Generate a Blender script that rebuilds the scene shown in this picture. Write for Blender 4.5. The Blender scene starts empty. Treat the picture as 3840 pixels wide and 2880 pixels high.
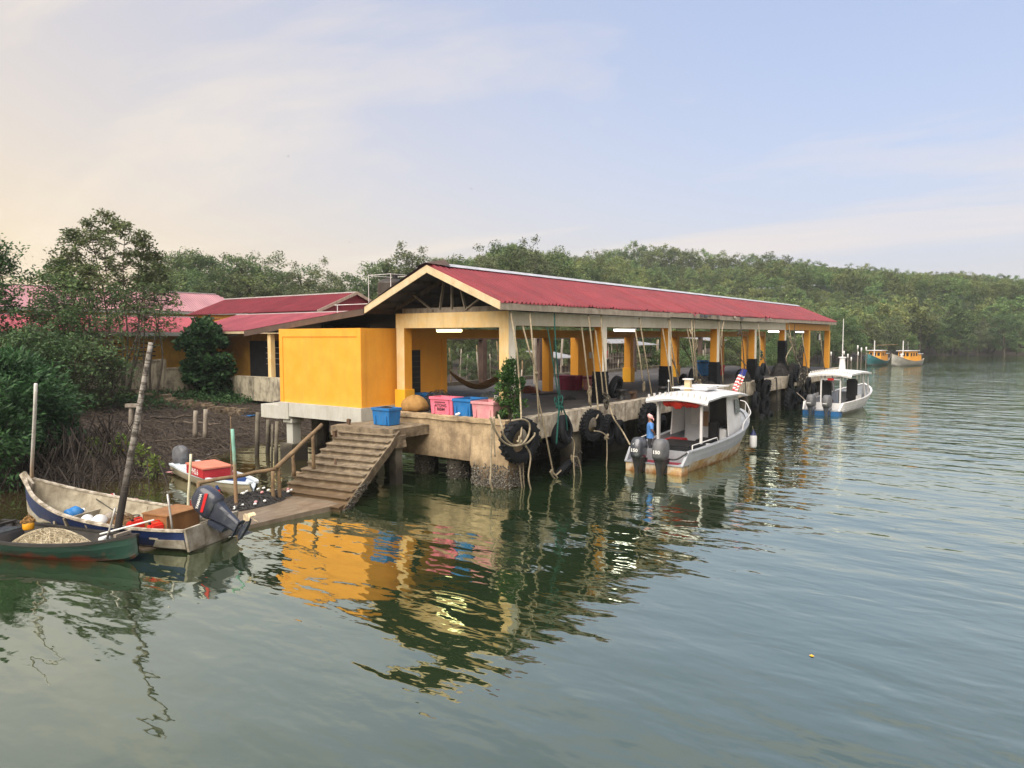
import bpy, math, random
import numpy as np
from mathutils import Vector, Matrix, noise
R = math.radians
random.seed(11)
rng = np.random.default_rng(11)
scn = bpy.context.scene
COL = scn.collection

# ------------------------------------------------------------------ camera
CAM_Z, FPX, HEAD, PITCH, ROLL = 5.2, 2743.0, R(36.08), R(3.783), R(-0.139)
fw = Vector((math.cos(HEAD)*math.cos(PITCH), math.sin(HEAD)*math.cos(PITCH), -math.sin(PITCH)))
rt0 = Vector((math.sin(HEAD), -math.cos(HEAD), 0)); up0 = rt0.cross(fw)
rt = rt0*math.cos(ROLL) + up0*math.sin(ROLL); up = up0*math.cos(ROLL) - rt0*math.sin(ROLL)
CAM = Vector((0, 0, CAM_Z))
cd = bpy.data.cameras.new('camera'); cam = bpy.data.objects.new('camera', cd); COL.objects.link(cam)
cd.sensor_fit = 'HORIZONTAL'; cd.sensor_width = 36; cd.lens = FPX/3840*36; cd.clip_start = .1; cd.clip_end = 6000
cam.matrix_world = Matrix(((rt.x, up.x, -fw.x, 0), (rt.y, up.y, -fw.y, 0), (rt.z, up.z, -fw.z, CAM_Z), (0, 0, 0, 1)))
scn.camera = cam

# ------------------------------------------------------------------ light: hazy low sun on the left, soft sky
SUN_AZ, SUN_EL = R(187), R(52)
w = bpy.data.worlds.new('World'); scn.world = w; w.use_nodes = True
nt = w.node_tree; nt.nodes.clear()
def wn(t, **k):
    n = nt.nodes.new(t)
    for a, b in k.items(): setattr(n, a, b)
    return n
sky = wn('ShaderNodeTexSky', sky_type='NISHITA', sun_disc=False, sun_elevation=SUN_EL, sun_rotation=R(90)-SUN_AZ,
         altitude=0, air_density=1.0, dust_density=2.2, ozone_density=2.0)
bg = wn('ShaderNodeBackground'); out = wn('ShaderNodeOutputWorld')
bg.inputs['Strength'].default_value = .135
tc = wn('ShaderNodeTexCoord'); sep = wn('ShaderNodeSeparateXYZ'); nt.links.new(tc.outputs['Generated'], sep.inputs[0])
# thin stretched clouds: project the direction on a high flat layer, noise it
mx = wn('ShaderNodeMath', operation='MAXIMUM'); nt.links.new(sep.outputs['Z'], mx.inputs[0]); mx.inputs[1].default_value = .0
ad = wn('ShaderNodeMath', operation='ADD'); nt.links.new(mx.outputs[0], ad.inputs[0]); ad.inputs[1].default_value = .09
dv = wn('ShaderNodeVectorMath', operation='DIVIDE'); nt.links.new(tc.outputs['Generated'], dv.inputs[0])
cb = wn('ShaderNodeCombineXYZ')
for i in range(3): nt.links.new(ad.outputs[0], cb.inputs[i])
nt.links.new(cb.outputs[0], dv.inputs[1])
mp = wn('ShaderNodeMapping'); nt.links.new(dv.outputs[0], mp.inputs['Vector'])
mp.inputs['Rotation'].default_value = (0, 0, R(62)); mp.inputs['Scale'].default_value = (1.0, .33, 0)
nz = wn('ShaderNodeTexNoise'); nz.inputs['Scale'].default_value = .75; nz.inputs['Detail'].default_value = 7; nz.inputs['Roughness'].default_value = .58; nz.inputs['Distortion'].default_value = .6
nt.links.new(mp.outputs[0], nz.inputs['Vector'])
cr = wn('ShaderNodeValToRGB'); cr.color_ramp.elements[0].position = .49; cr.color_ramp.elements[1].position = .66
nt.links.new(nz.outputs['Fac'], cr.inputs[0])
cm = wn('ShaderNodeMath', operation='MULTIPLY'); nt.links.new(cr.outputs[0], cm.inputs[0]); cm.inputs[1].default_value = .8
# clear sky, then a hazy band above the horizon that is warmer and brighter towards the sun, then the thin clouds
def math_(op, a, b=None, c=None, clamp=False):
    n = wn('ShaderNodeMath', operation=op, use_clamp=clamp)
    for i, v in enumerate((a, b, c)):
        if v is None: continue
        if isinstance(v, (int, float)): n.inputs[i].default_value = v
        else: nt.links.new(v, n.inputs[i])
    return n.outputs[0]
def mixrgb(f, a, b):
    n = wn('ShaderNodeMix', data_type='RGBA')
    for i, v in ((0, f), (6, a), (7, b)):
        if isinstance(v, (int, float)): n.inputs[i].default_value = v
        elif isinstance(v, tuple): n.inputs[i].default_value = (*v, 1)
        else: nt.links.new(v, n.inputs[i])
    return n.outputs[2]
dp = wn('ShaderNodeVectorMath', operation='DOT_PRODUCT'); nt.links.new(tc.outputs['Generated'], dp.inputs[0])
dp.inputs[1].default_value = (math.cos(SUN_AZ), math.sin(SUN_AZ), 0)
toward = math_('MULTIPLY_ADD', dp.outputs['Value'], .5, .5)          # 0 away from the sun, 1 under it
warm = math_('MINIMUM', math_('POWER', math_('MULTIPLY', math_('MAXIMUM', toward, .001), 3.4), .6), 1.0)
band = math_('POWER', 2.718, math_('MULTIPLY', mx.outputs[0], math_('MULTIPLY_ADD', warm, 1.4, -4.2)))
hz = mixrgb(warm, (1.84, 1.66, 1.64), (2.85, 2.12, 1.12))
veilf = math_('MULTIPLY', toward, 1.3, clamp=True)
clear = mixrgb(.7, sky.outputs[0], (.70, 1.08, 1.92))
base = mixrgb(veilf, clear, (1.88, 1.78, 1.74))
sk2 = mixrgb(math_('MULTIPLY', band, .96), base, hz)
cl = mixrgb(warm, (2.2, 2.02, 2.0), (2.7, 2.35, 1.85))
sk3 = mixrgb(cm.outputs[0], sk2, cl)
nt.links.new(sk3, bg.inputs['Color']); nt.links.new(bg.outputs[0], out.inputs[0])
sl = bpy.data.lights.new('sun', 'SUN'); so = bpy.data.objects.new('sun', sl); COL.objects.link(so)
sl.energy = 2.6; sl.angle = R(70); sl.color = (1, .90, .76)
sd = Vector((math.cos(SUN_AZ)*math.cos(SUN_EL), math.sin(SUN_AZ)*math.cos(SUN_EL), math.sin(SUN_EL)))
so.rotation_euler = sd.to_track_quat('Z', 'Y').to_euler()
vs = scn.view_settings; vs.view_transform = 'Standard'; vs.look = 'None'; vs.exposure = 1.52; vs.gamma = 1; vs.use_curve_mapping = False
scn.cycles.use_denoising = True
scn.cycles.max_bounces = 8; scn.cycles.diffuse_bounces = 4; scn.cycles.transparent_max_bounces = 8; scn.cycles.caustics_reflective = False; scn.cycles.caustics_refractive = False

# ------------------------------------------------------------------ helpers
def ray(x, y): return fw + rt*((x-1920)/FPX) + up*((1440-y)/FPX)
def onz(x, y, z=0.0): d = ray(x, y); return CAM + d*((z-CAM_Z)/d.z)
def ony(x, y, Y): d = ray(x, y); return CAM + d*(Y/d.y)
def onx(x, y, X): d = ray(x, y); return CAM + d*(X/d.x)
def pd(x, y, depth): return CAM + ray(x, y)*depth
V = Vector

def tag(o, label=None, cat=None, group=None, kind=None):
    if label: o['label'] = label
    if cat: o['category'] = cat
    if group: o['group'] = group
    if kind: o['kind'] = kind
    return o
def empty(name, loc=(0, 0, 0), rz=0.0, label=None, cat=None, group=None):
    o = bpy.data.objects.new(name, None); COL.objects.link(o)
    o.empty_display_size = .2; o.location = loc; o.rotation_euler = (0, 0, rz)
    return tag(o, label, cat, group)
def link(name, me, parent=None):
    o = bpy.data.objects.new(name, me); COL.objects.link(o)
    if parent is not None: o.parent = parent
    return o
def copy_tree(o, parent=None):
    c = o.copy(); COL.objects.link(c); c.parent = parent
    for ch in o.children: copy_tree(ch, c)
    return c

class MB:
    """collects shapes, build() links them as one mesh object"""
    def __init__(s): s.v = []; s.f = []; s.m = []
    def add(s, vs, fs, mi=0):
        k = len(s.v); s.v += [tuple(p) for p in vs]; s.f += [tuple(i+k for i in f) for f in fs]
        s.m += (list(mi) if isinstance(mi, (list, tuple)) else [mi]*len(fs)); return s
    def box(s, x0, x1, y0, y1, z0, z1, mi=0, sides=None, M=None):
        vs = [V((x, y, z)) for z in (z0, z1) for y in (y0, y1) for x in (x0, x1)]
        if M is not None: vs = [M @ p for p in vs]
        fs = [(0, 2, 3, 1), (4, 5, 7, 6), (0, 1, 5, 4), (2, 6, 7, 3), (0, 4, 6, 2), (1, 3, 7, 5)]  # -z +z -y +y -x +x
        ms = [mi]*6
        if sides:
            for k, m in sides.items(): ms[('-z', '+z', '-y', '+y', '-x', '+x').index(k)] = m
        return s.add(vs, fs, ms)
    def beam(s, a, b, wd, ht, upv=(0, 0, 1), mi=0):
        a, b = V(a), V(b); d = (b-a).normalized(); u = V(upv)
        if abs(d.dot(u)) > .99: u = V((1, 0, 0))
        sd_ = d.cross(u).normalized(); u = sd_.cross(d)
        vs = []
        for p in (a, b):
            for i, j in ((-1, -1), (1, -1), (1, 1), (-1, 1)): vs.append(p + sd_*(wd/2*i) + u*(ht/2*j))
        return s.add(vs, [(0, 1, 2, 3), (7, 6, 5, 4), (0, 4, 5, 1), (1, 5, 6, 2), (2, 6, 7, 3), (3, 7, 4, 0)], mi)
    def tube(s, pts, r, n=8, caps=True, closed=False, mi=0):
        pts = [V(p) for p in pts]; N = len(pts)
        rs = r if isinstance(r, (list, tuple)) else [r]*N
        vs = []; fs = []
        t0 = (pts[1]-pts[0]).normalized(); ref = V((0, 0, 1)) if abs(t0.z) < .9 else V((1, 0, 0))
        a = t0.cross(ref).normalized()
        for i in range(N):
            if closed: t = (pts[(i+1) % N]-pts[i-1]).normalized()
            else: t = (pts[min(i+1, N-1)]-pts[max(i-1, 0)]).normalized()
            a = (a - t*a.dot(t)); a = a.normalized() if a.length > 1e-6 else t.orthogonal().normalized()
            b = t.cross(a)
            for k in range(n):
                an = 2*math.pi*k/n; vs.append(pts[i] + a*(rs[i]*math.cos(an)) + b*(rs[i]*math.sin(an)))
        M_ = N if closed else N-1
        for i in range(M_):
            j = (i+1) % N
            for k in range(n): fs.append((i*n+k, i*n+(k+1) % n, j*n+(k+1) % n, j*n+k))
        if caps and not closed: fs += [tuple(range(n-1, -1, -1)), tuple((N-1)*n+k for k in range(n))]
        return s.add(vs, fs, mi)
    def prism(s, poly, vec, mi=0):
        poly = [V(p) for p in poly]; vec = V(vec); n = len(poly)
        return s.add(poly+[p+vec for p in poly], [tuple(range(n-1, -1, -1)), tuple(range(n, 2*n))]+[(i, (i+1) % n, n+(i+1) % n, n+i) for i in range(n)], mi)
    def lathe(s, prof, M=None, n=16, mi=0, sx=1.0, sy=1.0):
        vs = []; fs = []; k = len(prof)
        for i in range(n):
            a = 2*math.pi*i/n
            for r_, z_ in prof:
                p = V((r_*math.cos(a)*sx, r_*math.sin(a)*sy, z_)); vs.append(M @ p if M is not None else p)
        for i in range(n):
            j = (i+1) % n
            for q in range(k-1): fs.append((i*k+q, j*k+q, j*k+q+1, i*k+q+1))
        return s.add(vs, fs, mi)
    def loft(s, rings, closed=True, caps=True, mi=0):
        n = len(rings[0]); vs = [p for r_ in rings for p in r_]; fs = []
        for i in range(len(rings)-1):
            for k in range(n if closed else n-1): fs.append((i*n+k, i*n+(k+1) % n, (i+1)*n+(k+1) % n, (i+1)*n+k))
        if caps and closed: fs += [tuple(range(n-1, -1, -1)), tuple((len(rings)-1)*n+k for k in range(n))]
        return s.add(vs, fs, mi)
    def mesh(s, name, mats, smooth=False, bevel=0):
        me = bpy.data.meshes.new(name); me.from_pydata(s.v, [], s.f)
        for m in (mats if isinstance(mats, (list, tuple)) else [mats]): me.materials.append(m)
        if any(s.m): me.polygons.foreach_set('material_index', s.m)
        if bevel:
            import bmesh
            bm = bmesh.new(); bm.from_mesh(me); bmesh.ops.recalc_face_normals(bm, faces=bm.faces)
            bmesh.ops.bevel(bm, geom=[e for e in bm.edges if len(e.link_faces) == 2 and e.calc_face_angle(0) > .4], offset=bevel, segments=2, affect='EDGES', clamp_overlap=True)
            bm.to_mesh(me); bm.free()
        if smooth: me.polygons.foreach_set('use_smooth', [True]*len(me.polygons))
        me.update(); return me
    def build(s, name, mats, parent=None, smooth=False, bevel=0):
        o = link(name, s.mesh(name, mats, smooth, bevel), parent)
        if smooth == 'auto': pass
        return o

def thing_mesh(name, mb, mats, label, cat, group=None, **k):
    return tag(mb.build(name, mats, None, **k), label, cat, group)

def rot(rx=0, ry=0, rz=0, loc=(0, 0, 0)):
    from mathutils import Euler
    return Matrix.Translation(loc) @ Euler((rx, ry, rz)).to_matrix().to_4x4()

def smooth_path(pts, n=6):
    """Catmull-Rom through the points"""
    pts = [V(p) for p in pts]; o = []
    for i in range(len(pts)-1):
        p0, p1, p2, p3 = pts[max(i-1, 0)], pts[i], pts[i+1], pts[min(i+2, len(pts)-1)]
        for k in range(n):
            t = k/n
            o.append(.5*((2*p1)+(p2-p0)*t+(2*p0-5*p1+4*p2-p3)*t*t+(3*p1-p0-3*p2+p3)*t**3))
    o.append(pts[-1]); return o

# ------------------------------------------------------------------ materials
MATS = {}
def mat(name, c, c2=None, scale=2.5, rough=.75, bump=.15, bscale=25, metal=0.0, streak=None, streak_amt=.5, wet=None, emit=None, var=0.0, spec=.4, detail=5, contrast=(.35, .65), stretch=(1, 1, 1), coat=0, trans=0, alpha=1):
    if name in MATS: return MATS[name]
    m = bpy.data.materials.new(name); m.use_nodes = True; t = m.node_tree; N = t.nodes; L = t.links
    b = N['Principled BSDF']; b.inputs['Roughness'].default_value = rough; b.inputs['Metallic'].default_value = metal
    b.inputs['Specular IOR Level'].default_value = spec
    if coat: b.inputs['Coat Weight'].default_value = coat
    geo = N.new('ShaderNodeNewGeometry')
    mp_ = N.new('ShaderNodeMapping'); mp_.inputs['Scale'].default_value = stretch; L.new(geo.outputs['Position'], mp_.inputs[0])
    cur = None
    if c2 is None: c2 = tuple(x*.8 for x in c)
    nz_ = N.new('ShaderNodeTexNoise'); nz_.inputs['Scale'].default_value = scale; nz_.inputs['Detail'].default_value = detail; nz_.inputs['Roughness'].default_value = .62
    L.new(mp_.outputs[0], nz_.inputs['Vector'])
    rp = N.new('ShaderNodeValToRGB'); rp.color_ramp.elements[0].position = contrast[0]; rp.color_ramp.elements[1].position = contrast[1]
    rp.color_ramp.elements[0].color = (*c2, 1); rp.color_ramp.elements[1].color = (*c, 1); L.new(nz_.outputs['Fac'], rp.inputs[0]); cur = rp.outputs[0]
    if streak:
        ms = N.new('ShaderNodeMapping'); ms.inputs['Scale'].default_value = (1.7, 1.7, .32); L.new(geo.outputs['Position'], ms.inputs[0])
        ns = N.new('ShaderNodeTexNoise'); ns.inputs['Scale'].default_value = 2.0; ns.inputs['Detail'].default_value = 9; ns.inputs['Roughness'].default_value = .72; ns.inputs['Distortion'].default_value = .5; L.new(ms.outputs[0], ns.inputs['Vector'])
        rs = N.new('ShaderNodeValToRGB'); rs.color_ramp.elements[0].position = .48; rs.color_ramp.elements[1].position = .68; L.new(ns.outputs['Fac'], rs.inputs[0])
        mu = N.new('ShaderNodeMath'); mu.operation = 'MULTIPLY'; mu.inputs[1].default_value = streak_amt; L.new(rs.outputs[0], mu.inputs[0])
        mx_ = N.new('ShaderNodeMix'); mx_.data_type = 'RGBA'; L.new(mu.outputs[0], mx_.inputs[0]); L.new(cur, mx_.inputs[6]); mx_.inputs[7].default_value = (*streak, 1); cur = mx_.outputs[2]
    if wet:   # (z0, z1, colour): tide mark, colour below z0 fading out at z1
        sp_ = N.new('ShaderNodeSeparateXYZ'); L.new(geo.outputs['Position'], sp_.inputs[0])
        nw = N.new('ShaderNodeTexNoise'); nw.inputs['Scale'].default_value = 3; nw.inputs['Detail'].default_value = 4; L.new(geo.outputs['Position'], nw.inputs['Vector'])
        aa = N.new('ShaderNodeMath'); aa.operation = 'MULTIPLY_ADD'; aa.inputs[1].default_value = .7; L.new(nw.outputs['Fac'], aa.inputs[0]); L.new(sp_.outputs['Z'], aa.inputs[2])
        mr = N.new('ShaderNodeMapRange'); mr.inputs['From Min'].default_value = wet[1]+.35; mr.inputs['From Max'].default_value = wet[0]+.35; L.new(aa.outputs[0], mr.inputs['Value'])
        mx_ = N.new('ShaderNodeMix'); mx_.data_type = 'RGBA'; L.new(mr.outputs[0], mx_.inputs[0]); L.new(cur, mx_.inputs[6]); mx_.inputs[7].default_value = (*wet[2], 1); cur = mx_.outputs[2]
    if var:
        oi = N.new('ShaderNodeObjectInfo'); hs = N.new('ShaderNodeHueSaturation'); mr2 = N.new('ShaderNodeMapRange')
        mr2.inputs['To Min'].default_value = 1-var; mr2.inputs['To Max'].default_value = 1+var; L.new(oi.outputs['Random'], mr2.inputs['Value'])
        L.new(mr2.outputs[0], hs.inputs['Value']); L.new(cur, hs.inputs['Color']); cur = hs.outputs[0]
    L.new(cur, b.inputs['Base Color'])
    if bump:
        nb = N.new('ShaderNodeTexNoise'); nb.inputs['Scale'].default_value = bscale; nb.inputs['Detail'].default_value = 4; L.new(mp_.outputs[0], nb.inputs['Vector'])
        bp = N.new('ShaderNodeBump'); bp.inputs['Strength'].default_value = bump; bp.inputs['Distance'].default_value = .02; L.new(nb.outputs['Fac'], bp.inputs['Height']); L.new(bp.outputs[0], b.inputs['Normal'])
        ra = N.new('ShaderNodeMapRange'); ra.inputs['To Min'].default_value = max(.02, rough-.12); ra.inputs['To Max'].default_value = min(1, rough+.12); L.new(nz_.outputs['Fac'], ra.inputs['Value']); L.new(ra.outputs[0], b.inputs['Roughness'])
    if emit: b.inputs['Emission Color'].default_value = (*emit[0], 1); b.inputs['Emission Strength'].default_value = emit[1]
    if trans: b.inputs['Transmission Weight'].default_value = trans; b.inputs['IOR'].default_value = 1.05
    if alpha < 1: b.inputs['Alpha'].default_value = alpha
    MATS[name] = m; return m

def leaf_mat(name, c, c2, var=.25, yellow=0.0):
    if name in MATS: return MATS[name]
    m = bpy.data.materials.new(name); m.use_nodes = True; t = m.node_tree; N = t.nodes; L = t.links
    b = N['Principled BSDF']; b.inputs['Roughness'].default_value = .55; b.inputs['Specular IOR Level'].default_value = .3
    geo = N.new('ShaderNodeNewGeometry'); oi = N.new('ShaderNodeObjectInfo')
    n1 = N.new('ShaderNodeTexNoise'); n1.inputs['Scale'].default_value = .9; n1.inputs['Detail'].default_value = 3; L.new(geo.outputs['Position'], n1.inputs['Vector'])
    ad_ = N.new('ShaderNodeMath'); ad_.operation = 'MULTIPLY_ADD'; ad_.inputs[1].default_value = .45; L.new(geo.outputs['Random Per Island'], ad_.inputs[0]); L.new(n1.outputs['Fac'], ad_.inputs[2])
    rp = N.new('ShaderNodeValToRGB'); rp.color_ramp.elements[0].position = .45; rp.color_ramp.elements[1].position = .95
    rp.color_ramp.elements[0].color = (*c2, 1); rp.color_ramp.elements[1].color = (*c, 1); L.new(ad_.outputs[0], rp.inputs[0])
    cur = rp.outputs[0]
    if yellow:
        gt = N.new('ShaderNodeMath'); gt.operation = 'GREATER_THAN'; gt.inputs[1].default_value = 1-yellow; L.new(geo.outputs['Random Per Island'], gt.inputs[0])
        mx_ = N.new('ShaderNodeMix'); mx_.data_type = 'RGBA'; L.new(gt.outputs[0], mx_.inputs[0]); L.new(cur, mx_.inputs[6]); mx_.inputs[7].default_value = (.35, .24, .03, 1); cur = mx_.outputs[2]
    hs = N.new('ShaderNodeHueSaturation'); mr = N.new('ShaderNodeMapRange'); mr.inputs['To Min'].default_value = 1-var; mr.inputs['To Max'].default_value = 1+var
    L.new(oi.outputs['Random'], mr.inputs['Value']); L.new(mr.outputs[0], hs.inputs['Value'])
    mh = N.new('ShaderNodeMapRange'); mh.inputs['To Min'].default_value = .5-var*.1; mh.inputs['To Max'].default_value = .5+var*.08
    ml = N.new('ShaderNodeMath'); ml.operation = 'MULTIPLY'; ml.inputs[1].default_value = 7.31; L.new(oi.outputs['Random'], ml.inputs[0])
    fr = N.new('ShaderNodeMath'); fr.operation = 'FRACT'; L.new(ml.outputs[0], fr.inputs[0]); L.new(fr.outputs[0], mh.inputs['Value']); L.new(mh.outputs[0], hs.inputs['Hue'])
    L.new(cur, hs.inputs['Color']); L.new(hs.outputs[0], b.inputs['Base Color'])
    tr = N.new('ShaderNodeBsdfTranslucent'); L.new(hs.outputs[0], tr.inputs[0]); ms = N.new('ShaderNodeMixShader'); ms.inputs[0].default_value = .3
    L.new(b.outputs[0], ms.inputs[1]); L.new(tr.outputs[0], ms.inputs[2]); L.new(ms.outputs[0], N['Material Output'].inputs[0])
    MATS[name] = m; return m

def text_mesh(txt, size, M, mt, name, parent, bold=.0, sx=1.0, shear=0.0):
    cu = bpy.data.curves.new('txt', 'FONT'); cu.body = txt; cu.size = size; cu.align_x = 'CENTER'; cu.align_y = 'CENTER'; cu.offset = bold; cu.shear = shear; cu.resolution_u = 3
    o = bpy.data.objects.new('txt', cu); COL.objects.link(o)
    dg = bpy.context.evaluated_depsgraph_get(); me = bpy.data.meshes.new_from_object(o.evaluated_get(dg)); bpy.data.objects.remove(o); bpy.data.curves.remove(cu)
    me.transform(M @ Matrix.Diagonal((sx, 1, 1, 1))); me.materials.clear(); me.materials.append(mt); me.name = name
    return link(name, me, parent)
def facing(loc, normal, upv=(0, 0, 1)):
    """matrix whose local z is normal and local y is close to up"""
    n = V(normal).normalized(); u = V(upv); x = u.cross(n).normalized(); y = n.cross(x)
    return Matrix(((x.x, y.x, n.x, loc[0]), (x.y, y.y, n.y, loc[1]), (x.z, y.z, n.z, loc[2]), (0, 0, 0, 1)))

YEL = (.77, .36, .045)
m_yel = mat('yellow_paint', YEL, (.72, .315, .03), scale=1.3, rough=.6, bump=.10, bscale=9, streak=(.55, .27, .06), streak_amt=.36)
m_ped = mat('bright_yellow_paint', (.86, .45, .03), (.80, .40, .03), scale=1.5, rough=.5, bump=.05)
m_cream = mat('peeling_cream_paint', (.74, .58, .33), (.72, .50, .22), scale=2.2, rough=.7, bump=.12, streak=(.30, .22, .13), streak_amt=.3)
m_white = mat('aged_white_paint', (.86, .83, .75), (.77, .72, .60), scale=1.3, rough=.65, bump=.1, streak=(.55, .47, .33), streak_amt=.3)
m_conc = mat('stained_concrete', (.43, .33, .21), (.21, .155, .10), scale=1.9, rough=.9, bump=.6, bscale=14, detail=9, streak=(.09, .07, .05), streak_amt=.45, wet=(.35, 1.15, (.085, .058, .034)))
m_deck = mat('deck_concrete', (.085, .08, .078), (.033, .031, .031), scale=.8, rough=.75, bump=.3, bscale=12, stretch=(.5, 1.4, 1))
m_quay = mat('whitewashed_quay', (.62, .57, .48), (.33, .28, .22), scale=3.2, rough=.85, bump=.5, bscale=16, streak=(.07, .055, .045), streak_amt=.75, wet=(1.25, 1.75, (.25, .21, .16)))
m_newc = mat('pale_concrete', (.46, .47, .45), (.38, .38, .36), scale=1.2, rough=.8, bump=.2, bscale=20, streak=(.25, .24, .18), streak_amt=.35)
m_pile = mat('pile_concrete', (.17, .155, .125), (.09, .08, .065), scale=2, rough=.9, bump=.4, wet=(.45, .95, (.035, .03, .025)))
m_barn = mat('barnacle_shell', (.34, .32, .28), (.03, .028, .025), scale=16, rough=.8, bump=.3, var=.3, contrast=(.45, .75))
m_wood = mat('grey_timber', (.30, .27, .24), (.17, .145, .12), scale=5, rough=.85, bump=.4, bscale=30, stretch=(1, 1, .35))
m_dwood = mat('dark_timber', (.09, .072, .058), (.045, .036, .03), scale=5, rough=.85, bump=.4)
m_bwood = mat('brown_timber', (.21, .145, .085), (.11, .075, .045), scale=4, rough=.85, bump=.4, bscale=22)
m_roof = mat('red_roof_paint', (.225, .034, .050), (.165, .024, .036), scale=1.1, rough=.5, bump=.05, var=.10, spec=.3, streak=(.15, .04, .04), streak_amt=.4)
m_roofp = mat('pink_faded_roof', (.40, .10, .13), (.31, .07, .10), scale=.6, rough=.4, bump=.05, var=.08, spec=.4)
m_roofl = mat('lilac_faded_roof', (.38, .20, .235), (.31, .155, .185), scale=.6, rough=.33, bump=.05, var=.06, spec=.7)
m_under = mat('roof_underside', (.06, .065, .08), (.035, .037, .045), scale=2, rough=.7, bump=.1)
m_cap = mat('ridge_zinc', (.60, .60, .64), (.45, .45, .48), scale=3, rough=.4, bump=.08, metal=.4)
m_fasc = mat('cream_fascia', (.60, .50, .34), (.50, .40, .25), scale=3, rough=.7, bump=.1, streak=(.2, .15, .1), streak_amt=.3)
m_fascg = mat('grey_fascia', (.40, .355, .29), (.28, .24, .20), scale=3, rough=.75, bump=.15, streak=(.1, .08, .07), streak_amt=.5)
m_fascb = mat('brown_fascia', (.095, .062, .05), (.06, .04, .034), scale=3, rough=.7, bump=.1)
m_rub = mat('tyre_rubber', (.010, .011, .016), (.005, .006, .008), scale=6, rough=.75, bump=.4, bscale=22, var=.25, spec=.2)
m_blk = mat('black_plastic', (.02, .021, .024), (.012, .012, .014), scale=4, rough=.5, bump=.15)
m_rope = mat('pale_rope', (.36, .31, .225), (.22, .185, .13), scale=14, rough=.95, bump=.8, bscale=70, var=.25)
m_ropeg = mat('green_rope', (.012, .10, .085), (.006, .05, .045), scale=14, rough=.9, bump=.8, bscale=70)
m_roped = mat('dark_rope', (.085, .078, .065), (.04, .037, .032), scale=14, rough=.95, bump=.8, bscale=70, var=.2)
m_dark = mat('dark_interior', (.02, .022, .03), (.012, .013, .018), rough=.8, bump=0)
m_lamp = mat('warm_tube_light', (.9, .9, .7), rough=.3, bump=0, emit=((1, .95, .42), 1.6))
m_lampw = mat('white_tube_light', (.9, .9, .9), rough=.3, bump=0, emit=((1, .97, .85), 2.2))
m_plw = mat('white_plastic', (.72, .74, .76), (.62, .64, .66), rough=.4, bump=.03)
m_wsteel = mat('white_painted_steel', (.66, .67, .69), (.56, .56, .58), scale=3, rough=.4, bump=.04)
m_steel = mat('bare_steel', (.42, .42, .43), (.3, .29, .28), metal=.5, rough=.45, bump=.1)
m_rust = mat('rusty_steel', (.115, .07, .045), (.06, .036, .025), scale=8, rough=.9, bump=.5)

def board(parent, name, a, b, wd, ht, mt, upv=(0, 0, 1)):
    return MB().beam(a, b, wd, ht, upv).build(name, mt, parent)

def ribbed_roof(parent, O, U, Vv, length, vtop, vbot, mt, sheet=1.0, pitch=.2, rib=.028, ragged=0.0, name='roof_sheet', skip=()):
    """sheets with raised ribs; O eave start, U along the eave, Vv up the slope; vtop/vbot bound each sheet by arc length"""
    U = V(U).normalized(); Vv = V(Vv).normalized(); Nn = U.cross(Vv).normalized()
    if Nn.z < 0: Nn = -Nn
    O = V(O); n = max(1, int(round(length/sheet))); sh = length/n; cache = {}
    for i in range(n):
        if i in skip: continue
        s0 = i*sh; k = max(1, int(round(sh/pitch))); p = sh/k
        prof = []
        for j in range(k):
            prof += [(j*p, 0), (j*p+p*.62, 0), (j*p+p*.69, rib), (j*p+p*.92, rib)]
        prof.append((sh-.004, 0))
        key = tuple(round(f(s0+q), 3) for q in (0, sh*.5, sh) for f in (vtop, vbot)) if not ragged else (i,)
        if key not in cache:
            vs = []; m_ = len(prof)
            for t_ in (0, 1):
                for ds, h in prof:
                    vv = vtop(s0+ds) if t_ else vbot(s0+ds)
                    hh = h + .004*(i % 2)
                    if ragged and not t_:
                        q = noise.noise((s0+ds)*V((.9, 0, 0))+V((0, 3.7, 0))); q2 = noise.noise(V(((s0+ds)*4.3, 1, 0)))
                        dmg = max(0, q-.12)*ragged; vv += dmg*.5*abs(q2)+dmg*.15; hh += dmg*.7*q2
                    vs.append(U*ds + Vv*vv + Nn*hh)
            fs = [(j, j+1, m_+j+1, m_+j) for j in range(m_-1)]
            me = bpy.data.meshes.new(name); me.from_pydata([tuple(q) for q in vs], [], fs); me.materials.append(mt)
            sol = [tuple(V(q)-Nn*.006) for q in vs]
            cache[key] = me
        o = link(name, cache[key], parent); o.location = O + U*s0

# ------------------------------------------------------------------ setting: land, water
SH = np.array([(-90, 42), (0, 37), (8, 32.5), (9.6, 29.5), (11.5, 27.2), (13.7, 26.3), (16.5, 27.8), (19.4, 29.9), (24, 31), (40, 32), (70, 34), (110, 35), (147, 31), (175, 28), (204, 23), (230, 4), (245, -30), (262, -90), (300, -260), (480, -420)], float)
SKY = np.array([(-300, 1040), (0, 1080), (560, 1000), (620, 960), (700, 950), (780, 920), (860, 960), (960, 945), (1060, 985), (1160, 990), (1250, 1010), (1320, 1060), (1370, 1010), (1480, 945), (1560, 950), (1640, 960), (1740, 965), (1820, 950), (1910, 905), (1990, 930), (2080, 935), (2160, 960), (2250, 945), (2360, 915), (2500, 925), (2640, 945), (2750, 960), (2860, 955), (2980, 975), (3100, 995), (3250, 1000), (3400, 1020), (3560, 1020), (3700, 1030), (3840, 1045), (4200, 1060)], float)
def shore(x): return np.interp(x, SH[:, 0], SH[:, 1])
def sstep(a, b, x): t = np.clip((x-a)/(b-a), 0, 1); return t*t*(3-2*t)
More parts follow.
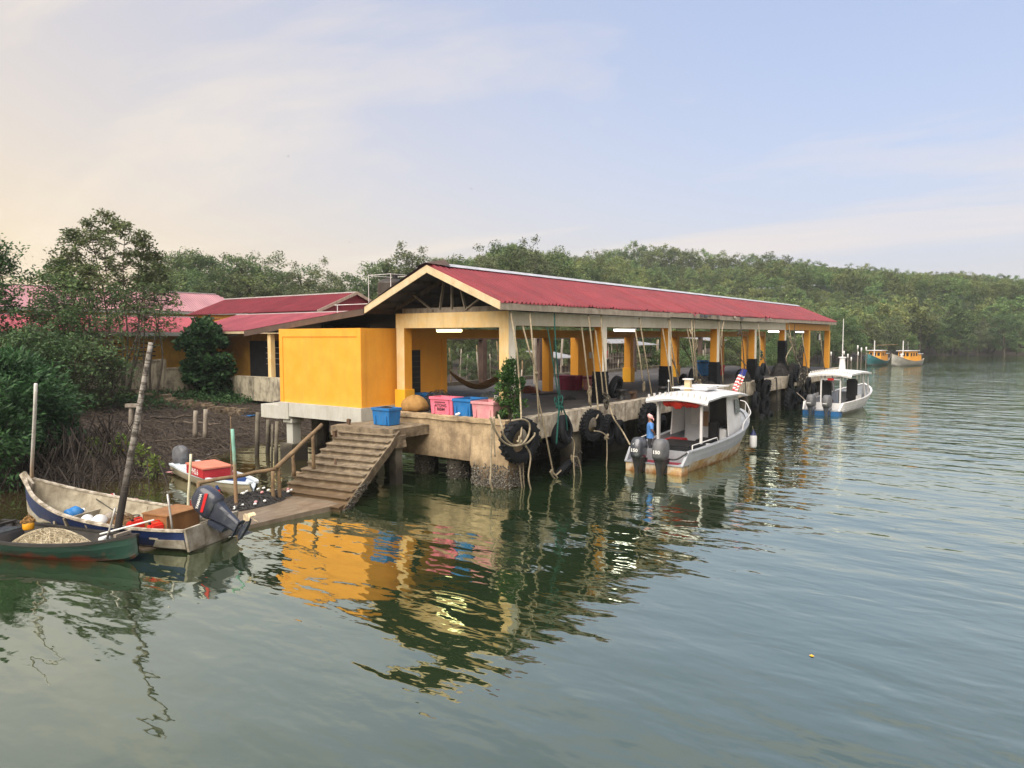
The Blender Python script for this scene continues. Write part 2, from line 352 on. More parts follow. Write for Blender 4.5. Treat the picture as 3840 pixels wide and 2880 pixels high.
def ground_z(x, y):
    x = np.asarray(x, float); y = np.asarray(y, float)
    d = y - shore(x); d = np.where(x > 200, d*.75, d)
    near = np.interp(d, [-12, -3, 0, 2, 5, 9, 13, 16, 400], [-2.6, -.9, -.05, .28, .75, 1.35, 2.2, 2.5, 2.5])
    hill = 25*sstep(14, 120, d)*sstep(-12, 34, x - y) + 5*sstep(110, 220, d)*sstep(-12, 34, x-y)
    hill = hill*(.80+.16*np.sin(x*.021+1.0)*np.cos(y*.027)+.10*np.sin(x*.05+y*.04))
    dep = x*fw.x+y*fw.y; pxs = 1920+FPX*(x*rt.x+y*rt.y)/np.maximum(dep, 1); cap = 5.2+(1250-np.interp(pxs, SKY[:, 0], SKY[:, 1]))/FPX*np.maximum(dep, 1)*.96-7.5
    hill = np.minimum(hill, np.maximum(cap-2.5, 0))
    return near + hill + (.05*np.sin(x*2.1+y*.7)*np.sin(y*1.7-x*.4)+.03*np.sin(x*5.3+1)*np.sin(y*4.9))*sstep(-1, 2, d)
gx = np.concatenate([np.arange(-90, 2, 6), np.arange(2, 34, .4), np.arange(34, 90, 2.5), np.arange(90, 470, 9)])
gy = np.concatenate([np.arange(-420, -60, 24), np.arange(-60, 24, 6), np.arange(24, 48, .4), np.arange(48, 80, 2.5), np.arange(80, 420, 10)])
GX, GY = np.meshgrid(gx, gy); GZ = ground_z(GX, GY)
nxg, nyg = len(gx), len(gy)
vv = np.stack([GX.ravel(), GY.ravel(), GZ.ravel()], 1)
ii = (np.arange(nyg-1)[:, None]*nxg + np.arange(nxg-1)[None, :]).ravel()
me = bpy.data.meshes.new('mud_bank'); me.from_pydata(vv.tolist(), [], np.stack([ii, ii+1, ii+nxg+1, ii+nxg], 1).tolist())
me.polygons.foreach_set('use_smooth', [True]*len(me.polygons))
m_mud = mat('wet_mud', (.045, .032, .026), (.018, .013, .012), scale=1.6, rough=.8, bump=.9, bscale=6, detail=8)
# forest floor where the bank rises into the hill
tm = m_mud.node_tree; bs = tm.nodes['Principled BSDF']; src = bs.inputs['Base Color'].links[0].from_socket; gq = tm.nodes.new('ShaderNodeNewGeometry'); sq_ = tm.nodes.new('ShaderNodeSeparateXYZ'); tm.links.new(gq.outputs['Position'], sq_.inputs[0])
mq = tm.nodes.new('ShaderNodeMapRange'); mq.inputs['From Min'].default_value = 2.2; mq.inputs['From Max'].default_value = 3.4; tm.links.new(sq_.outputs['Z'], mq.inputs['Value']); xq = tm.nodes.new('ShaderNodeMix'); xq.data_type = 'RGBA'; tm.links.new(mq.outputs[0], xq.inputs[0]); tm.links.new(src, xq.inputs[6]); xq.inputs[7].default_value = (.035, .055, .022, 1); tm.links.new(xq.outputs[2], bs.inputs['Base Color'])
me.materials.append(m_mud); bank = tag(link('mud_bank', me), kind='structure')

# water: one sheet, clear of waves only by its shader
mw = bpy.data.materials.new('estuary_water'); mw.use_nodes = True; t_ = mw.node_tree; N_ = t_.nodes; L_ = t_.links
pb = N_['Principled BSDF']; pb.inputs['Base Color'].default_value = (.016, .030, .013, 1); pb.inputs['Roughness'].default_value = .03; pb.inputs['IOR'].default_value = 2.35; pb.inputs['Specular IOR Level'].default_value = .5
geo = N_.new('ShaderNodeNewGeometry')
def wave_noise(sc, stretch, ang, det, amp, dist=0.0, rgh=.5):
    m1 = N_.new('ShaderNodeMapping'); m1.inputs['Rotation'].default_value = (0, 0, ang); m1.inputs['Scale'].default_value = (1, stretch, 1); L_.new(geo.outputs['Position'], m1.inputs[0])
    n1 = N_.new('ShaderNodeTexNoise'); n1.inputs['Scale'].default_value = sc; n1.inputs['Detail'].default_value = det; n1.inputs['Roughness'].default_value = rgh; n1.inputs['Distortion'].default_value = dist
    L_.new(m1.outputs[0], n1.inputs['Vector']); mu = N_.new('ShaderNodeMath'); mu.operation = 'MULTIPLY'; mu.inputs[1].default_value = amp; L_.new(n1.outputs['Fac'], mu.inputs[0]); return mu.outputs[0]
def addn(a, b): n = N_.new('ShaderNodeMath'); n.operation = 'ADD'; L_.new(a, n.inputs[0]); L_.new(b, n.inputs[1]); return n.outputs[0]
def muln(a, b): n = N_.new('ShaderNodeMath'); n.operation = 'MULTIPLY'; L_.new(a, n.inputs[0]); L_.new(b, n.inputs[1]); return n.outputs[0]
h1 = wave_noise(.55, .42, -HEAD+.10, 2.0, .115)
h2 = wave_noise(1.5, .40, -HEAD-.18, 2.0, .048, .3)
h3 = wave_noise(4.2, .55, -HEAD+.3, 2.0, .008)
# wind patches: open water is choppier than the lee of the jetty
n5 = N_.new('ShaderNodeSeparateXYZ'); L_.new(geo.outputs['Position'], n5.inputs[0])
lee = N_.new('ShaderNodeMath'); lee.operation = 'MULTIPLY_ADD'; lee.inputs[1].default_value = -.9; L_.new(n5.outputs['Y'], lee.inputs[0]); L_.new(n5.outputs['X'], lee.inputs[2])
mr = N_.new('ShaderNodeMapRange'); mr.inputs['From Min'].default_value = -6; mr.inputs['From Max'].default_value = 45; mr.inputs['To Min'].default_value = .6; mr.inputs['To Max'].default_value = 1.25; L_.new(lee.outputs[0], mr.inputs['Value'])
pt = wave_noise(.035, 1, 0, 3, 1.0)
mr2 = N_.new('ShaderNodeMapRange'); mr2.inputs['From Min'].default_value = .35; mr2.inputs['From Max'].default_value = .65; mr2.inputs['To Min'].default_value = .65; mr2.inputs['To Max'].default_value = 1.3; L_.new(pt, mr2.inputs['Value'])
hh = muln(muln(addn(addn(h1, h2), h3), mr.outputs[0]), mr2.outputs[0])
bp = N_.new('ShaderNodeBump'); bp.inputs['Strength'].default_value = 1; bp.inputs['Distance'].default_value = 1; L_.new(hh, bp.inputs['Height']); L_.new(bp.outputs[0], pb.inputs['Normal'])
# silt: browner in the shallows by the bank
nsil = wave_noise(.12, 1, 0, 3, 4.0)
sx = N_.new('ShaderNodeMath'); sx.operation = 'MULTIPLY_ADD'; sx.inputs[1].default_value = 1.0; L_.new(n5.outputs['Y'], sx.inputs[0]); L_.new(nsil, sx.inputs[2])
mrs = N_.new('ShaderNodeMapRange'); mrs.inputs['From Min'].default_value = 21; mrs.inputs['From Max'].default_value = 27; L_.new(sx.outputs[0], mrs.inputs['Value'])
mrx = N_.new('ShaderNodeMapRange'); mrx.inputs['From Min'].default_value = 60; mrx.inputs['From Max'].default_value = 30; L_.new(n5.outputs['X'], mrx.inputs['Value'])
sil = muln(mrs.outputs[0], mrx.outputs[0])
mxw = N_.new('ShaderNodeMix'); mxw.data_type = 'RGBA'; L_.new(sil, mxw.inputs[0]); mxw.inputs[6].default_value = (.016, .030, .013, 1); mxw.inputs[7].default_value = (.05, .038, .018, 1); L_.new(mxw.outputs[2], pb.inputs['Base Color'])
pb.inputs['Roughness'].default_value = .6; pb.inputs['Specular IOR Level'].default_value = 0; pb.inputs['IOR'].default_value = 1.33
gl = N_.new('ShaderNodeBsdfGlossy'); gl.inputs['Roughness'].default_value = .03; gl.inputs['Color'].default_value = (.92, .97, .84, 1); L_.new(bp.outputs[0], gl.inputs['Normal'])
lw = N_.new('ShaderNodeLayerWeight'); lw.inputs['Blend'].default_value = .5; L_.new(bp.outputs[0], lw.inputs['Normal'])
pw = N_.new('ShaderNodeMath'); pw.operation = 'POWER'; pw.inputs[1].default_value = 1.75; L_.new(lw.outputs['Facing'], pw.inputs[0])
fr = N_.new('ShaderNodeMath'); fr.operation = 'MULTIPLY_ADD'; fr.inputs[1].default_value = .95; fr.inputs[2].default_value = .03; L_.new(pw.outputs[0], fr.inputs[0])
msh = N_.new('ShaderNodeMixShader'); L_.new(fr.outputs[0], msh.inputs[0]); L_.new(pb.outputs[0], msh.inputs[1]); L_.new(gl.outputs[0], msh.inputs[2]); L_.new(msh.outputs[0], N_['Material Output'].inputs[0])
mbw = MB().add([(-150, -700, 0), (900, -700, 0), (900, 260, 0), (-150, 260, 0)], [(0, 1, 2, 3)])
tag(mbw.build('water', mw), kind='structure')

# ------------------------------------------------------------------ rough solids
def rough_box(mb, x0, x1, y0, y1, z0, z1, st=.3, amp=.03, fr=2.2, mi=0, fn=None):
    """box whose faces are gridded and displaced by one noise field so the edges look chipped"""
    ax = [np.linspace(a, b, max(2, int((b-a)/st)+2)) for a, b in ((x0, x1), (y0, y1), (z0, z1))]
    def dis(p):
        p = V(p); q = p*fr; nv = noise.noise_vector(q)+noise.noise_vector(q*3.1)*.45
        p = p + nv*amp
        return fn(p) if fn else p
    for a, b, c in ((0, 1, 2), (1, 2, 0), (0, 2, 1)):
        for k, cv in enumerate((ax[c][0], ax[c][-1])):
            vs = []; na, nb = len(ax[a]), len(ax[b])
            for i in range(na):
                for j in range(nb):
                    p = [0, 0, 0]; p[a] = ax[a][i]; p[b] = ax[b][j]; p[c] = cv; vs.append(dis(p))
            fs = [(i*nb+j, (i+1)*nb+j, (i+1)*nb+j+1, i*nb+j+1) for i in range(na-1) for j in range(nb-1)]
            if (k == 0) != ((a, b, c) == (0, 2, 1)): fs = [f[::-1] for f in fs]
            mb.add(vs, fs, mi)
    return mb

def barnacles(parent, pts, size=(.018, .05)):
    mb = MB()
    for p, n in pts:
        s = random.uniform(*size); n = V(n).normalized(); a = n.orthogonal().normalized(); b = n.cross(a); p = V(p); k = random.randint(4, 6); ph = random.random()*6
        an = [ph+i*2*math.pi/k for i in range(k)]; h = s*random.uniform(.6, 1.5); tip = p + n*h + (a*random.uniform(-.5, .5)+b*random.uniform(-.5, .5))*s
        mb.add([p + a*(s*math.cos(q)) + b*(s*random.uniform(.5, 1)*math.sin(q)) - n*.01 for q in an]+[tip], [(i, (i+1) % k, k) for i in range(k)])
    return tag(mb.build('barnacles', m_barn, parent), kind='stuff')

# ------------------------------------------------------------------ the jetty
ZD = 2.3
jetty = empty('jetty', (19.85, 14.6, 0), label='long stained concrete jetty on piles under the red roofed shed', cat='jetty')
jetty.location = (0, 0, 0)
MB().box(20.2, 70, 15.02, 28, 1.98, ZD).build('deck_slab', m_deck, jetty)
for i in range(8):
    x0 = 20.62+i*6.75 if i else 20.62; x1 = 20.6+(i+1)*6.75 - .03
    x1 = min(x1, 70)
    rough_box(MB(), x0, x1, 14.6, 15.04, 1.5, ZD+.012, .22, .028, 3).build('edge_beam', m_quay, jetty)
rough_box(MB(), 19.85, 20.22, 16.2, 21, .78, ZD-.13, .16, .02, 2.2).build('front_wall', m_conc, jetty)
rough_box(MB(), 19.79, 20.25, 14.72, 21, ZD-.14, ZD+.012, .14, .03, 3).build('front_kerb', m_conc, jetty)
def pierfn(p):
    k = max(0, 1.6-p.z)*.12; q = p.copy()
    if p.x < 20: q.x -= k
    if p.y < 15: q.y -= k*.2
    if p.y > 15.9 and p.z < .8: q.y -= .28*sstep(.8, .2, p.z)
    return q
rough_box(MB(), 19.84, 20.62, 14.58, 16.22, -1.2, ZD-.14, .16, .025, 2.2, fn=pierfn).build('corner_pier', m_conc, jetty)
bp_ = []
for i in range(1500):
    z = random.triangular(-.1, .85, .1); y = random.uniform(14.55, 16.1); x = 19.84-max(0, 1.6-z)*.12
    if random.random() < .8: bp_.append(((x, y, z), (-1, 0, .1)))
    else: bp_.append(((random.uniform(19.7, 20.6), 14.55-max(0, 1.6-z)*.024, z), (0, -1, .1)))
barnacles(jetty, bp_)
def round_pile(x, y, r, top, parent, name='pile'):
    mb = MB(); n = 14; rings = []
    for z in np.linspace(-1.5, top, 7): rings.append([(x+r*(1+.05*math.sin(z*5+k))*math.cos(2*math.pi*k/n), y+r*(1+.05*math.cos(z*4+k*2))*math.sin(2*math.pi*k/n), z) for k in range(n)])
    mb.loft(rings).build(name, m_pile, parent, smooth=True)
    return [((x+r*1.05*math.cos(a), y+r*1.05*math.sin(a), random.triangular(-.05, .85, .1)), (math.cos(a), math.sin(a), 0)) for a in (random.uniform(2.2, 5.8) for _ in range(130))]
pl = []
for (x, y, r) in ((20.5, 19.1, .36), (20.4, 17.35, .38), (24.9, 15.25, .24), (31.5, 15.3, .24), (38.2, 15.3, .24), (45, 15.3, .24), (51.8, 15.3, .24), (58.5, 15.3, .24), (65, 15.3, .24)):
    pl += round_pile(x, y, r, 1.99 if x > 21 else 1.2, jetty)
for i in range(7):
    for y in (19.2, 23.5, 27.4): round_pile(22.5+i*6.75, y, .26, 1.98, jetty)
for i in range(8):
    x0 = 24.2+i*6.75
    if x0 < 69: rough_box(MB(), x0, x0+.7, 14.75, 15.3, -.9, 1.52, .25, .03, 2).build('quay_pier', m_pile, jetty); pl += [((x0+random.uniform(-.02, .72), 14.72, random.triangular(-.05, .8, .1)), (0, -1, 0)) for _ in range(60)]
    if x0 > 26: rough_box(MB(), x0-2.4, x0+.1, 15.5, 15.8, -.6, 1.3, .4, .03, 1.5).build('shore_wall', m_pile, jetty)
rough_box(MB(), 20.7, 33, 17.0, 17.4, -.8, .62, .4, .06, 1.5).build('footing_wall', m_pile, jetty)
pl += [((random.uniform(20.8, 33), 16.97, random.triangular(-.05, .62, .3)), (0, -1, .2)) for _ in range(700)]
barnacles(jetty, pl)

# ------------------------------------------------------------------ landing and stairs
m_step = mat('worn_step_concrete', (.235, .19, .135), (.09, .07, .05), scale=4.0, rough=.9, bump=.7, bscale=16, detail=9, wet=(.25, .9, (.10, .065, .035)))
stairs = empty('concrete_stairs', label='crumbling brown concrete stairs going down from the jetty landing to the water', cat='stairs')
T0, W0 = V((18.07, 19.43, 0)), V((-.13, .99, 0)).normalized()
B0 = V((14.25, 17.98, 0)); D0 = B0-T0
rough_box(MB(), 17.98, 19.86, 18.25, 21.0, 1.6, 1.95, .18, .022, 2.6, fn=lambda p: p+V((-(p.y-18.25)*.15 if p.x < 18.6 else 0, 0, 0))).build('landing', m_step, stairs)
ns = 11; rz = (1.95-.16)/ns
for i in range(ns):
    a0, a1 = i/ns, (i+1)/ns+.035; z1 = 1.95-(i+1)*rz
    if i == ns-1: a1 = 1.06
    def fn(p, a0=a0, a1=a1):
        u = p.x; return T0 + D0*(a0+(a1-a0)*u) + W0*p.y + V((0, 0, p.z))
    mb = MB(); ax = np.linspace(0, 1, 4); ay = np.linspace(-1.24, 1.24+.34*(i/ns), 16); az = np.array([z1-rz-.02, z1-.06, z1-.04, z1])
    def P(u, y, z):
        q = fn(V((u-(.13 if u > .9 and z < z1-.045 else 0), y, z))); e = noise.noise_vector(q*4)+.5*noise.noise_vector(q*11); wear = .018 if u > .8 and z > z1-.02 else .009
        return q + e*wear - V((0, 0, .02*max(0, math.sin((y+1.3)*1.2))*(z > z1-.02)))
    for (sv, n2, flip) in (([P(u, y, z1) for u in ax for y in ay], len(ay), 1), ([P(1, y, z) for y in ay for z in az], len(az), 1), ([P(u, -1.24, z) for u in ax for z in az], len(az), 0), ([P(u, ay[-1], z) for u in ax for z in az], len(az), 1), ([P(0, y, z) for y in ay for z in az], len(az), 0)):
        n1 = len(sv)//n2; mb.add(sv, [(r_*n2+c, (r_+1)*n2+c, (r_+1)*n2+c+1, r_*n2+c+1) for r_ in range(n1-1) for c in range(n2-1)])
    mb.build('step', m_step, stairs)
# sloping slab under the steps, with a broken right edge
mb = MB(); rings = []
for k in range(15):
    a = k/14; c = T0+D0*a; z = 1.95-rz-(1.95-.16)*a
    e = [noise.noise(V((a*7, q, 0)))*.06 for q in (0, 3, 6, 9)]
    rings.append([c+W0*(-1.30+e[0])+V((0, 0, z+.10)), c+W0*(1.26+.3*a)+V((0, 0, z+.02)), c+W0*(1.24+.3*a)+V((0, 0, z-.22+e[2])), c+W0*(-1.28+e[1])+V((0, 0, z-.26+e[3]))])
mb.loft(rings).build('stair_slab', m_step, stairs)
for (a, s_) in ((0, -1), (.0, 1)):
    c = T0+D0*a+W0*(1.1*s_)
    rough_box(MB(), c.x-.16, c.x+.16, c.y-.16, c.y+.16, -1.2, 1.35, .25, .02, 3).build('stair_post', m_pile, stairs)
c = T0+W0*-1.1; rough_box(MB(), c.x-.27, c.x+.27, c.y-.25, c.y+.25, 1.3, 1.72, .1, .04, 5).build('broken_bracket', m_step, stairs)
bl = []
for _ in range(420):
    a = random.triangular(.55, 1.04, .95); c = T0+D0*a; z = 1.95-rz-1.79*a + random.uniform(-.25, .08)
    if z < .75: bl.append((c+W0*(-1.29)+V((0, 0, z)), (.1, -1, .1)))
barnacles(stairs, bl)
# slipway of worn concrete
sl_ = MB(); rings = []
for k in range(22):
    a = k/21; x = 15.0-a*6.2; y0 = 16.95+.55*a+.04*noise.noise(V((a*9, 0, 0))); z = .17-.13*a+.012*noise.noise(V((a*14, 2, 0)))
    rings.append([(x, y0, z), (x, y0+.55, z+.02), (x, y0+1.2, z+.012), (x, y0+2.1, z), (x, y0+2.15, z-.5), (x, y0-.02, z-.5)])
m_slip = mat('wet_slipway', (.20, .165, .125), (.125, .095, .07), scale=2.2, rough=.45, bump=.5, bscale=14, stretch=(1, 3, 1))
tag(sl_.loft(rings).build('slipway', m_slip), kind='structure')

# rustic handrail of driftwood poles
rail = empty('timber_handrail', label='rough driftwood pole handrail on posts beside the stairs', cat='handrail')
def wob(a, b, n=7, amp=.03):
    a, b = V(a), V(b); return [a.lerp(b, i/n)+noise.noise_vector(a.lerp(b, i/n)*2.3)*amp for i in range(n+1)]
hA, hB, hC = onz(742, 1812, .85), onz(1035, 1755, 1.15), onz(1207, 1592, 2.3)
MB().tube(wob(hB, hC), [.075, .07, .08, .07, .065, .07, .06, .065], 8).build('sloping_rail', m_bwood, rail, smooth=True)
MB().tube(wob(hA, hB-V((0, 0, .03))), .06, 8).build('level_rail', m_bwood, rail, smooth=True)
for (x, y, zt, dz) in ((745, 1812, .85, -1.0), (1022, 1770, 1.05, -1.0), (1045, 1765, 1.05, -.95), (1098, 1700, 1.45, -.75), (1172, 1625, 2.0, -1.3)):
    p = onz(x, y, zt); MB().tube(wob(p+V((0, 0, .02)), p+V((.02, 0, dz)), 4, .02), [.06, .055, .06, .065, .07], 7).build('rail_post', m_bwood, rail, smooth=True)
for (x, y, zt, l) in ((1258, 1720, .95, 1.15), ):
    p = onz(x, y, 1.15); thing_mesh('iron_pipe', MB().tube([p, p-V((.03, -.02, 1.35))], .045, 8), m_rust, 'rusty iron pipe standing upright at the foot of the stairs', 'pipe', smooth=True)
for k, (x, y) in enumerate(((1308, 1592), (1256, 1635))):
    p = onz(x, y, 1.95-.18*k*1.6); rough_box(MB(), p.x-.06, p.x+.06, p.y-.06, p.y+.06, p.z-.03, p.z+.2, .08, .03, 9).build('broken_post', m_rust, stairs)
q = onz(1118, 1785, .55); rough_box(MB(), q.x-.12, q.x+.14, q.y-.2, q.y+.2, q.z-.02, q.z+.12, .1, .02, 5).build('loose_block', m_conc, stairs)

# ------------------------------------------------------------------ the open shed on the jetty
hall = empty('jetty_shed', label='long open shed with yellow columns and red ribbed roof on the jetty', cat='shed')
CX = [21+6.75*k for k in range(8)]; YF, YB = 15.5, 21.0
def column(x, y, h0, h1, wd, mts, sides=None, name='column', ped=0, wrap=0):
    MB().box(x-wd/2, x+wd/2, y-wd/2, y+wd/2, h0, h1, 0, sides).build(name, mts, hall)
    if ped: MB().box(x-wd/2-.07, x+wd/2+.07, y-wd/2-.07, y+wd/2+.07, h0, h0+ped).build('column_plinth', m_ped, hall, bevel=.012)
    if wrap:
        mb = MB(); n = 22; w2 = wd/2+.05
        mb.box(x-w2, x+w2, y-w2, y+w2, h0, h0+wrap)
        for z in np.arange(h0+.02, h0+wrap-.16, .17): mb.box(x-w2-.02, x+w2+.02, y-w2-.02, y+w2+.02, z, z+.14)
        mb.build('rubber_wrap', m_rub, hall)
for k, x in enumerate(CX):
    m2 = [m_yel, m_white] if k < 6 else [m_yel, m_ped]
    if k == 0: column(x, YF, ZD, 5.56, .42, [m_cream, m_white], {'-y': 1})
    else: column(x, YF, ZD, 5.56, .40, m2, {'-y': 1}, wrap=(1.35 if k < 5 else 2.5 if k == 5 else 0))
column(21, 20.6, ZD, 5.5, .42, [m_cream, m_yel], {'-y': 1}, ped=.78)
for (x, pdh) in ((32.0, 0), (41.2, .9), (48.3, .8), (57.2, 0), (63.0, 0), (67.9, 0)): column(x, YB, ZD, 5.5, .42, [m_yel], ped=pdh)
for x in (29.0, 33.6, 39.5, 46.5, 53, 60, 67): column(x, 26.6, ZD, 5.0, .36, [m_fascb if int(x) % 2 else m_yel])
for x in (24.6, 36.4, 43.0): MB().beam((x, 24.8, ZD), (x, 24.8, 5.1), .16, .16).build('timber_post', m_wood, hall)
# beams
MB().box(20.78, 21.22, YF-.22, 20.83, 5.5, 6.07, 0, {'-y': 1}).build('front_beam', [m_cream, m_white], hall)
for k in range(7):
    x0 = CX[k]+(.23 if k == 0 else 0); x1 = CX[k+1]
    mts = [m_yel, m_white if k < 5 else m_yel]
    MB().box(x0, x1-.004, YF-.2, YF+.2, 5.56, 6.06, 0, {'-y': 1}).build('side_beam', mts, hall)
MB().box(21.24, 68.2, YB-.18, YB+.18, 5.08, 5.48).build('rear_beam', m_yel, hall)
MB().box(26, 68.2, 26.45, 26.75, 4.98, 5.25).build('rear_beam', m_fascb, hall)
for x in CX[1:]: MB().box(x-.14, x+.14, YF+.21, YB-.19, 5.62, 6.0).build('cross_beam', m_fascb, hall)
wpanel = MB().box(35.0, 37.3, YB-.05, YB+.45, ZD, 5.07).build('wall_panel', m_yel, hall)
MB().box(36.2, 36.45, YB-.062, YB-.052, 3.9, 4.25).build('notice', m_plw, wpanel)
MB().box(55.6, 56.9, YB-.05, YB+.2, 3.0, 4.9).build('wall_panel', m_yel, hall)
# roof
XR0, XR1, YE0, YE1, YR, ZE, ZR = 19.6, 68.2, 14.78, 21.32, 18.05, 6.32, 7.74
sl_len = math.hypot(YR-YE0, ZR-ZE); up_r = V((0, YR-YE0, ZR-ZE)); up_l = V((0, YR-YE1, ZR-ZE))
ribbed_roof(hall, (XR0, YE0, ZE), (1, 0, 0), up_r, XR1-XR0, lambda s: sl_len, lambda s: -.06, m_roof, 1.0, .25, .07, ragged=.9)
ribbed_roof(hall, (XR0, YE1, ZE), (1, 0, 0), up_l, XR1-XR0, lambda s: sl_len, lambda s: -.06, m_roof, 1.0, .2, .03)
# lining under the sheets, purlins, rafters
for sgn, ye in ((1, YE0), (-1, YE1)):
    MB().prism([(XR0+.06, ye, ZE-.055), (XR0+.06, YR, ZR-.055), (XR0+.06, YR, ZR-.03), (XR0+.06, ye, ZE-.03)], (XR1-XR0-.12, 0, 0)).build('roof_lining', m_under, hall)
    for a in (.2, .45, .7, .93):
        y = ye+(YR-ye)*a; z = ZE+(ZR-ZE)*a-.13
        MB().box(XR0+.1, XR1-.1, y-.03, y+.03, z-.06, z+.06).build('purlin', m_dwood, hall)
for k in range(8):
    x = CX[k]
    rw = m_wood if k == 0 else m_dwood
    board(hall, 'rafter', (x, YE0+.5, ZE-.03), (x, YR, ZR-.24), .06, .16, m_dwood); board(hall, 'rafter', (x, YE1-.3, ZE-.06), (x, YR, ZR-.24), .06, .16, m_dwood)
    board(hall, 'tie_beam', (x-.05, YF-.1, 6.17), (x-.05, 20.6, 6.17), .05, .20, rw)
    for (y0, z0, y1, z1) in ((18.95, 6.14, 19.95, 6.78), (18.6, 6.2, 18.4, 7.2), (18.0, 6.2, 18.0, 7.3), (17.35, 6.2, 17.6, 7.05), (17.35, 6.14, 16.35, 6.74)):
        board(hall, 'truss_strut', (x-.09, y0, z0), (x-.09, y1, z1), .045, .12, rw, (1, 0, 0))
# gable boards, eave boards, ridge cap
def verge(x, mt, y0, z0, y1, z1, name='verge_board'):
    MB().prism([(x, y0, z0), (x, y1, z1), (x, y1, z1-.27), (x, y0, z0-.27)], (.035, 0, 0)).build(name, mt, hall)
verge(XR0-.02, m_fasc, YE0-.02, ZE+.02, YR, ZR-.005); verge(XR0-.02, m_fasc, YE1, ZE+.02, YR+.003, ZR-.005)
verge(XR1+.02, m_fascg, YE0-.02, ZE+.02, YR, ZR-.005); verge(XR1+.02, m_fascg, YE1, ZE+.02, YR+.003, ZR-.005)
xs = [XR0, 26.4, 33.3, 40.0, 46.6, 53.6, 60.5, XR1]
for i in range(7):
    dz = (0, -.012, .01, -.03, -.02, .012, .0)[i]
    MB().prism([(xs[i]+.004, YE0-.035, ZE-.02+dz), (xs[i]+.004, YE0, ZE-.02+dz), (xs[i]+.004, YE0, ZE-.25+dz), (xs[i]+.004, YE0-.035, ZE-.25+dz)], (xs[i+1]-xs[i]-.01, 0, -.01)).build('eave_board', m_fascg, hall)
MB().box(XR0, XR1, YE1, YE1+.03, ZE-.25, ZE-.02).build('eave_board', m_fascb, hall)
for i in range(12):
    x0 = 20.3+i*4.0; x1 = min(x0+4.05, XR1)
    MB().add([(x0, YR-.26, ZR+.0), (x0, YR, ZR+.13), (x0, YR+.26, ZR+.0), (x1, YR-.26, ZR-.004), (x1, YR, ZR+.126), (x1, YR+.26, ZR-.004)], [(0, 1, 4, 3), (1, 2, 5, 4)]).build('ridge_cap', m_cap, hall)
# loose, torn flashing at the near ridge end
MB().add([(19.5, YR-.1, ZR+.06), (20.5, YR-.35, ZR+.0), (20.6, YR+.02, ZR+.28), (19.75, YR+.1, ZR+.12)], [(0, 1, 2, 3)]).build('torn_flashing', m_fascb, hall)
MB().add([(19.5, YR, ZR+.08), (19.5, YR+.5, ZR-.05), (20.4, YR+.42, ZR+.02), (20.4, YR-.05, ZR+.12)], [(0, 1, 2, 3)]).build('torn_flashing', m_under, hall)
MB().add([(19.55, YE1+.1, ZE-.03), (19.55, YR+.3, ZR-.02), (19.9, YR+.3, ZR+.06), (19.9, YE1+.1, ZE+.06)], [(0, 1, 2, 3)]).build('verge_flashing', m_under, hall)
for x in (22.3, 30.6, 38.0, 47.0): MB().tube([(x, YE0-.02, ZE-.26), (x, YE0+.02, ZE-.05)], .02, 6).build('rope_hook', m_steel, hall)
# torn edge flaps of the damaged eave
for x in (36.1, 37.0, 37.6, 38.3, 39.4, 42.1, 43.3, 48.1, 49.0):
    q = random.uniform(.18, .42); MB().add([(x, YE0-.06, ZE-.03), (x+q, YE0-.07, ZE-.02), (x+q*1.2, YE0-.14, ZE-.05-random.uniform(.02, .14)), (x-.06, YE0-.12, ZE-.04-random.uniform(.02, .16))], [(0, 1, 2, 3)]).build('torn_sheet', random.choice([m_roof, m_under, m_fascg]), hall)

# lean-to over the store block
LA, LB = V((19.6, 21.36, 6.24)), V((19.6, 29.2, 5.42))
ribbed_roof(hall, (19.6, 29.2, 5.46), (1, 0, 0), V((0, 21.36-29.2, .82)), 9, lambda s: 7.88, lambda s: 0, m_roof, 1.0, .2, .03, name='lean_to_sheet')
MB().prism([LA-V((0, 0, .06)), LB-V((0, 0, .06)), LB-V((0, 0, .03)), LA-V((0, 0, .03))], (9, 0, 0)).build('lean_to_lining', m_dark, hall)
MB().prism([LA-V((.02, 0, -.02)), LB-V((.02, 0, -.02)), LB-V((.02, 0, .22)), LA-V((.02, 0, .22))], (.035, 0, 0)).build('lean_to_board', m_fascb, hall)

# ------------------------------------------------------------------ yellow store block on its own beam
store = empty('store_block', label='plain yellow store block on a pale concrete ground beam beside the stairs', cat='store')
BX0, BX1, BY0, BY1, BZ0, BZ1 = 19.1, 24.0, 21.02, 25.95, 2.45, 5.5
MB().box(BX0, BX1, BY0, BY1, BZ0, BZ1).build('wall', m_yel, store)
for y0, y1 in ((BY0-.03, BY0+.2), (BY1-.2, BY1+.03)): MB().box(BX0-.03, BX0+.2, y0, y1, BZ0, BZ1+.002).build('pilaster', m_yel, store, bevel=.008)
MB().box(BX0-.028, BX0+.1, BY0+.2, BY1-.2, BZ1-.32, BZ1+.001).build('top_band', m_yel, store)
MB().box(BX1-.3, BX1+.02, BY0-.03, BY0+.2, BZ0, BZ1).build('pilaster', m_yel, store)
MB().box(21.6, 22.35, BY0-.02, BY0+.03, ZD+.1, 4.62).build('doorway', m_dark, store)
for z in np.arange(2.6, 4.6, .22): MB().box(21.62, 22.33, BY0-.035, BY0-.022, z, z+.025).build('door_bar', m_dwood, store)
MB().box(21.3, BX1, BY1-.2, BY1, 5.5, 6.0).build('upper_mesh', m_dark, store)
rough_box(MB(), BX0-.12, 21.5, BY0-.1, BY1-.05, 1.88, BZ0-.003, .4, .006, 2).build('ground_beam', m_newc, store)
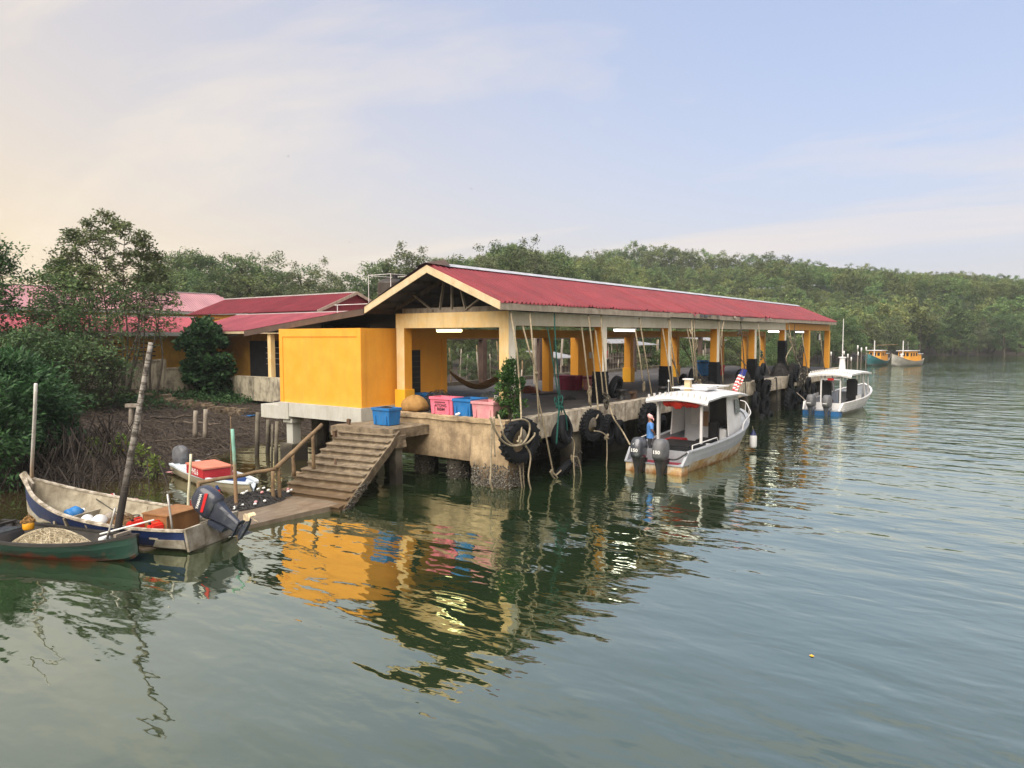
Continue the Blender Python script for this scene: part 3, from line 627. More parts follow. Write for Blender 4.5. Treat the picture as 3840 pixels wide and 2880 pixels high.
MB().box(BX0-.16, BX0+.5, 25.3, 25.95, 1.75, BZ0+.004).build('beam_end', m_newc, store, bevel=.01)
MB().box(BX0-.1, BX0+2.2, 25.952, 27.25, 1.72, 2.3).build('beam_end', m_newc, store, bevel=.015)
MB().box(19.15, 19.55, 25.3, 25.7, .7, 1.75).build('support_column', m_newc, store)
MB().box(19.05, 19.65, 25.2, 25.8, 1.6, 1.752).build('column_cap', m_newc, store)
MB().box(18.95, 19.75, 25.1, 25.9, -1, .72).build('column_footing', m_pile, store)
for x in (20.6, 23.5):
    for y in (21.4, 25.5): MB().box(x-.18, x+.18, y-.18, y+.18, -1, 2.0).build('support_column', m_pile, store)
MB().box(21.51, 28, 21.0, 28.9, 1.9, 2.28).build('floor_slab', m_newc, store)

# ------------------------------------------------------------------ buildings on the bank
m_oldw = mat('mildewed_wall', (.46, .42, .33), (.16, .14, .11), scale=1.8, rough=.9, bump=.4, streak=(.035, .032, .028), streak_amt=.9, contrast=(.3, .55))
m_yold = mat('ochre_wall', (.55, .31, .05), (.42, .22, .035), scale=1.5, rough=.75, bump=.1, streak=(.22, .13, .04), streak_amt=.4)
lb = empty('long_building', label='long low building with faded pink ribbed roof and ochre vent-block wall', cat='building')
MB().box(-2, 28.2, 44.6, 51.5, 2.2, 5.42).build('wall', m_yold, lb)
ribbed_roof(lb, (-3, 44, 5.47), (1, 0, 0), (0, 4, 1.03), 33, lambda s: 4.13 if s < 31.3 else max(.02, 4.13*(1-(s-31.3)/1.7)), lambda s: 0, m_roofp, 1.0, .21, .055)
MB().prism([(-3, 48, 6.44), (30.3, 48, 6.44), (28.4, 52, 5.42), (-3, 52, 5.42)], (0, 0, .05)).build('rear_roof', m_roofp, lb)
MB().box(-3, 28.9, 43.95, 44.0, 5.22, 5.46).build('eave_board', m_newc, lb)
MB().box(-3, 28.35, 47.85, 48.12, 6.49, 6.56).build('ridge_cap', m_cap, lb)
MB().beam((28.35, 48, 6.52), (30.1, 44, 5.5), .16, .05).build('hip_cap', m_roof, lb)
for gx_ in (17.6, 20.6, 22.6, 25.9):
    for r_ in range(4):
        for c_ in range(3): MB().box(gx_+c_*.38, gx_+c_*.38+.30, 44.575, 44.61, 3.98+r_*.26, 4.05+r_*.26).build('vent_slot', m_dark, lb)

fb = empty('far_building', label='tall rear building with lilac sheen ribbed roof behind the trees', cat='building')
MB().box(8, 42.5, 66.2, 76, 2.2, 7.5).build('wall', m_yold, fb)
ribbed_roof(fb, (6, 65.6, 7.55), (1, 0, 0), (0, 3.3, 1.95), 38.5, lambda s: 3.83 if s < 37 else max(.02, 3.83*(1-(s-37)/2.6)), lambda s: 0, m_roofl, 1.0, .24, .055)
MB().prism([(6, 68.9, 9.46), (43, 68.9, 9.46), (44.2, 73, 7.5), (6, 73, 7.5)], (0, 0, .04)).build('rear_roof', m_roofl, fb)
MB().box(6, 44.3, 65.4, 65.62, 7.3, 7.5).build('gutter', m_steel, fb)
MB().box(6, 43, 68.76, 69.04, 9.5, 9.56).build('ridge_cap', m_cap, fb)

lk = empty('link_building', label='low corridor building with striped pink roof joining the shed to the bank', cat='building')
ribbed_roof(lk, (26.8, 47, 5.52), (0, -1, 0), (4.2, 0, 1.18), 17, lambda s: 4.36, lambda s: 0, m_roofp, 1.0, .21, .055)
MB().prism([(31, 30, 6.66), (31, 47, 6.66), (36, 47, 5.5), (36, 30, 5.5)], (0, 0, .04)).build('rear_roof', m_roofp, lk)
MB().box(30.9, 31.12, 30, 47, 6.7, 6.77).build('ridge_cap', m_cap, lk)
MB().box(26.74, 26.79, 30, 47, 5.36, 5.5).build('eave_board', m_fasc, lk)
MB().box(28.9, 29.2, 29, 47, 2.4, 5.4).build('wall', m_yold, lk)
MB().box(28.84, 28.9, 38.6, 42.4, 2.4, 4.9).build('shutter', m_dark, lk)
for z in (3.4, 3.75, 4.1, 4.45): MB().box(28.8, 28.84, 38.8, 40.6, z, z+.05).build('shutter_slat', m_steel, lk)
for y in (37.6, 33.0): MB().box(26.9, 27.2, y-.15, y+.15, 2.45, 5.4).build('column', m_cream, lk)
MB().box(26.6, 27.0, 29.5, 41.0, 1.3, 2.75).build('plinth', m_oldw, lk)
MB().box(27.0, 29, 29.5, 47, 1.3, 2.44).build('floor', m_newc, lk)

ub = empty('upper_building', label='dark red gabled roof rising behind the corridor roof', cat='building')
ribbed_roof(ub, (31.2, 54, 6.85), (0, -1, 0), (3.4, 0, 1.32), 15.6, lambda s: 3.65, lambda s: 0, m_roof, 1.0, .24, .055)
MB().prism([(34.6, 38.4, 8.14), (34.6, 54, 8.14), (38, 54, 6.8), (38, 38.4, 6.8)], (0, 0, .04)).build('rear_roof', m_roof, ub)
MB().prism([(31.4, 38.6, 6.78), (37.8, 38.6, 6.78), (34.6, 38.6, 8.05)], (0, .1, 0)).build('gable', m_roof, ub)
MB().box(31.6, 37.6, 38.7, 53.5, 2.4, 6.8).build('wall', m_yold, ub)
MB().beam((31.2, 38.38, 6.8), (34.6, 38.38, 8.15), .05, .2).build('verge_board', m_fascg, ub); MB().beam((38, 38.38, 6.8), (34.6, 38.38, 8.15), .05, .2).build('verge_board', m_fascg, ub)
MB().box(34.45, 34.75, 38.4, 54, 8.17, 8.24).build('ridge_cap', m_cap, ub)

fence = empty('boundary_wall', label='old mildewed white boundary wall with pillars on the bank', cat='wall')
xs_ = [13.5, 16.2, 18.9, 21.4, 23.0, 25.4, 27.2]
for i, x in enumerate(xs_):
    MB().box(x-.16, x+.16, 42.45, 42.8, 1.7, 3.85).build('pillar', m_oldw, fence)
    if i < 6:
        top = (3.7, 3.72, 3.6, 3.72, 3.2, 3.72)[i]
        rough_box(MB(), x+.16, xs_[i+1]-.16, 42.55, 42.7, 1.7, top, .35, .03, 2).build('wall_panel', m_oldw, fence)
        MB().box(x+.16, xs_[i+1]-.16, 42.5, 42.75, top+.02, top+.12).build('coping', m_oldw, fence)
gp = empty('gate_pillar', label='pinkish block pillar with flat cap beside the corridor', cat='pillar')
pp = onz(905, 1425, 2.2); m_pinkb = mat('pink_blocks', (.42, .31, .24), (.33, .24, .18), scale=4, rough=.85, bump=.3)
for i in range(7): MB().box(pp.x-.2, pp.x+.2, pp.y-.2, pp.y+.2, 1.9+i*.25, 2.14+i*.25).build('block', m_pinkb, gp)
MB().box(pp.x-.28, pp.x+.28, pp.y-.28, pp.y+.28, 3.65, 3.78).build('cap', m_pinkb, gp)

# water tank on its frame behind the shed roof
tk = empty('water_tank', label='round black plastic water tank on a white steel frame behind the shed gable', cat='water tank')
tcx, tcy = 28.6, 29.0
m_tank = mat('tank_plastic', (.05, .042, .036), (.03, .026, .024), scale=3, rough=.5, bump=.1)
MB().lathe([(0, 5.9), (.72, 5.9), (.72, 7.4), (.74, 7.42), (.74, 7.47), (.72, 7.5), (.72, 8.05), (.69, 8.12), (.45, 8.28), (.25, 8.3), (.25, 8.36), (0, 8.37)], Matrix.Translation((tcx, tcy, 0)), 24).build('tank_body', m_tank, tk, smooth=False)
MB().lathe([(.727, 7.3), (.745, 7.33), (.727, 7.36)], Matrix.Translation((tcx, tcy, 0)), 24).build('tank_band', m_fasc, tk)
MB().box(tcx-.1, tcx+.12, tcy-.4, tcy-.2, 8.2, 8.55).build('inlet_box', m_blk, tk)
for dx in (-.85, .85):
    for dy in (-.85, .85): MB().tube([(tcx+dx, tcy+dy, 2.3), (tcx+dx, tcy+dy, 8.5)], .018, 6).build('frame_leg', m_wsteel, tk)
for z in (8.48,):
    for a, b in (((-1, -1), (1, -1)), ((-1, -1), (-1, 1)), ((1, 1), (-1, 1)), ((1, 1), (1, -1))): MB().tube([(tcx+.85*a[0], tcy+.85*a[1], z), (tcx+.85*b[0], tcy+.85*b[1], z)], .016, 6).build('frame_rail', m_wsteel, tk)
MB().box(tcx-.95, tcx+.95, tcy-.95, tcy+.95, 5.78, 5.9).build('platform', m_steel, tk)
for a, b in (((26.2, 27.0), (26.2, 30.8)),): MB().tube([(a[0], a[1], 6.85), (b[0], b[1], 6.85)], .02, 6).build('low_rail', m_wsteel, tk)
for y in (27.2, 30.6): MB().tube([(26.2, y, 5.6), (26.2, y, 6.85)], .022, 6).build('rail_post', m_wsteel, tk)

# ------------------------------------------------------------------ boats
def section_hull(st, n_side=5, inner=0.0):
    """stations: (x, half_top, half_chine, z_top, z_chine, z_keel) -> list of open section rings port..keel..starboard"""
    rings = []
    for (x, ht, hc, zt, zc, zk) in st:
        rings.append([(x, ht, zt), (x, ht*.55+hc*.45+.01, zt*.5+zc*.5), (x, hc, zc), (x, hc*.72, zc*.35+zk*.65), (x, 0, zk), (x, -hc*.72, zc*.35+zk*.65), (x, -hc, zc), (x, -(ht*.55+hc*.45+.01), zt*.5+zc*.5), (x, -ht, zt)])
    return rings
def densify(st, k=4):
    st = np.array(st, float); out_ = []
    for i in range(len(st)-1):
        p0, p1, p2, p3 = st[max(i-1, 0)], st[i], st[i+1], st[min(i+2, len(st)-1)]
        for j in range(k):
            t = j/k; out_.append(.5*((2*p1)+(p2-p0)*t+(2*p0-5*p1+4*p2-p3)*t*t+(3*p1-p0-3*p2+p3)*t**3))
    out_.append(st[-1]); return [tuple(q) for q in out_]
def make_hull(parent, st, mts, transom=True, thick=.05, floor=None, mfn=None, m_in=None, m_rail=None, rail=(.09, .05)):
    st = densify(st); R1 = section_hull(st); n = 9
    mb = MB(); vs = [p for r_ in R1 for p in r_]; fs = []; ms = []
    for i in range(len(R1)-1):
        for k in range(n-1): fs.append((i*n+k, (i+1)*n+k, (i+1)*n+k+1, i*n+k+1)); ms.append(mfn(k) if mfn else 0)
    if transom: fs.append(tuple(range(n))); ms.append(mfn(-1) if mfn else 0)
    mb.add(vs, fs, ms); hull = mb.build('hull', mts, parent, smooth=False)
    R2 = []
    for (x, ht, hc, zt, zc, zk), r_ in zip(st, R1):
        ht2, hc2 = max(ht-thick, .004), max(hc-thick, .003); z2 = zk+thick
        rr = section_hull([(x+(thick if x == st[0][0] else 0), ht2, hc2, zt+.004, zc+thick, z2)])[0]
        if floor is not None: rr = [(a, b, max(c, floor)) for a, b, c in rr]
        R2.append(rr)
    mi_ = MB(); vs = [p for r_ in R2 for p in r_]; fs = []
    for i in range(len(R2)-1):
        for k in range(n-1): fs.append((i*n+k, i*n+k+1, (i+1)*n+k+1, (i+1)*n+k))
    if transom: fs.append(tuple(range(n))[::-1])
    mi_.add(vs, fs).build('inner_hull', m_in or mts, parent)
    for sg in (1, -1):
        ra = MB(); rings = []
        for (x, ht, hc, zt, zc, zk) in st:
            o_, i_ = (ht+.025)*sg, max(ht-rail[0], 0)*sg
            rings.append([(x, o_, zt-.02), (x, o_, zt+rail[1]), (x, i_, zt+rail[1]), (x, i_, zt-.005)])
        ra.loft(rings).build('gunwale', m_rail or m_in or mts, parent)
    return st, hull

def outboard(parent, loc, tilt, yaw, sc, mcowl, mleg, stripe=None, badge=None, brand=None, propm=None, covered=None, text_back=None):
    """outboard with boat-local origin at the clamp; the boat lies towards +x, the motor hangs off at -x"""
    M = Matrix.Translation(loc) @ Matrix.Rotation(yaw, 4, 'Z') @ Matrix.Rotation(tilt, 4, 'Y') @ Matrix.Diagonal((sc, sc, sc, 1))
    rings = []
    prof = [(.02, .21, .13, .10), (.06, .30, .185, .0), (.16, .335, .20, .0), (.34, .335, .205, -.01), (.50, .31, .20, -.015), (.60, .26, .175, -.02), (.655, .19, .13, -.03), (.67, .10, .07, -.03)]
    for (z, lx, ly, off) in prof:
        r_ = []
        for k in range(20):
            a = 2*math.pi*k/20; ca, sa = math.cos(a), math.sin(a); e = .62
            r_.append(M @ V((-.25+off*.4+lx*math.copysign(abs(ca)**e, ca), ly*math.copysign(abs(sa)**e, sa), z)))
        rings.append(r_)
    cow = MB().loft(rings).build('motor_cowling', mcowl, parent, smooth=True)
    mid = []
    for (z, x0, x1, hw) in ((.05, -.48, .0, .15), (-.08, -.44, -.02, .125), (-.32, -.40, -.06, .085), (-.62, -.37, -.10, .06), (-.70, -.36, -.12, .055)):
        mid.append([M @ V(p) for p in ((x0, -hw*.6, z), (x0+.05, -hw, z), (x1-.05, -hw, z), (x1, -hw*.5, z), (x1, hw*.5, z), (x1-.05, hw, z), (x0+.05, hw, z), (x0, hw*.6, z))])
    MB().loft(mid).build('motor_leg', mleg, parent, smooth=False)
    g = MB(); rg = []
    for (x, r_) in ((.02, .015), (-.04, .055), (-.2, .07), (-.4, .065), (-.52, .05), (-.58, .03)):
        rg.append([M @ V((x-.02, r_*math.cos(a), -.80+r_*math.sin(a))) for a in np.linspace(0, 2*math.pi, 11)[:-1]])
    g.loft(rg); g.add([M @ V(p) for p in ((-.44, -.13, -.66), (-.44, .13, -.66), (.0, .10, -.66), (.0, -.10, -.66), (-.44, -.13, -.64), (-.44, .13, -.64), (.0, .10, -.64), (.0, -.10, -.64))], [(0, 1, 2, 3), (7, 6, 5, 4), (0, 4, 5, 1), (1, 5, 6, 2), (2, 6, 7, 3), (3, 7, 4, 0)])
    g.add([M @ V(p) for p in ((-.34, -.03, -.66), (-.1, -.03, -.66), (-.1, .03, -.66), (-.34, .03, -.66), (-.34, -.03, -.78), (-.1, -.03, -.78), (-.1, .03, -.78), (-.34, .03, -.78))], [(0, 1, 5, 4), (1, 2, 6, 5), (2, 3, 7, 6), (3, 0, 4, 7)])
    g.add([M @ V(p) for p in ((-.15, -.012, -.86), (-.32, -.012, -.86), (-.38, -.012, -1.02), (-.15, .012, -.86), (-.32, .012, -.86), (-.38, .012, -1.02))], [(0, 1, 2), (5, 4, 3), (0, 3, 4, 1), (1, 4, 5, 2), (2, 5, 3, 0)])
    g.build('gearcase', mleg, parent, smooth=False)
    pr_ = MB()
    for k in range(3):
        a = k*2*math.pi/3+.4; pts = []
        for (r_, w_) in ((.04, .03), (.10, .09), (.16, .11), (.205, .05)):
            for s_ in (-1, 1): 
                aa = a+s_*w_/max(r_, .05)*.9; pts.append(M @ V((-.64-s_*.035, r_*math.cos(aa), -.80+r_*math.sin(aa))))
        pr_.add(pts, [(0, 1, 3, 2), (2, 3, 5, 4), (4, 5, 7, 6)])
        pr_.add([p+V((.006, .004, .006)) for p in pts], [(2, 3, 1, 0), (4, 5, 3, 2), (6, 7, 5, 4)])
    pr_.build('propeller', propm or mleg, parent)
    br = MB()
    br.add([M @ V(p) for p in ((.0, -.14, .02), (.12, -.14, .02), (.12, .14, .02), (.0, .14, .02), (-.06, -.12, -.4), (.06, -.12, -.4), (.06, .12, -.4), (-.06, .12, -.4))], [(0, 1, 2, 3), (7, 6, 5, 4), (0, 4, 5, 1), (1, 5, 6, 2), (2, 6, 7, 3), (3, 7, 4, 0)])
    br.build('clamp_bracket', mleg, parent)
    if stripe:
        for s_ in (-1, 1):
            MB().add([M @ V(p) for p in ((-.555, s_*.206, .30), (-.10, s_*.212, .19), (-.06, s_*.212, .25), (-.50, s_*.206, .37))], [(0, 1, 2, 3) if s_ < 0 else (3, 2, 1, 0)]).build('stripe', stripe, cow)
    if brand:
        for s_ in (-1, 1):
            MM = M @ Matrix.Translation((-.26, s_*.2165, .40)) @ Matrix.Rotation(math.pi/2, 4, 'X')
            if s_ > 0: MM = MM @ Matrix.Rotation(math.pi, 4, 'Y')
            text_mesh(brand, .092, MM @ Matrix.Rotation(-.2*s_*-1 if s_ > 0 else -.2, 4, 'Z'), m_plw, 'lettering', cow, .003)
    if text_back:
        MM = M @ facing((-.597, 0, .27), (-1, 0, .02)); text_mesh(text_back, .14, MM, m_plw, 'lettering', cow, .006, 1.15)
    return M

# ---- large grey launch at the quay, person aboard
m_alu = mat('grey_marine_paint', (.33, .36, .41), (.27, .29, .33), scale=2, rough=.45, bump=.06, streak=(.20, .20, .21), streak_amt=.3)
m_rhull = mat('rust_streaked_hull', (.70, .66, .57), (.52, .33, .13), scale=1.6, rough=.6, bump=.12, contrast=(.42, .6), streak=(.30, .15, .04), streak_amt=.6, wet=(-.02, .17, (.30, .13, .035)))
m_deckr = mat('red_deck_paint', (.26, .018, .035), (.19, .014, .03), scale=3, rough=.6, bump=.1)
m_wcab = mat('white_cabin_paint', (.63, .65, .69), (.54, .56, .60), scale=1.5, rough=.4, bump=.04)
m_black = mat('black_vinyl', (.013, .014, .017), (.008, .008, .01), scale=3, rough=.45, bump=.2, bscale=8)
m_cowl = mat('grey_cowling', (.085, .095, .12), (.07, .078, .10), scale=3, rough=.25, bump=.02, metal=.3, coat=.5)
m_cowl2 = mat('worn_cowling', (.13, .135, .15), (.08, .085, .10), scale=6, rough=.5, bump=.1)
m_cowlb = mat('blue_black_cowling', (.035, .043, .068), (.028, .034, .055), scale=3, rough=.32, bump=.02, coat=.3)
m_red = mat('red_plastic', (.55, .02, .025), (.45, .015, .02), scale=3, rough=.45, bump=.05)
m_orange = mat('orange_fabric', (.75, .055, .03), (.55, .03, .02), scale=5, rough=.8, bump=.4)
m_glass = mat('tinted_glass', (.10, .12, .14), rough=.08, bump=0, spec=.8)
b1 = empty('launch', (25.97, 11.87, 0), R(.8), 'grey launch with white cabin, red fenders and two outboards moored at the jetty', 'boat')
st1 = [(0, 1.24, 1.22, .80, .40, -.75), (1.6, 1.38, 1.33, .84, .41, -.75), (4.0, 1.48, 1.40, .93, .46, -.75), (6.0, 1.40, 1.22, 1.08, .56, -.7), (7.6, 1.05, .78, 1.30, .72, -.5), (8.8, .52, .32, 1.50, .92, -.2), (9.4, .05, .03, 1.60, 1.1, .35)]
make_hull(b1, st1, [m_alu, m_rhull], floor=.42, mfn=lambda k: 1 if k in (2, 3, 4, 5) else 0, m_in=m_alu, m_rail=m_alu, thick=.07, rail=(.16, .03))
# stern platform, white lower transom panel with rust tide line
MB().box(-.02, .0, -1.10, 1.10, -.2, .30).build('lower_transom', m_rhull, b1)
MB().box(-.62, -.021, -1.14, 1.14, -.1, .31).build('motor_pod', m_rhull, b1)
MB().box(-.66, -.0, -1.18, 1.18, .312, .37).build('stern_shelf', m_alu, b1, bevel=.01)
MB().box(-.55, -.06, -.95, .95, .371, .376).build('red_deck_panel', m_deckr, b1)
for s_ in (-1, 1): MB().prism([(-.66, 1.19*s_, .34), (0, 1.24*s_, .34), (0, 1.24*s_, .84), (-.14, 1.24*s_, .84)], (0, -.10*s_, 0)).build('stern_cheek', m_alu, b1)
for (y, mc, tx) in ((.46, m_cowl, '150'), (-.43, m_cowl2, '150')):
    outboard(b1, (-.62, y, .52), R(4), 0, 1.22, mc, m_blk, None, None, None, None, None, tx)
for y, mc in ((.46, m_plw),):
    MB().add([(-1.38, y-.02, 1.14), (-1.38, y+.03, 1.14), (-1.375, y, 1.19)], [(0, 1, 2)]).build('badge', m_plw, b1)
# cockpit seat, engine box, cabin
MB().box(.9, 2.6, -.78, .72, .43, .60).build('engine_box', m_wcab, b1, bevel=.02)
MB().box(.86, 2.7, -.84, .78, .62, .86).build('black_cushion', m_black, b1, bevel=.06)
MB().box(2.75, 3.6, -1.0, -.35, .43, .78).build('side_locker', m_wcab, b1, bevel=.02); MB().box(2.72, 3.65, -1.03, -.33, .79, .9).build('black_cushion', m_black, b1, bevel=.04)
MB().box(2.9, 3.7, .35, 1.1, .44, .8).build('red_cooler_box', m_red, b1, bevel=.03)
CXA, CXB = 3.1, 6.1
for s_ in (-1, 1):
    MB().prism([(CXA+(1.4 if s_ < 0 else .6), 1.16*s_, .9), (CXB+.35, 1.1*s_, 1.0), (CXB, 1.0*s_, 2.52), (CXA+(1.4 if s_ < 0 else .6), 1.05*s_, 2.60)], (0, -.05*s_, 0)).build('cabin_side', m_wcab, b1)
    MB().prism([(CXB-.75, 1.145*s_, 1.75), (CXB-.05, 1.12*s_, 1.8), (CXB-.2, 1.06*s_, 2.38), (CXB-.75, 1.095*s_, 2.40)], (0, .012*s_, 0)).build('side_window', m_glass, b1)
MB().prism([(CXB+.35, 1.05, 1.0), (CXB+.35, -1.05, 1.0), (CXB+.02, -.98, 2.5), (CXB+.02, .98, 2.5)], (-.04, 0, 0)).build('windscreen_frame', m_wcab, b1)
MB().prism([(CXB+.24, .85, 1.45), (CXB+.24, -.85, 1.45), (CXB+.07, -.82, 2.38), (CXB+.07, .82, 2.38)], (.03, 0, 0)).build('windscreen', m_glass, b1)
MB().box(5.0, 5.05, -.1, 1.02, .45, 2.55).build('bulkhead', m_wcab, b1)
MB().box(4.96, 4.998, .25, .7, 1.25, 2.2).build('door_panel', m_plw, b1); m_card = mat('kraft_card', (.36, .23, .14), (.30, .19, .11), rough=.8, bump=.05)
MB().box(4.94, 4.97, -.08, .30, 1.2, 1.85).build('notice_board', m_card, b1)
MB().box(4.6, 5.6, -1.0, -.3, .43, 1.15).build('helm_console', m_wcab, b1, bevel=.03)
MB().box(4.3, 4.55, -.75, -.3, .43, 1.5).build('helm_seat', m_black, b1, bevel=.06)
MB().box(5.0, 5.06, -1.0, -.12, 1.2, 2.55).build('dark_curtain', m_black, b1)
# hardtop: cambered white sheet with rails
mb = MB(); rings = []
for (x, zz) in ((1.5, 2.66), (1.57, 2.80), (3.2, 2.88), (5.4, 2.84), (6.5, 2.72)):
    r_ = []
    for k in range(13):
        y = -1.32+2.64*k/12; r_.append((x, y, zz-.17*(y/1.32)**2))
    for k in range(12, -1, -1):
        y = -1.32+2.64*k/12; r_.append((x+.02, y*.985, zz-.09-.15*(y/1.32)**2))
    rings.append(r_)
mb.loft(rings).build('hardtop', m_wcab, b1)
for y in np.linspace(-1.2, 1.2, 11): MB().box(1.53, 1.62, y-.03, y+.03, 2.78-.17*(y/1.32)**2, 2.93-.17*(y/1.32)**2).build('rod_holder', m_wsteel, b1)
for (x, y) in ((1.95, .95), (1.95, -.9), (2.1, .98)): MB().box(x-.045, x+.045, y-.045, y+.045, .86, 2.70).build('roof_post', m_wsteel, b1)
for s_ in (-1, 1):
    MB().beam((2.9, .75*s_, 3.0), (5.6, .75*s_, 2.98), .05, .05).build('roof_rack_rail', m_wsteel, b1)
MB().beam((2.9, -.75, 3.0), (2.9, .75, 3.0), .05, .05).build('roof_rack_rail', m_wsteel, b1); MB().beam((5.6, -.75, 2.98), (5.6, .75, 2.98), .05, .05).build('roof_rack_rail', m_wsteel, b1)
MB().box(3.3, 4.6, -.6, .6, 2.88, 3.02).build('roof_hatch', m_wcab, b1, bevel=.03)
MB().box(3.0, 3.22, .02, .26, 2.86, 3.34).build('radar_post', m_fasc, b1); MB().box(2.94, 3.28, -.04, .32, 3.34, 3.39).build('post_cap', m_wsteel, b1)
MB().tube([(2.2, .62, 2.78), (2.2, .62, 3.31)], .018, 6).build('aerial', m_steel, b1); MB().lathe([(0, 0), (.035, .0), (.035, .08), (0, .09)], Matrix.Translation((2.2, .62, 3.28)), 10).build('aerial_cap', m_wsteel, b1)
for k, (x, y) in enumerate(((1.95, .48), (1.9, .08), (1.95, -.36), (1.95, -.62))):
    mb = MB(); rings = []
    for (z, r_) in ((2.62, .12), (2.56, .24), (2.46, .27), (2.36, .2), (2.22 if k == 1 else 2.30, .07)): rings.append([(x+r_*math.cos(a)*.9, y+r_*1.05*math.sin(a)*(1+.2*math.sin(3*a+k)), z+.03*math.sin(2*a+k)) for a in np.linspace(0, 2*math.pi, 13)[:-1]])
    mb.loft(rings).build('life_jacket', m_orange, b1)
# side decks rails
for s_ in (-1, 1):
    pts = [(.15, 1.24*s_, .86), (.15, 1.24*s_, 1.04), (2.4, 1.38*s_, 1.10), (2.55, 1.40*s_, .9)]; MB().tube(pts, .022, 6).build('hand_rail', m_wsteel, b1)
    pts = smooth_path([(5.6, 1.38*s_, 1.03), (5.9, 1.36*s_, 1.38), (7.2, 1.22*s_, 1.62), (8.0, .9*s_, 1.80), (9.0, .42*s_, 1.98), (9.35, .06*s_, 2.02)], 4); MB().tube(pts, .024, 6).build('bow_rail', m_wsteel, b1)
    for (x, y, z0, z1) in ((7.0, 1.22, 1.15, 1.62), (8.0, .9, 1.32, 1.80), (9.0, .42, 1.5, 1.98)): MB().tube([(x, y*s_, z0), (x, y*s_, z1)], .02, 6).build('rail_stanchion', m_wsteel, b1)
mb = MB(); rr = [[(x, h*.9*k, z-.10) for k in (-1, -.5, 0, .5, 1)] for (x, h, z) in ((6.3, 1.34, 1.08), (7.2, 1.12, 1.22), (8.0, .85, 1.36), (8.8, .45, 1.50), (9.3, .1, 1.58))]
mb.loft(rr, closed=False, caps=False).build('foredeck', m_alu, b1)
MB().box(6.5, 7.0, -.9, -.5, 1.10, 1.115).build('red_mat', m_deckr, b1); MB().box(7.7, 8.1, -.1, .5, 1.25, 1.5).build('deck_box', m_alu, b1, bevel=.03)
# black tiller arm lying across the stern
MB().tube(smooth_path([(-.5, -.55, .55), (-.45, -.85, .56), (-.35, -1.1, .72), (-.28, -1.22, .82)], 5), .035, 7).build('tow_arm', m_blk, b1, smooth=True)
# draped flag on a staff
fl = MB().tube([(6.5, -.62, 1.05), (6.78, -.98, 3.75)], .015, 6).build('flag_staff', m_bwood, b1)
m_flw = mat('flag_white', (.75, .74, .74), rough=.8, bump=.05); m_flr = mat('flag_red', (.62, .03, .05), rough=.8, bump=.05); m_flb = mat('flag_blue', (.02, .03, .22), rough=.8, bump=.05)
mb = MB(); vs = []; fs = []; ms = []; nu, nv = 14, 8
for j in range(nv+1):
    for i in range(nu+1):
        a = i/nu; b_ = j/nv
        vs.append((6.76-.22*a+.14*b_*(1-.3*a), -.95+.36*a-.20*b_*(1-.3*a)+.05*math.sin(b_*9+a*3), 3.70-.98*a-.10*b_+.02*math.sin(b_*8)))
for j in range(nv):
    for i in range(nu): fs.append((j*(nu+1)+i, j*(nu+1)+i+1, (j+1)*(nu+1)+i+1, (j+1)*(nu+1)+i)); ms.append(2 if (i < 4) else (1 if i % 2 else 0))
mb.add(vs, fs, ms).build('flag', [m_flw, m_flr, m_flb], b1)
# fender hanging at the bow
fd = empty('bow_fender', b1.matrix_basis @ V((6.9, -1.46, .0)), 0, 'white cylinder fender with blue top hanging from the launch bow', 'fender')
MB().lathe([(0, .10), (.13, .12), (.16, .2), (.16, .62), (.13, .70)], None, 16).build('fender_body', m_wcab, fd, smooth=True)
MB().lathe([(.135, .69), (.11, .76), (.04, .88), (.03, .93), (0, .93)], None, 16).build('fender_top', mat('navy_plastic', (.02, .03, .12), rough=.5, bump=.05), fd, smooth=True)
MB().tube([(0, 0, .9), (0, .05, 1.12)], .012, 6).build('fender_line', m_rope, fd)

# ---- second launch farther along
m_blue = mat('blue_boat_paint', (.02, .13, .36), (.015, .10, .28), scale=2, rough=.5, bump=.06)
b2 = empty('open_launch', (50.6, 11.6, 0), R(-5), 'white open launch with blue waterline and twin grey outboards under a flat canopy', 'boat')
st2 = [(0, 1.26, 1.16, .78, .20, -.25), (2, 1.4, 1.2, .84, .22, -.26), (4.2, 1.45, 1.18, .95, .26, -.26), (6.2, 1.25, .9, 1.15, .36, -.2), (7.8, .75, .42, 1.38, .55, .0), (8.9, .05, .03, 1.58, .85, .4)]
make_hull(b2, st2, [m_wsteel, m_blue], floor=.38, mfn=lambda k: 1 if k in (3, 4) else 0, m_in=m_alu, m_rail=m_wsteel, thick=.06, rail=(.12, .03))
for z in (.36, .52, .68):
    for s_ in (-1, 1): MB().tube([(x, (hc+(ht-hc)*(z-.2)/.6+.012)*s_, z+.02*x) for (x, ht, hc) in ((.05, 1.26, 1.16), (2, 1.4, 1.2), (4.2, 1.45, 1.18))], .022, 5).build('rubbing_strake', m_wsteel, b2)
MB().box(-.6, -.012, -1.14, 1.14, -.15, .28).build('motor_pod', m_blue, b2); MB().box(-.62, -.0, -1.16, 1.16, .282, .34).build('stern_shelf', m_alu, b2)
for s_ in (-1, 1): MB().prism([(-.6, 1.17*s_, .3), (0, 1.27*s_, .3), (0, 1.27*s_, .82), (-.12, 1.27*s_, .82)], (0, -.10*s_, 0)).build('stern_cheek', m_wsteel, b2)
for y in (.52, -.48): outboard(b2, (-.55, y, .5), R(3), 0, 1.25, m_cowl2, m_cowl, text_back=None)
for y in (.52, -.48): MB().box(-1.335, -1.33, y-.13, y+.13, .80, .85).build('lettering', m_plw, b2)
mb = MB(); rings = []
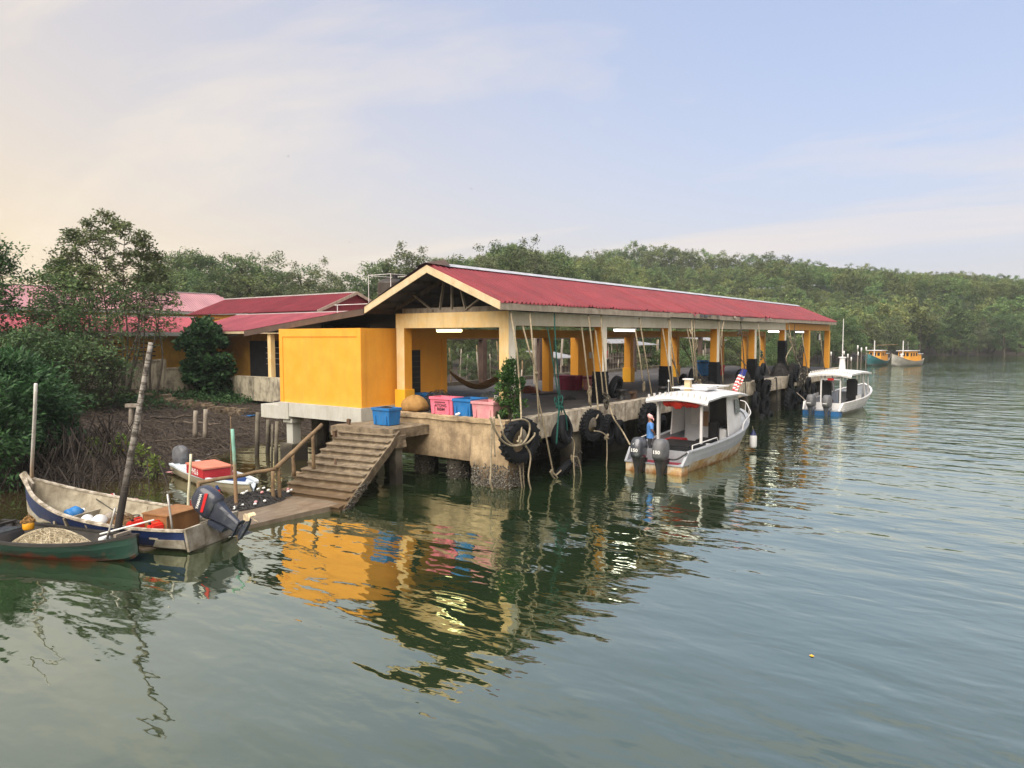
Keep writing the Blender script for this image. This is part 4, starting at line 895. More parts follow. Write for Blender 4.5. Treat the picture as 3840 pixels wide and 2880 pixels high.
for (x, zz) in ((1.0, 2.62), (1.1, 2.78), (3.5, 2.84), (5.6, 2.72)):
    rings.append([(x, -1.38+2.76*k/12, zz-.16*((-1.38+2.76*k/12)/1.38)**2) for k in range(13)]+[(x+.02, (1.38-2.76*k/12)*.985, zz-.13-.14*((1.38-2.76*k/12)/1.38)**2) for k in range(13)])
mb.loft(rings).build('canopy', m_wsteel, b2)
for y in np.linspace(-1.25, 1.25, 17): MB().box(1.02, 1.1, y-.025, y+.025, 2.76-.16*(y/1.38)**2, 2.88-.16*(y/1.38)**2).build('rod_holder', m_wsteel, b2)
for (x, y) in ((1.3, .62), (1.3, -.62)): MB().box(x-.04, x+.04, y-.04, y+.04, .4, 2.66).build('canopy_post', m_wsteel, b2)
MB().box(1.26, 1.34, -.66, .66, 2.2, 2.29).build('cross_bar', m_wsteel, b2); MB().box(1.24, 1.258, -.2, .2, 2.17, 2.32).build('red_sign', m_red, b2)
for s_ in (-1, 1):
    MB().beam((4.4, 1.3*s_, .95), (3.9, 1.25*s_, 2.62), .10, .05).build('canopy_strut', m_wsteel, b2); MB().beam((5.7, 1.15*s_, 1.1), (5.3, 1.2*s_, 2.62), .10, .05).build('canopy_strut', m_wsteel, b2)
    MB().prism([(2.2, 1.38*s_, .86), (3.2, 1.4*s_, .9), (3.2, 1.4*s_, 1.2), (2.2, 1.38*s_, 1.16)], (0, .03, 0)).build('side_board', m_wsteel, b2)
MB().lathe([(.22, 2.78), (.17, 3.6), (.25, 3.63), (.25, 3.7), (0, 3.71)], Matrix.Translation((3.2, -.12, 0)), 14).build('radar_tower', m_wsteel, b2); MB().tube([(3.2, -.12, 3.6), (3.2, -.12, 6.3)], [.035, .02], 7).build('mast', m_wsteel, b2)
for (x, y, w_, h_) in ((2.6, .72, .66, 1.5), (3.4, -.7, .70, 1.7)):
    MB().box(x, x+.25, y-w_/2, y+w_/2, .75, .75+h_*.85).build('seat_back', m_black, b2, bevel=.08); MB().box(x, x+.6, y-w_/2, y+w_/2, .4, .76).build('seat_base', m_black, b2, bevel=.03)
MB().box(4.2, 4.6, -.4, .4, .4, 1.25).build('helm_console', m_alu, b2, bevel=.03); MB().box(2.0, 2.4, .2, .6, .4, .72).build('red_cooler_box', m_red, b2, bevel=.03)
MB().tube([(0, 1.2, .85), (.3, 1.5, 1.0), (1.2, 2.2, 1.25)], .03, 6).build('boat_hook', m_wood, b2)

# ---- open wooden boat with the outboard tilted up, left foreground
m_bwh = mat('scuffed_white_boat_paint', (.42, .40, .35), (.20, .17, .13), scale=3.0, rough=.7, bump=.2, streak=(.17, .13, .09), streak_amt=.4)
m_bin = mat('worn_boat_inside', (.36, .33, .26), (.17, .145, .105), scale=2.6, rough=.8, bump=.3, streak=(.14, .11, .08), streak_amt=.35)
m_bluw = mat('blue_white_hull', (.016, .034, .13), (.010, .022, .085), scale=2.5, rough=.5, bump=.1, wet=(-.02, .12, (.33, .17, .04)))
m_rail_ = mat('worn_gunwale', (.47, .43, .37), (.20, .17, .13), scale=5, rough=.8, bump=.4, contrast=(.4, .6))
P0, P1 = V((10.15, 16.75, 0)), V((8.2, 22.45, 0))
ang = math.atan2(P1.y-P0.y, P1.x-P0.x)
b3 = empty('wooden_skiff', P0, ang, 'long open white wooden skiff with a tilted dark outboard beside the slipway', 'boat')
st3 = [(0, .95, .80, .56, .10, -.10), (1.0, 1.04, .84, .54, .10, -.14), (2.4, 1.09, .84, .58, .12, -.16), (3.8, .98, .68, .72, .18, -.14), (5.0, .64, .38, .96, .30, -.05), (5.75, .26, .13, 1.22, .5, .14), (6.05, .03, .02, 1.36, .75, .4)]
make_hull(b3, st3, [m_bluw, m_bwh], floor=-.02, mfn=lambda k: 0 if k in (0, 1, 6, 7) else 1, m_in=m_bin, m_rail=m_rail_, thick=.045, rail=(.075, .035))
MB().box(-.012, .0, -.82, .82, .02, .585).build('transom_face', m_bwh, b3)
for s_ in (-1, 1): MB().prism([(-.08, .86*s_, .04), (-.08, .97*s_, .62), (-.08, .42*s_, .62), (-.08, .32*s_, .36), (-.08, .32*s_, .1)], (.065, 0, 0)).build('transom_wing', m_bwh, b3)
MB().prism([(.02, .83, .10), (.95, .88, .10), (.80, .95, .30), (.02, .90, .33)], (0, .03, 0)).build('white_flash', m_bwh, b3)
MB().prism([(5.92, -.04, .9), (6.25, -.03, 1.42), (6.08, -.03, 1.52), (5.8, -.04, 1.2)], (0, .07, 0)).build('stem_post', m_rail_, b3)
for x in (1.5, 2.2, 2.9, 3.6):
    for s_ in (-1, 1): MB().beam((x, .80*s_, .08), (x, 1.0*s_, .53 if x < 3.2 else .64), .05, .07).build('rib', m_bin, b3)
MB().box(4.2, 4.26, -.76, .76, .0, .45).build('bulkhead_board', m_bin, b3); MB().box(4.27, 5.2, -.55, .55, .33, .36).build('fore_deck', m_bin, b3)
MB().box(.75, 1.0, -.97, .97, .30, .34).build('thwart', m_bin, b3)
outboard(b3, (-.06, -.02, .64), R(57), R(0), 1.10, m_cowlb, m_cowlb, m_red, None, 'YAMAHA', m_fasc)

# ---- green boat in front of it
m_grn = mat('green_boat_paint', (.008, .045, .034), (.006, .026, .024), scale=2.2, rough=.5, bump=.1, contrast=(.4, .55), wet=(-.02, .17, (.17, .035, .018)))
m_dkb = mat('dark_boat_wood', (.03, .028, .028), (.015, .014, .014), scale=4, rough=.7, bump=.3)
Q1, Q0 = V((8.3, 16.7, 0)), V((6.75, 21.45, 0)); ang = math.atan2(Q1.y-Q0.y, Q1.x-Q0.x)
b4 = empty('green_boat', Q0, ang, 'dark green wooden boat with red bottom, piled with pale nets, at the left edge', 'boat')
st4 = [(0, .60, .48, .46, .10, -.10), (1.2, .78, .60, .39, .08, -.14), (2.6, .74, .56, .39, .08, -.14), (3.8, .50, .34, .45, .12, -.08), (4.7, .17, .09, .58, .22, .04), (5.0, .03, .02, .64, .36, .2)]
make_hull(b4, st4, [m_grn], floor=.02, m_in=m_dkb, m_rail=m_dkb, thick=.04, rail=(.07, .04))
MB().beam((.35, -.66, .47), (.35, .66, .47), .12, .06).build('thwart', m_dkb, b4)
MB().box(.2, 1.0, -.42, .42, .1, .42).build('engine_cover', m_cowl, b4, bevel=.05)
MB().beam((4.55, -.22, .64), (4.55, .22, .64), .07, .07).build('bow_cleat', m_wood, b4)

# ---- small dinghy numbered on its red side
m_fib = mat('dinghy_gelcoat', (.60, .68, .76), (.50, .57, .64), scale=2, rough=.4, bump=.05)
m_dun = mat('dinghy_hull', (.42, .38, .29), (.34, .30, .22), scale=2, rough=.6, bump=.1, wet=(-.02, .1, (.2, .14, .07)))
D0_, D1_ = onz(690, 1745, .3), onz(952, 1840, .3)
ang = math.atan2(D1_.y-D0_.y, D1_.x-D0_.x); Ld = (D1_-D0_).length
b5 = empty('dinghy', (D0_.x, D0_.y, 0), ang, 'small white dinghy with red numbered box and a covered outboard in the muddy inlet', 'boat')
k_ = Ld/3.0
st5 = [(0, .52, .44, .40, .08, -.08), (1.0*k_, .64, .50, .38, .06, -.10), (2.0*k_, .60, .42, .42, .08, -.10), (2.7*k_, .36, .2, .50, .14, -.02), (3.0*k_, .14, .06, .54, .3, .12)]
make_hull(b5, st5, [m_dun], floor=.10, m_in=m_fib, m_rail=m_fib, thick=.05, rail=(.11, .045))
MB().box(.05, .5*k_, -.44, .44, .2, .36).build('stern_seat', m_fib, b5, bevel=.02); MB().box(2.1*k_, 2.2*k_, -.5, .5, .1, .42).build('bow_thwart', mat('navy_seat', (.02, .06, .22), rough=.5, bump=.05), b5)
cr_ = MB().box(1.1*k_, 1.86*k_, -.70, .30, .42, .72).build('red_box', mat('red_box_paint', (.42, .02, .03), (.33, .016, .025), scale=3, rough=.5, bump=.08), b5, bevel=.015)
MB().box(1.08*k_, 1.88*k_, -.72, .32, .722, .78).build('box_lid', mat('salmon_lid', (.55, .20, .14), (.45, .15, .10), rough=.6, bump=.08), b5, bevel=.015)
text_mesh('PHS.6', .27, facing((1.48*k_, -.703, .57), (0, -1, 0)), m_plw, 'lettering', cr_, .006, 1.05)
outboard(b5, (-.02, 0, .42), R(20), 0, .8, m_cowl2, m_blk)
mb = MB(); rings = []
for (z, rx, ry, ox) in ((.30, .30, .25, -.22), (.45, .36, .29, -.24), (.62, .37, .30, -.26), (.85, .34, .28, -.30), (.98, .24, .2, -.34), (1.03, .08, .07, -.36)):
    rings.append([(ox+rx*math.cos(a)*(1+.10*math.sin(3*a+z*7)), ry*math.sin(a)*(1+.12*math.sin(4*a+z*5)), z+.10*math.sin(2*a+1)*(.95-z)) for a in np.linspace(0, 2*math.pi, 25)[:-1]])
mb.loft(rings).build('motor_cover', mat('grey_tarpaulin', (.10, .105, .12), (.06, .063, .075), scale=6, rough=.8, bump=.7, bscale=9), b5, smooth=True)

# ------------------------------------------------------------------ things on the jetty
def ordn(i): return ['first', 'second', 'third', 'fourth', 'fifth', 'sixth', 'seventh', 'eighth', 'ninth', 'tenth', 'eleventh', 'twelfth', 'thirteenth', 'fourteenth', 'fifteenth', 'sixteenth', 'seventeenth', 'eighteenth', 'nineteenth', 'twentieth', 'twenty-first', 'twenty-second', 'twenty-third', 'twenty-fourth', 'twenty-fifth', 'twenty-sixth', 'twenty-seventh', 'twenty-eighth'][i]
def tub(name, x0, y0, w_, d_, h, z, mt, label, lid=False, rimm=None):
    """insulated fish tub: tapered shell, wide rim; w along y, d along x"""
    t = empty(name, (x0, y0, z), 0, label, 'crate')
    mb = MB(); k = .045
    def rect(e, zz): return [(e, e, zz), (d_-e, e, zz), (d_-e, w_-e, zz), (e, w_-e, zz)]
    mb.loft([rect(k, 0), rect(.01, h-.09), rect(.01, h), rect(.06, h), rect(.08, .08)], caps=False)
    mb.add(rect(.08, .08), [(0, 1, 2, 3)]); mb.add(rect(k, 0), [(3, 2, 1, 0)])
    body = mb.build('tub_body', mt, t)
    rm = MB(); o_ = -.022
    rm.loft([rect(.012, h-.10), rect(o_, h-.085), rect(o_, h+.002), rect(.05, h+.004)], caps=False).build('tub_rim', rimm or mt, t)
    for yy in (.18*w_, .82*w_): MB().box(-.006, .012, yy-.03, yy+.03, .04, h*.55).build('rib', mt, t)
    if lid: MB().box(-.01, d_+.01, -.01, w_+.01, h+.006, h+.05).build('tub_lid', mt, t, bevel=.015)
    return t, body
m_pink = mat('pink_plastic', (.70, .17, .27), (.60, .13, .22), scale=2.5, rough=.5, bump=.06, streak=(.42, .24, .24), streak_amt=.55)
m_fpink = mat('faded_pink_plastic', (.62, .30, .33), (.52, .19, .24), scale=3, rough=.6, bump=.08, streak=(.45, .38, .36), streak_amt=.6)
m_blu = mat('blue_plastic', (.012, .16, .46), (.01, .125, .38), scale=2.5, rough=.5, bump=.06, streak=(.10, .18, .28), streak_amt=.55)
m_mar = mat('maroon_plastic', (.20, .02, .06), (.14, .014, .045), scale=3, rough=.6, bump=.08)
m_print = mat('dark_print', (.09, .03, .04), rough=.7, bump=0)
m_printw = mat('pale_print', (.25, .45, .62), rough=.7, bump=0)
def yy(px, X): return onx(px, 1550, X).y
t1, bd = tub('pink_fish_crate', 20.1, yy(1697, 20.1), yy(1612, 20.1)-yy(1697, 20.1), .62, .64, ZD+.012, m_pink, 'pink plastic fish crate with dark lettering on the jetty front edge')
wd_ = yy(1612, 20.1)-yy(1697, 20.1)
text_mesh('ATONG', .15, facing((.012, wd_/2+.03, .33), (-1, 0, 0)), m_print, 'lettering', bd, .004, 1.05); text_mesh('BBM', .15, facing((.02, wd_/2+.03, .19), (-1, 0, 0)), m_print, 'lettering', bd, .004, 1.35)
for k in range(9): MB().box(.004, .012, wd_/2+.29-k*.06, wd_/2+.29-k*.06+.042, .43, .47).build('small_print', m_print, bd); MB().box(.024, .03, wd_/2+.25-k*.055, wd_/2+.25-k*.055+.035, .075, .10).build('small_print', m_fpink, bd)
MB().tube([(.0, .18, .62), (-.005, .17, .4), (.01, .2, .2), (.03, .18, .02)], .007, 5).build('crack', m_print, bd)
t2, bd = tub('blue_fish_crate', 20.08, yy(1765, 20.1), yy(1699, 20.1)-yy(1765, 20.1)+.0, 1.0, .62, ZD+.012, m_blu, 'blue plastic fish crate between the two pink crates on the jetty edge')
t3, bd = tub('faded_fish_crate', 20.0, yy(1850, 20.0), yy(1768, 20.0)-yy(1850, 20.0), .95, .58, ZD+.012, m_fpink, 'sun-faded pink fish crate nearest the corner shrub')
thing_mesh('white_bottle', MB().lathe([(0, 0), (.045, 0), (.045, .14), (.02, .18), (0, .19)], rot(R(70), 0, R(40), tuple(onx(1708, 1556, 19.93))), 10), m_plw, 'small white plastic bottle lying before the blue crate', 'bottle', smooth=True)
cb_ = onz(1370, 1586, 1.96)
t4, bd = tub('net_filled_crate', 18.55, 19.0, .88, .62, .62, 1.965, m_blu, 'blue fish crate heaped with dark nets on the stair landing')
cpos = V((18.55, 19.0, 1.965))
def heap(name, c, rx, ry, h, mt, label, cat, n=700, r=.006, seg=5, group=None, parent=None, kind=None, rz=0.0):
    """tangle of thin strands over a dome"""
    mb = MB(); c = V(c)
    for _ in range(n):
        a = random.uniform(0, 6.28); q = math.sqrt(random.random()); p = V((rx*q*math.cos(a), ry*q*math.sin(a), h*(1-q*q)*random.uniform(.7, 1.05))); d = V((random.uniform(-1, 1), random.uniform(-1, 1), random.uniform(-.3, .3))).normalized(); pts = []
        for k in range(seg):
            pts.append(c+p); d = (d+V((random.uniform(-.7, .7), random.uniform(-.7, .7), random.uniform(-.35, .35)))).normalized(); p = p+d*random.uniform(.05, .10)*max(rx, ry)/.5
            q2 = (p.x/rx)**2+(p.y/ry)**2
            if q2 > 1: p.x /= q2**.5; p.y /= q2**.5
            p.z = min(max(p.z, .01), max(.02, h*(1.08-min(q2, 1))))
        mb.tube(pts, r, 3, caps=False)
    base = []
    for k in range(7):
        q = 1-k/6; base.append([c+V((rx*.93*q*math.cos(a)*(1+.1*math.sin(3*a)), ry*.93*q*math.sin(a)*(1+.1*math.cos(4*a)), max(.0, h*.9*(1-q*q)))) for a in np.linspace(0, 6.283, 17)[:-1]])
    mb.loft(base, caps=False)
    if rz: Mr = Matrix.Translation(c) @ Matrix.Rotation(rz, 4, 'Z') @ Matrix.Translation(-c); mb.v = [tuple(Mr @ V(p_)) for p_ in mb.v]
    o = mb.build(name, mt, parent)
    if parent is None: tag(o, label, cat, group, kind)
    return o
m_netd = mat('dark_net', (.05, .048, .05), (.02, .02, .022), scale=12, rough=.9, bump=.5)
m_netp = mat('pale_net', (.50, .45, .34), (.30, .25, .17), scale=6, rough=.9, bump=.3)
m_netb = mat('brown_net', (.22, .13, .06), (.12, .07, .035), scale=8, rough=.9, bump=.4)
heap('dark_net', cpos+V((.31, .44, .5)), .30, .40, .16, m_netd, 'dark net piled in the blue crate on the landing', 'net', 160, .008)
# tied sack
mb = MB(); rings = []; c = V((20.55, 19.62, ZD+.012))
for (z, r_) in ((0, .40), (.06, .52), (.2, .56), (.36, .50), (.50, .34), (.58, .17), (.60, .05)): rings.append([c+V((r_*.85*math.cos(a)*(1+.05*math.sin(5*a+z*6)), r_*1.02*math.sin(a)*(1+.05*math.cos(7*a+z*9)), z+.02*math.sin(6*a))) for a in np.linspace(0, 6.283, 41)[:-1]])
m_sack = mat('ochre_sack', (.33, .19, .065), (.25, .14, .045), scale=6, rough=.9, bump=.6, bscale=14)
thing_mesh('stuffed_sack', mb.loft(rings), m_sack, 'bulging ochre sack beside the corner column plinth', 'sack', smooth=True)
# dark bundles behind
heap('black_net_bundle', (21.9, 19.6, ZD), .75, .9, .72, m_netd, 'large black net bundle behind the sack by the doorway', 'net', 300, .01)
tub('dark_blue_crate', 22.0, 20.35, .6, .5, .55, ZD, m_blu, 'blue crate half hidden behind the black net bundle')
heap('grey_tarp_bundle', (24.3, 18.9, ZD+.12), .55, .6, .42, mat('grey_tarp', (.12, .14, .16), (.07, .08, .09), scale=5, rough=.6, bump=.5), 'grey tarpaulin bundle heaped behind the crates', 'tarpaulin', 120, .012)
thing_mesh('foam_board', MB().box(-.025, .025, -.42, .42, 0, .55, M=rot(0, R(-14), R(8), (23.2, 17.25, ZD))), mat('foam_white', (.52, .52, .50), (.42, .42, .40), rough=.8, bump=.2), 'leaning grey-white foam board behind the faded crate', 'board')
thing_mesh('cardboard_box', MB().box(23.6, 24.1, 17.9, 18.6, ZD, ZD+.34), m_card, 'flattened brown cardboard box behind the crates', 'box', bevel=.01)
# hammock
ha, hb = V((24.05, 20.95, 3.72)), V((28.0, 20.2, 4.15)); nh = 16; m_ham = mat('brown_hammock', (.20, .125, .06), (.13, .08, .04), scale=8, rough=.9, bump=.3)
mb = MB(); strips = []
for i in range(nh+1):
    a = i/nh; p = ha.lerp(hb, a); sag = 1.15*(1-(2*a-1)**2); wv = .33*math.sin(math.pi*a)**.6
    strips.append([p+V((.15*wv*q, wv*q, -sag+.22*q*q*math.sin(math.pi*a))) for q in (-1, -.6, -.2, .2, .6, 1)])
hm = empty('hammock', (0, 0, 0), 0, 'brown cloth hammock slung between the yellow wall and a column', 'hammock')
mb.loft(strips, closed=False, caps=False).build('cloth', m_ham, hm)
for k in range(6): MB().tube([s_[k]+V((0, 0, .004)) for s_ in strips], .012, 5).build('edge_cord', m_ham, hm)
heap('red_net_heap', onz(1985, 1472, ZD), .75, .5, .34, mat('rust_net', (.16, .045, .02), (.09, .026, .014), scale=6, rough=.9, bump=.4), 'rust red net heap on the deck behind the shrub', 'net', 260, .008)
p = onz(2045, 1478, ZD); thing_mesh('black_mat', MB().prism([p+V((-.7, .4, .01)), p+V((.9, .2, .01)), p+V((.6, -.5, .01)), p+V((-.6, -.2, .01))], (0, 0, .02)), m_rub, 'black rubber mat on the deck next to the red net heap', 'mat')
p = onz(2150, 1464, ZD); tub('maroon_cooler', p.x, p.y-.15, 1.15, .75, .72, ZD, m_mar, 'closed maroon cooler box beside the yellow wall panel', True)
p = onz(2215, 1464, ZD); tub('salmon_cooler', p.x, p.y-.4, .9, .9, .7, ZD, m_fpink, 'salmon pink cooler box in front of the yellow wall panel', True, m_mar)
p = onz(2635, 1408, ZD); dr = empty('blue_drum', (p.x, p.y, ZD), 0, 'tall blue plastic drum on the deck between shed columns', 'drum')
MB().lathe([(0, 0), (.42, 0), (.46, .06), (.46, .45), (.48, .48), (.46, .51), (.45, 1.0), (.40, 1.1), (0, 1.12)], None, 20).build('drum_body', m_blu, dr, smooth=False); MB().lathe([(.47, .9), (.5, .93), (.47, .96)], None, 20).build('drum_hoop', m_blk, dr)
p = onz(2705, 1408, ZD); tub('red_fish_crate', p.x, p.y, .7, .7, .72, ZD, m_red, 'red fish crate against a far yellow column')
# light fittings
def tube_light(a, b, mt, label, r=.07):
    a, b = V(a), V(b); o = empty('tube_light', a, 0, label, 'light'); d = b-a
    MB().beam((0, 0, .055), d+V((0, 0, .055)), .12, .05).build('housing', m_plw, o)
    dd = d.normalized()*.03; MB().tube([dd, dd+d*.02, d*.98-dd, d-dd], [r*.5, r, r, r*.5], 10).build('diffuser', mt, o, smooth=True)
tube_light((20.95, 18.83, 5.40), (20.95, 17.55, 5.40), m_lamp, 'lit yellow tube light under the front beam')
tube_light((28.7, YF-.15, 5.44), (30.75, YF-.15, 5.44), m_lampw, 'lit tube light under the side beam near the second column')
tube_light((50.9, YF-.15, 5.46), (53.1, YF-.15, 5.46), m_lampw, 'lit tube light under the side beam far along the shed')
tube_light((57.0, 16.5, 5.46), (59.0, 16.5, 5.46), m_lampw, 'nearer of the two lit tube lights at the far end of the shed'); tube_light((62.0, 16.5, 5.46), (65, 16.5, 5.46), m_lampw, 'farthest lit tube light at the end of the shed')
fs_ = empty('flood_lamp', (63.2, 15.0, 5.0), 0, 'white framed flood lamp on a far column', 'lamp'); MB().box(-.3, .3, -.06, .06, -.25, .3).build('frame', m_blk, fs_, bevel=.02); MB().box(-.26, .26, -.075, -.062, -.21, .26).build('lens', m_plw, fs_)
# bollards
def bollard(px, py, label):
    p = onz(px, py, ZD); o = empty('mooring_bollard', (p.x, p.y, ZD), 0, label, 'bollard')
    MB().lathe([(0, 0), (.26, 0), (.24, .04), (.17, .1), (.15, .32), (.22, .38), (.24, .44), (.2, .5), (0, .52)], None, 16).build('post', m_blk, o, smooth=True); MB().lathe([(.3, 0), (.3, .03), (.25, .03)], None, 16).build('base_flange', m_rust, o)
bollard(2485, 1489, 'round iron mooring bollard wound with rope behind the launch'); bollard(2330, 1500, 'low iron bollard on the quay edge near the second column')
p = onz(2376, 1497, ZD); o = empty('cleat', (p.x, p.y, ZD), 0, 'dark iron T shaped cleat on the quay edge above the launch stern', 'cleat'); MB().box(-.12, .12, -.1, .1, 0, .3).build('post', m_rust, o, bevel=.02); MB().box(-.35, .2, -.09, .09, .26, .38).build('arm', m_rust, o, bevel=.02)

# ------------------------------------------------------------------ tyres
def tyre_mesh(Ro, Ri, W, lugs):
    mb = MB(); n = 36; prof = [(Ri, -W*.36), (Ri+.02, -W*.46), (Ri+(Ro-Ri)*.45, -W*.55), (Ro-.05, -W*.45), (Ro, -W*.36), (Ro, W*.36), (Ro-.05, W*.45), (Ri+(Ro-Ri)*.45, W*.55), (Ri+.02, W*.46), (Ri, W*.36), (Ri+.05, W*.3), (Ro-.09, W*.3), (Ro-.09, -W*.3), (Ri+.05, -W*.3), (Ri, -W*.36)]
    mb.lathe(prof, None, n)
    if lugs:
        for k in range(lugs):
            a = 2*math.pi*k/lugs
            for s_ in (-1, 1):
                M = Matrix.Rotation(a+(math.pi/lugs if s_ > 0 else 0), 4, 'Z') @ Matrix.Translation((Ro, 0, s_*W*.24)) @ Matrix.Rotation(R(28*s_), 4, 'X')
                mb.box(-.03, .035, -.035, .035, -W*.3, W*.3, M=M)
    return mb.mesh('tyre_casing', m_rub, True)
TY = {'big': tyre_mesh(.76, .43, .36, 18), 'car': tyre_mesh(.54, .31, .25, 0), 'tread': tyre_mesh(.60, .34, .26, 26), 'small': tyre_mesh(.40, .24, .22, 0)}
def tyre(kind, loc, yaw=0, tilt=0, roll=0):
    o = link('tyre', TY[kind]); o.matrix_world = Matrix.Translation(loc) @ Matrix.Rotation(yaw, 4, 'Z') @ Matrix.Rotation(R(90)+tilt, 4, 'X') @ Matrix.Rotation(roll, 4, 'Z'); return o
hung = []
for (kind, px, py, Y, yaw, tilt) in (('big', 1950, 1652, 14.28, -.25, .1), ('car', 2108, 1628, 14.36, -.1, .15), ('car', 2120, 1610, 14.08, .25, -.18), ('tread', 2222, 1595, 14.3, -.2, .05), ('tread', 2282, 1612, 14.3, .1, .1), ('car', 2325, 1622, 14.25, .2, -.1),
        ('big', 2432, 1575, 14.3, 0, .05), ('car', 2478, 1600, 14.25, .1, .1), ('small', 2862, 1385, 14.35, .1, 0), ('car', 2850, 1440, 14.3, 0, .1), ('car', 2835, 1500, 14.3, .1, 0), ('tread', 2868, 1520, 14.25, -.1, .1), ('car', 2885, 1570, 14.25, 0, .1),
        ('tread', 2968, 1430, 14.3, .1, .1), ('car', 2992, 1480, 14.25, 0, .1), ('car', 2975, 1530, 14.3, -.1, 0), ('tread', 3015, 1500, 14.3, 0, 0), ('tread', 3052, 1470, 14.3, .1, 0), ('car', 2842, 1405, 14.2, .2, .1), ('tread', 2872, 1460, 14.1, 0, .2), ('car', 2858, 1585, 14.2, .1, 0), ('tread', 2985, 1400, 14.1, .1, .1), ('car', 3002, 1545, 14.2, -.2, 0), ('big', 2962, 1500, 14.2, 0, .1), ('car', 3030, 1440, 14.2, 0, .1)):
    p = ony(px, py, Y); hung.append((px, tyre(kind, p, yaw, tilt, random.random()*6)))
hung.sort(key=lambda q: q[0])
for i, (px, o) in enumerate(hung):
    tag(o, ('huge lugged tractor tyre hanging at the corner pier under rope loops' if i == 0 else '%s tyre from the corner among the black tyres hanging along the quay' % ordn(i)), 'tyre', 'black tyres hanging along the quay')
p = ony(2112, 1765, 14.5); tag(tyre('car', p, .2, .7), 'half sunken black tyre below the hanging pair of tyres', 'tyre')
for k, (px, py, kd, lb_) in enumerate(((2308, 1492, 'car', 'black tyre standing on the deck beside the second white column'), (2588, 1450, 'car', 'black tyre lying against rope on the deck above the launch roof'), (2560, 1452, 'small', 'small black tyre on the deck left of the one above the launch roof'), (2780, 1428, 'small', 'small black tyre on the deck edge near the flag'))):
    p = onz(px, py, ZD); tag(tyre(kd, p+V((0, 0, .5 if kd == 'car' else .36)), .4*k, .25), lb_, 'tyre')

# ------------------------------------------------------------------ ropes
ropes = []
def rope(pts, Y=14.5, r=.024, mt=None, label=None, grp=True, zmin=None):
    q = [(ony(a[0], a[1], a[2] if len(a) > 2 else Y)) for a in pts]; q = smooth_path(q, 5)
    q = [p_+noise.noise_vector(p_*1.7)*.012 for p_ in q]
    o = MB().tube(q, r, 6).build('hanging_rope', mt or m_rope, None, smooth=True); tag(o, label, 'rope')
    if label is None: ropes.append((pts[0][0], o))
    return o
E_ = 14.86
for pts in ([(1914, 1168, E_), (1936, 1300), (1948, 1440), (1956, 1600, 14.1), (1950, 1650, 13.95)], [(1985, 1168, E_), (1998, 1300), (2008, 1430), (2032, 1560), (2060, 1700), (2074, 1770)], [(1961, 1224, 14.9), (1984, 1310), (2010, 1398), (2016, 1500), (2022, 1580)],
        [(2205, 1180, E_), (2220, 1290), (2232, 1420), (2243, 1540, 14.2), (2235, 1570, 14.0)], [(2181, 1228, 14.9), (2195, 1340), (2207, 1440), (2216, 1525)], [(2253, 1182, E_), (2264, 1340), (2278, 1480), (2298, 1560, 14.0), (2335, 1620, 13.8), (2362, 1668, 13.2)], [(2233, 1240, 14.9), (2250, 1370), (2262, 1480)],
        [(2398, 1192, E_), (2418, 1320), (2434, 1420), (2446, 1490)], [(2381, 1234, 14.9), (2398, 1330), (2410, 1430)], [(2506, 1196, E_), (2522, 1310), (2545, 1440)], [(2512, 1196, E_), (2516, 1330), (2526, 1475)], [(2485, 1234, 14.9), (2505, 1360), (2520, 1475)],
        [(2592, 1198, E_), (2600, 1300), (2612, 1425)], [(2576, 1230, 14.9), (2594, 1320), (2604, 1420)], [(2604, 1198, E_), (2606, 1300), (2616, 1425)], [(2695, 1200, E_), (2704, 1320), (2712, 1440)], [(2716, 1200, E_), (2708, 1240), (2706, 1300), (2700, 1260)],
        [(2843, 1208, E_), (2850, 1290), (2848, 1360)], [(2956, 1214, E_), (2972, 1300), (2988, 1365)], [(2953, 1250, 14.9), (2975, 1310), (2990, 1350)], [(2960, 1262), (2985, 1310), (3004, 1362)], [(2970, 1300), (2948, 1340), (2955, 1370)], [(3006, 1236, 14.9), (3014, 1300), (3026, 1380), (3030, 1420)], [(3074, 1238, 14.9), (3082, 1310), (3092, 1388)]):
    rope(pts, 14.5, .033)
for pts in ([(2777, 1206, E_), (2786, 1300), (2794, 1430), (2800, 1545)], [(2980, 1218, E_), (2981, 1300), (2990, 1420), (2986, 1520)], [(2992, 1330), (3010, 1400), (2994, 1460), (3000, 1540)]): rope(pts, 14.45, .03, m_roped)
ropes.sort(key=lambda q: q[0])
for i, (px, o) in enumerate(ropes):
    bay = sum(1 for x in CX if (fw.dot(V((x, 15.5, 4))-CAM) > 0 and 1920+FPX*rt.dot(V((x, 15.5, 4))-CAM)/fw.dot(V((x, 15.5, 4))-CAM) < px)); bay = max(bay, 1)
    j = sum(1 for q in ropes[:i] if q[1].get('bay') == bay); o['bay'] = bay
    tag(o, '%s rope from the left hanging from the eave in the %s bay from the corner' % (ordn(j), ordn(bay-1)), 'rope', 'ropes hanging from the shed eave')
for _, o in ropes: del o['bay']
rope([(2079, 1172, E_), (2084, 1300), (2096, 1440), (2100, 1500)], 14.5, .024, m_ropeg, 'right hand green rope running from the eave to the green knot')
rope([(2053, 1228, 14.9), (2072, 1350), (2094, 1480), (2100, 1500)], 14.5, .022, m_ropeg, 'left hand green rope running from the beam to the green knot')
rope([(2098, 1520), (2094, 1560), (2090, 1610), (2086, 1665)], 14.0, .035, m_ropeg, 'loose green rope tail hanging below the green knot')
rope([(2108, 1525), (2122, 1560), (2126, 1590), (2128, 1615)], 13.95, .028, m_ropeg, 'green rope end threaded through the hanging tyre')
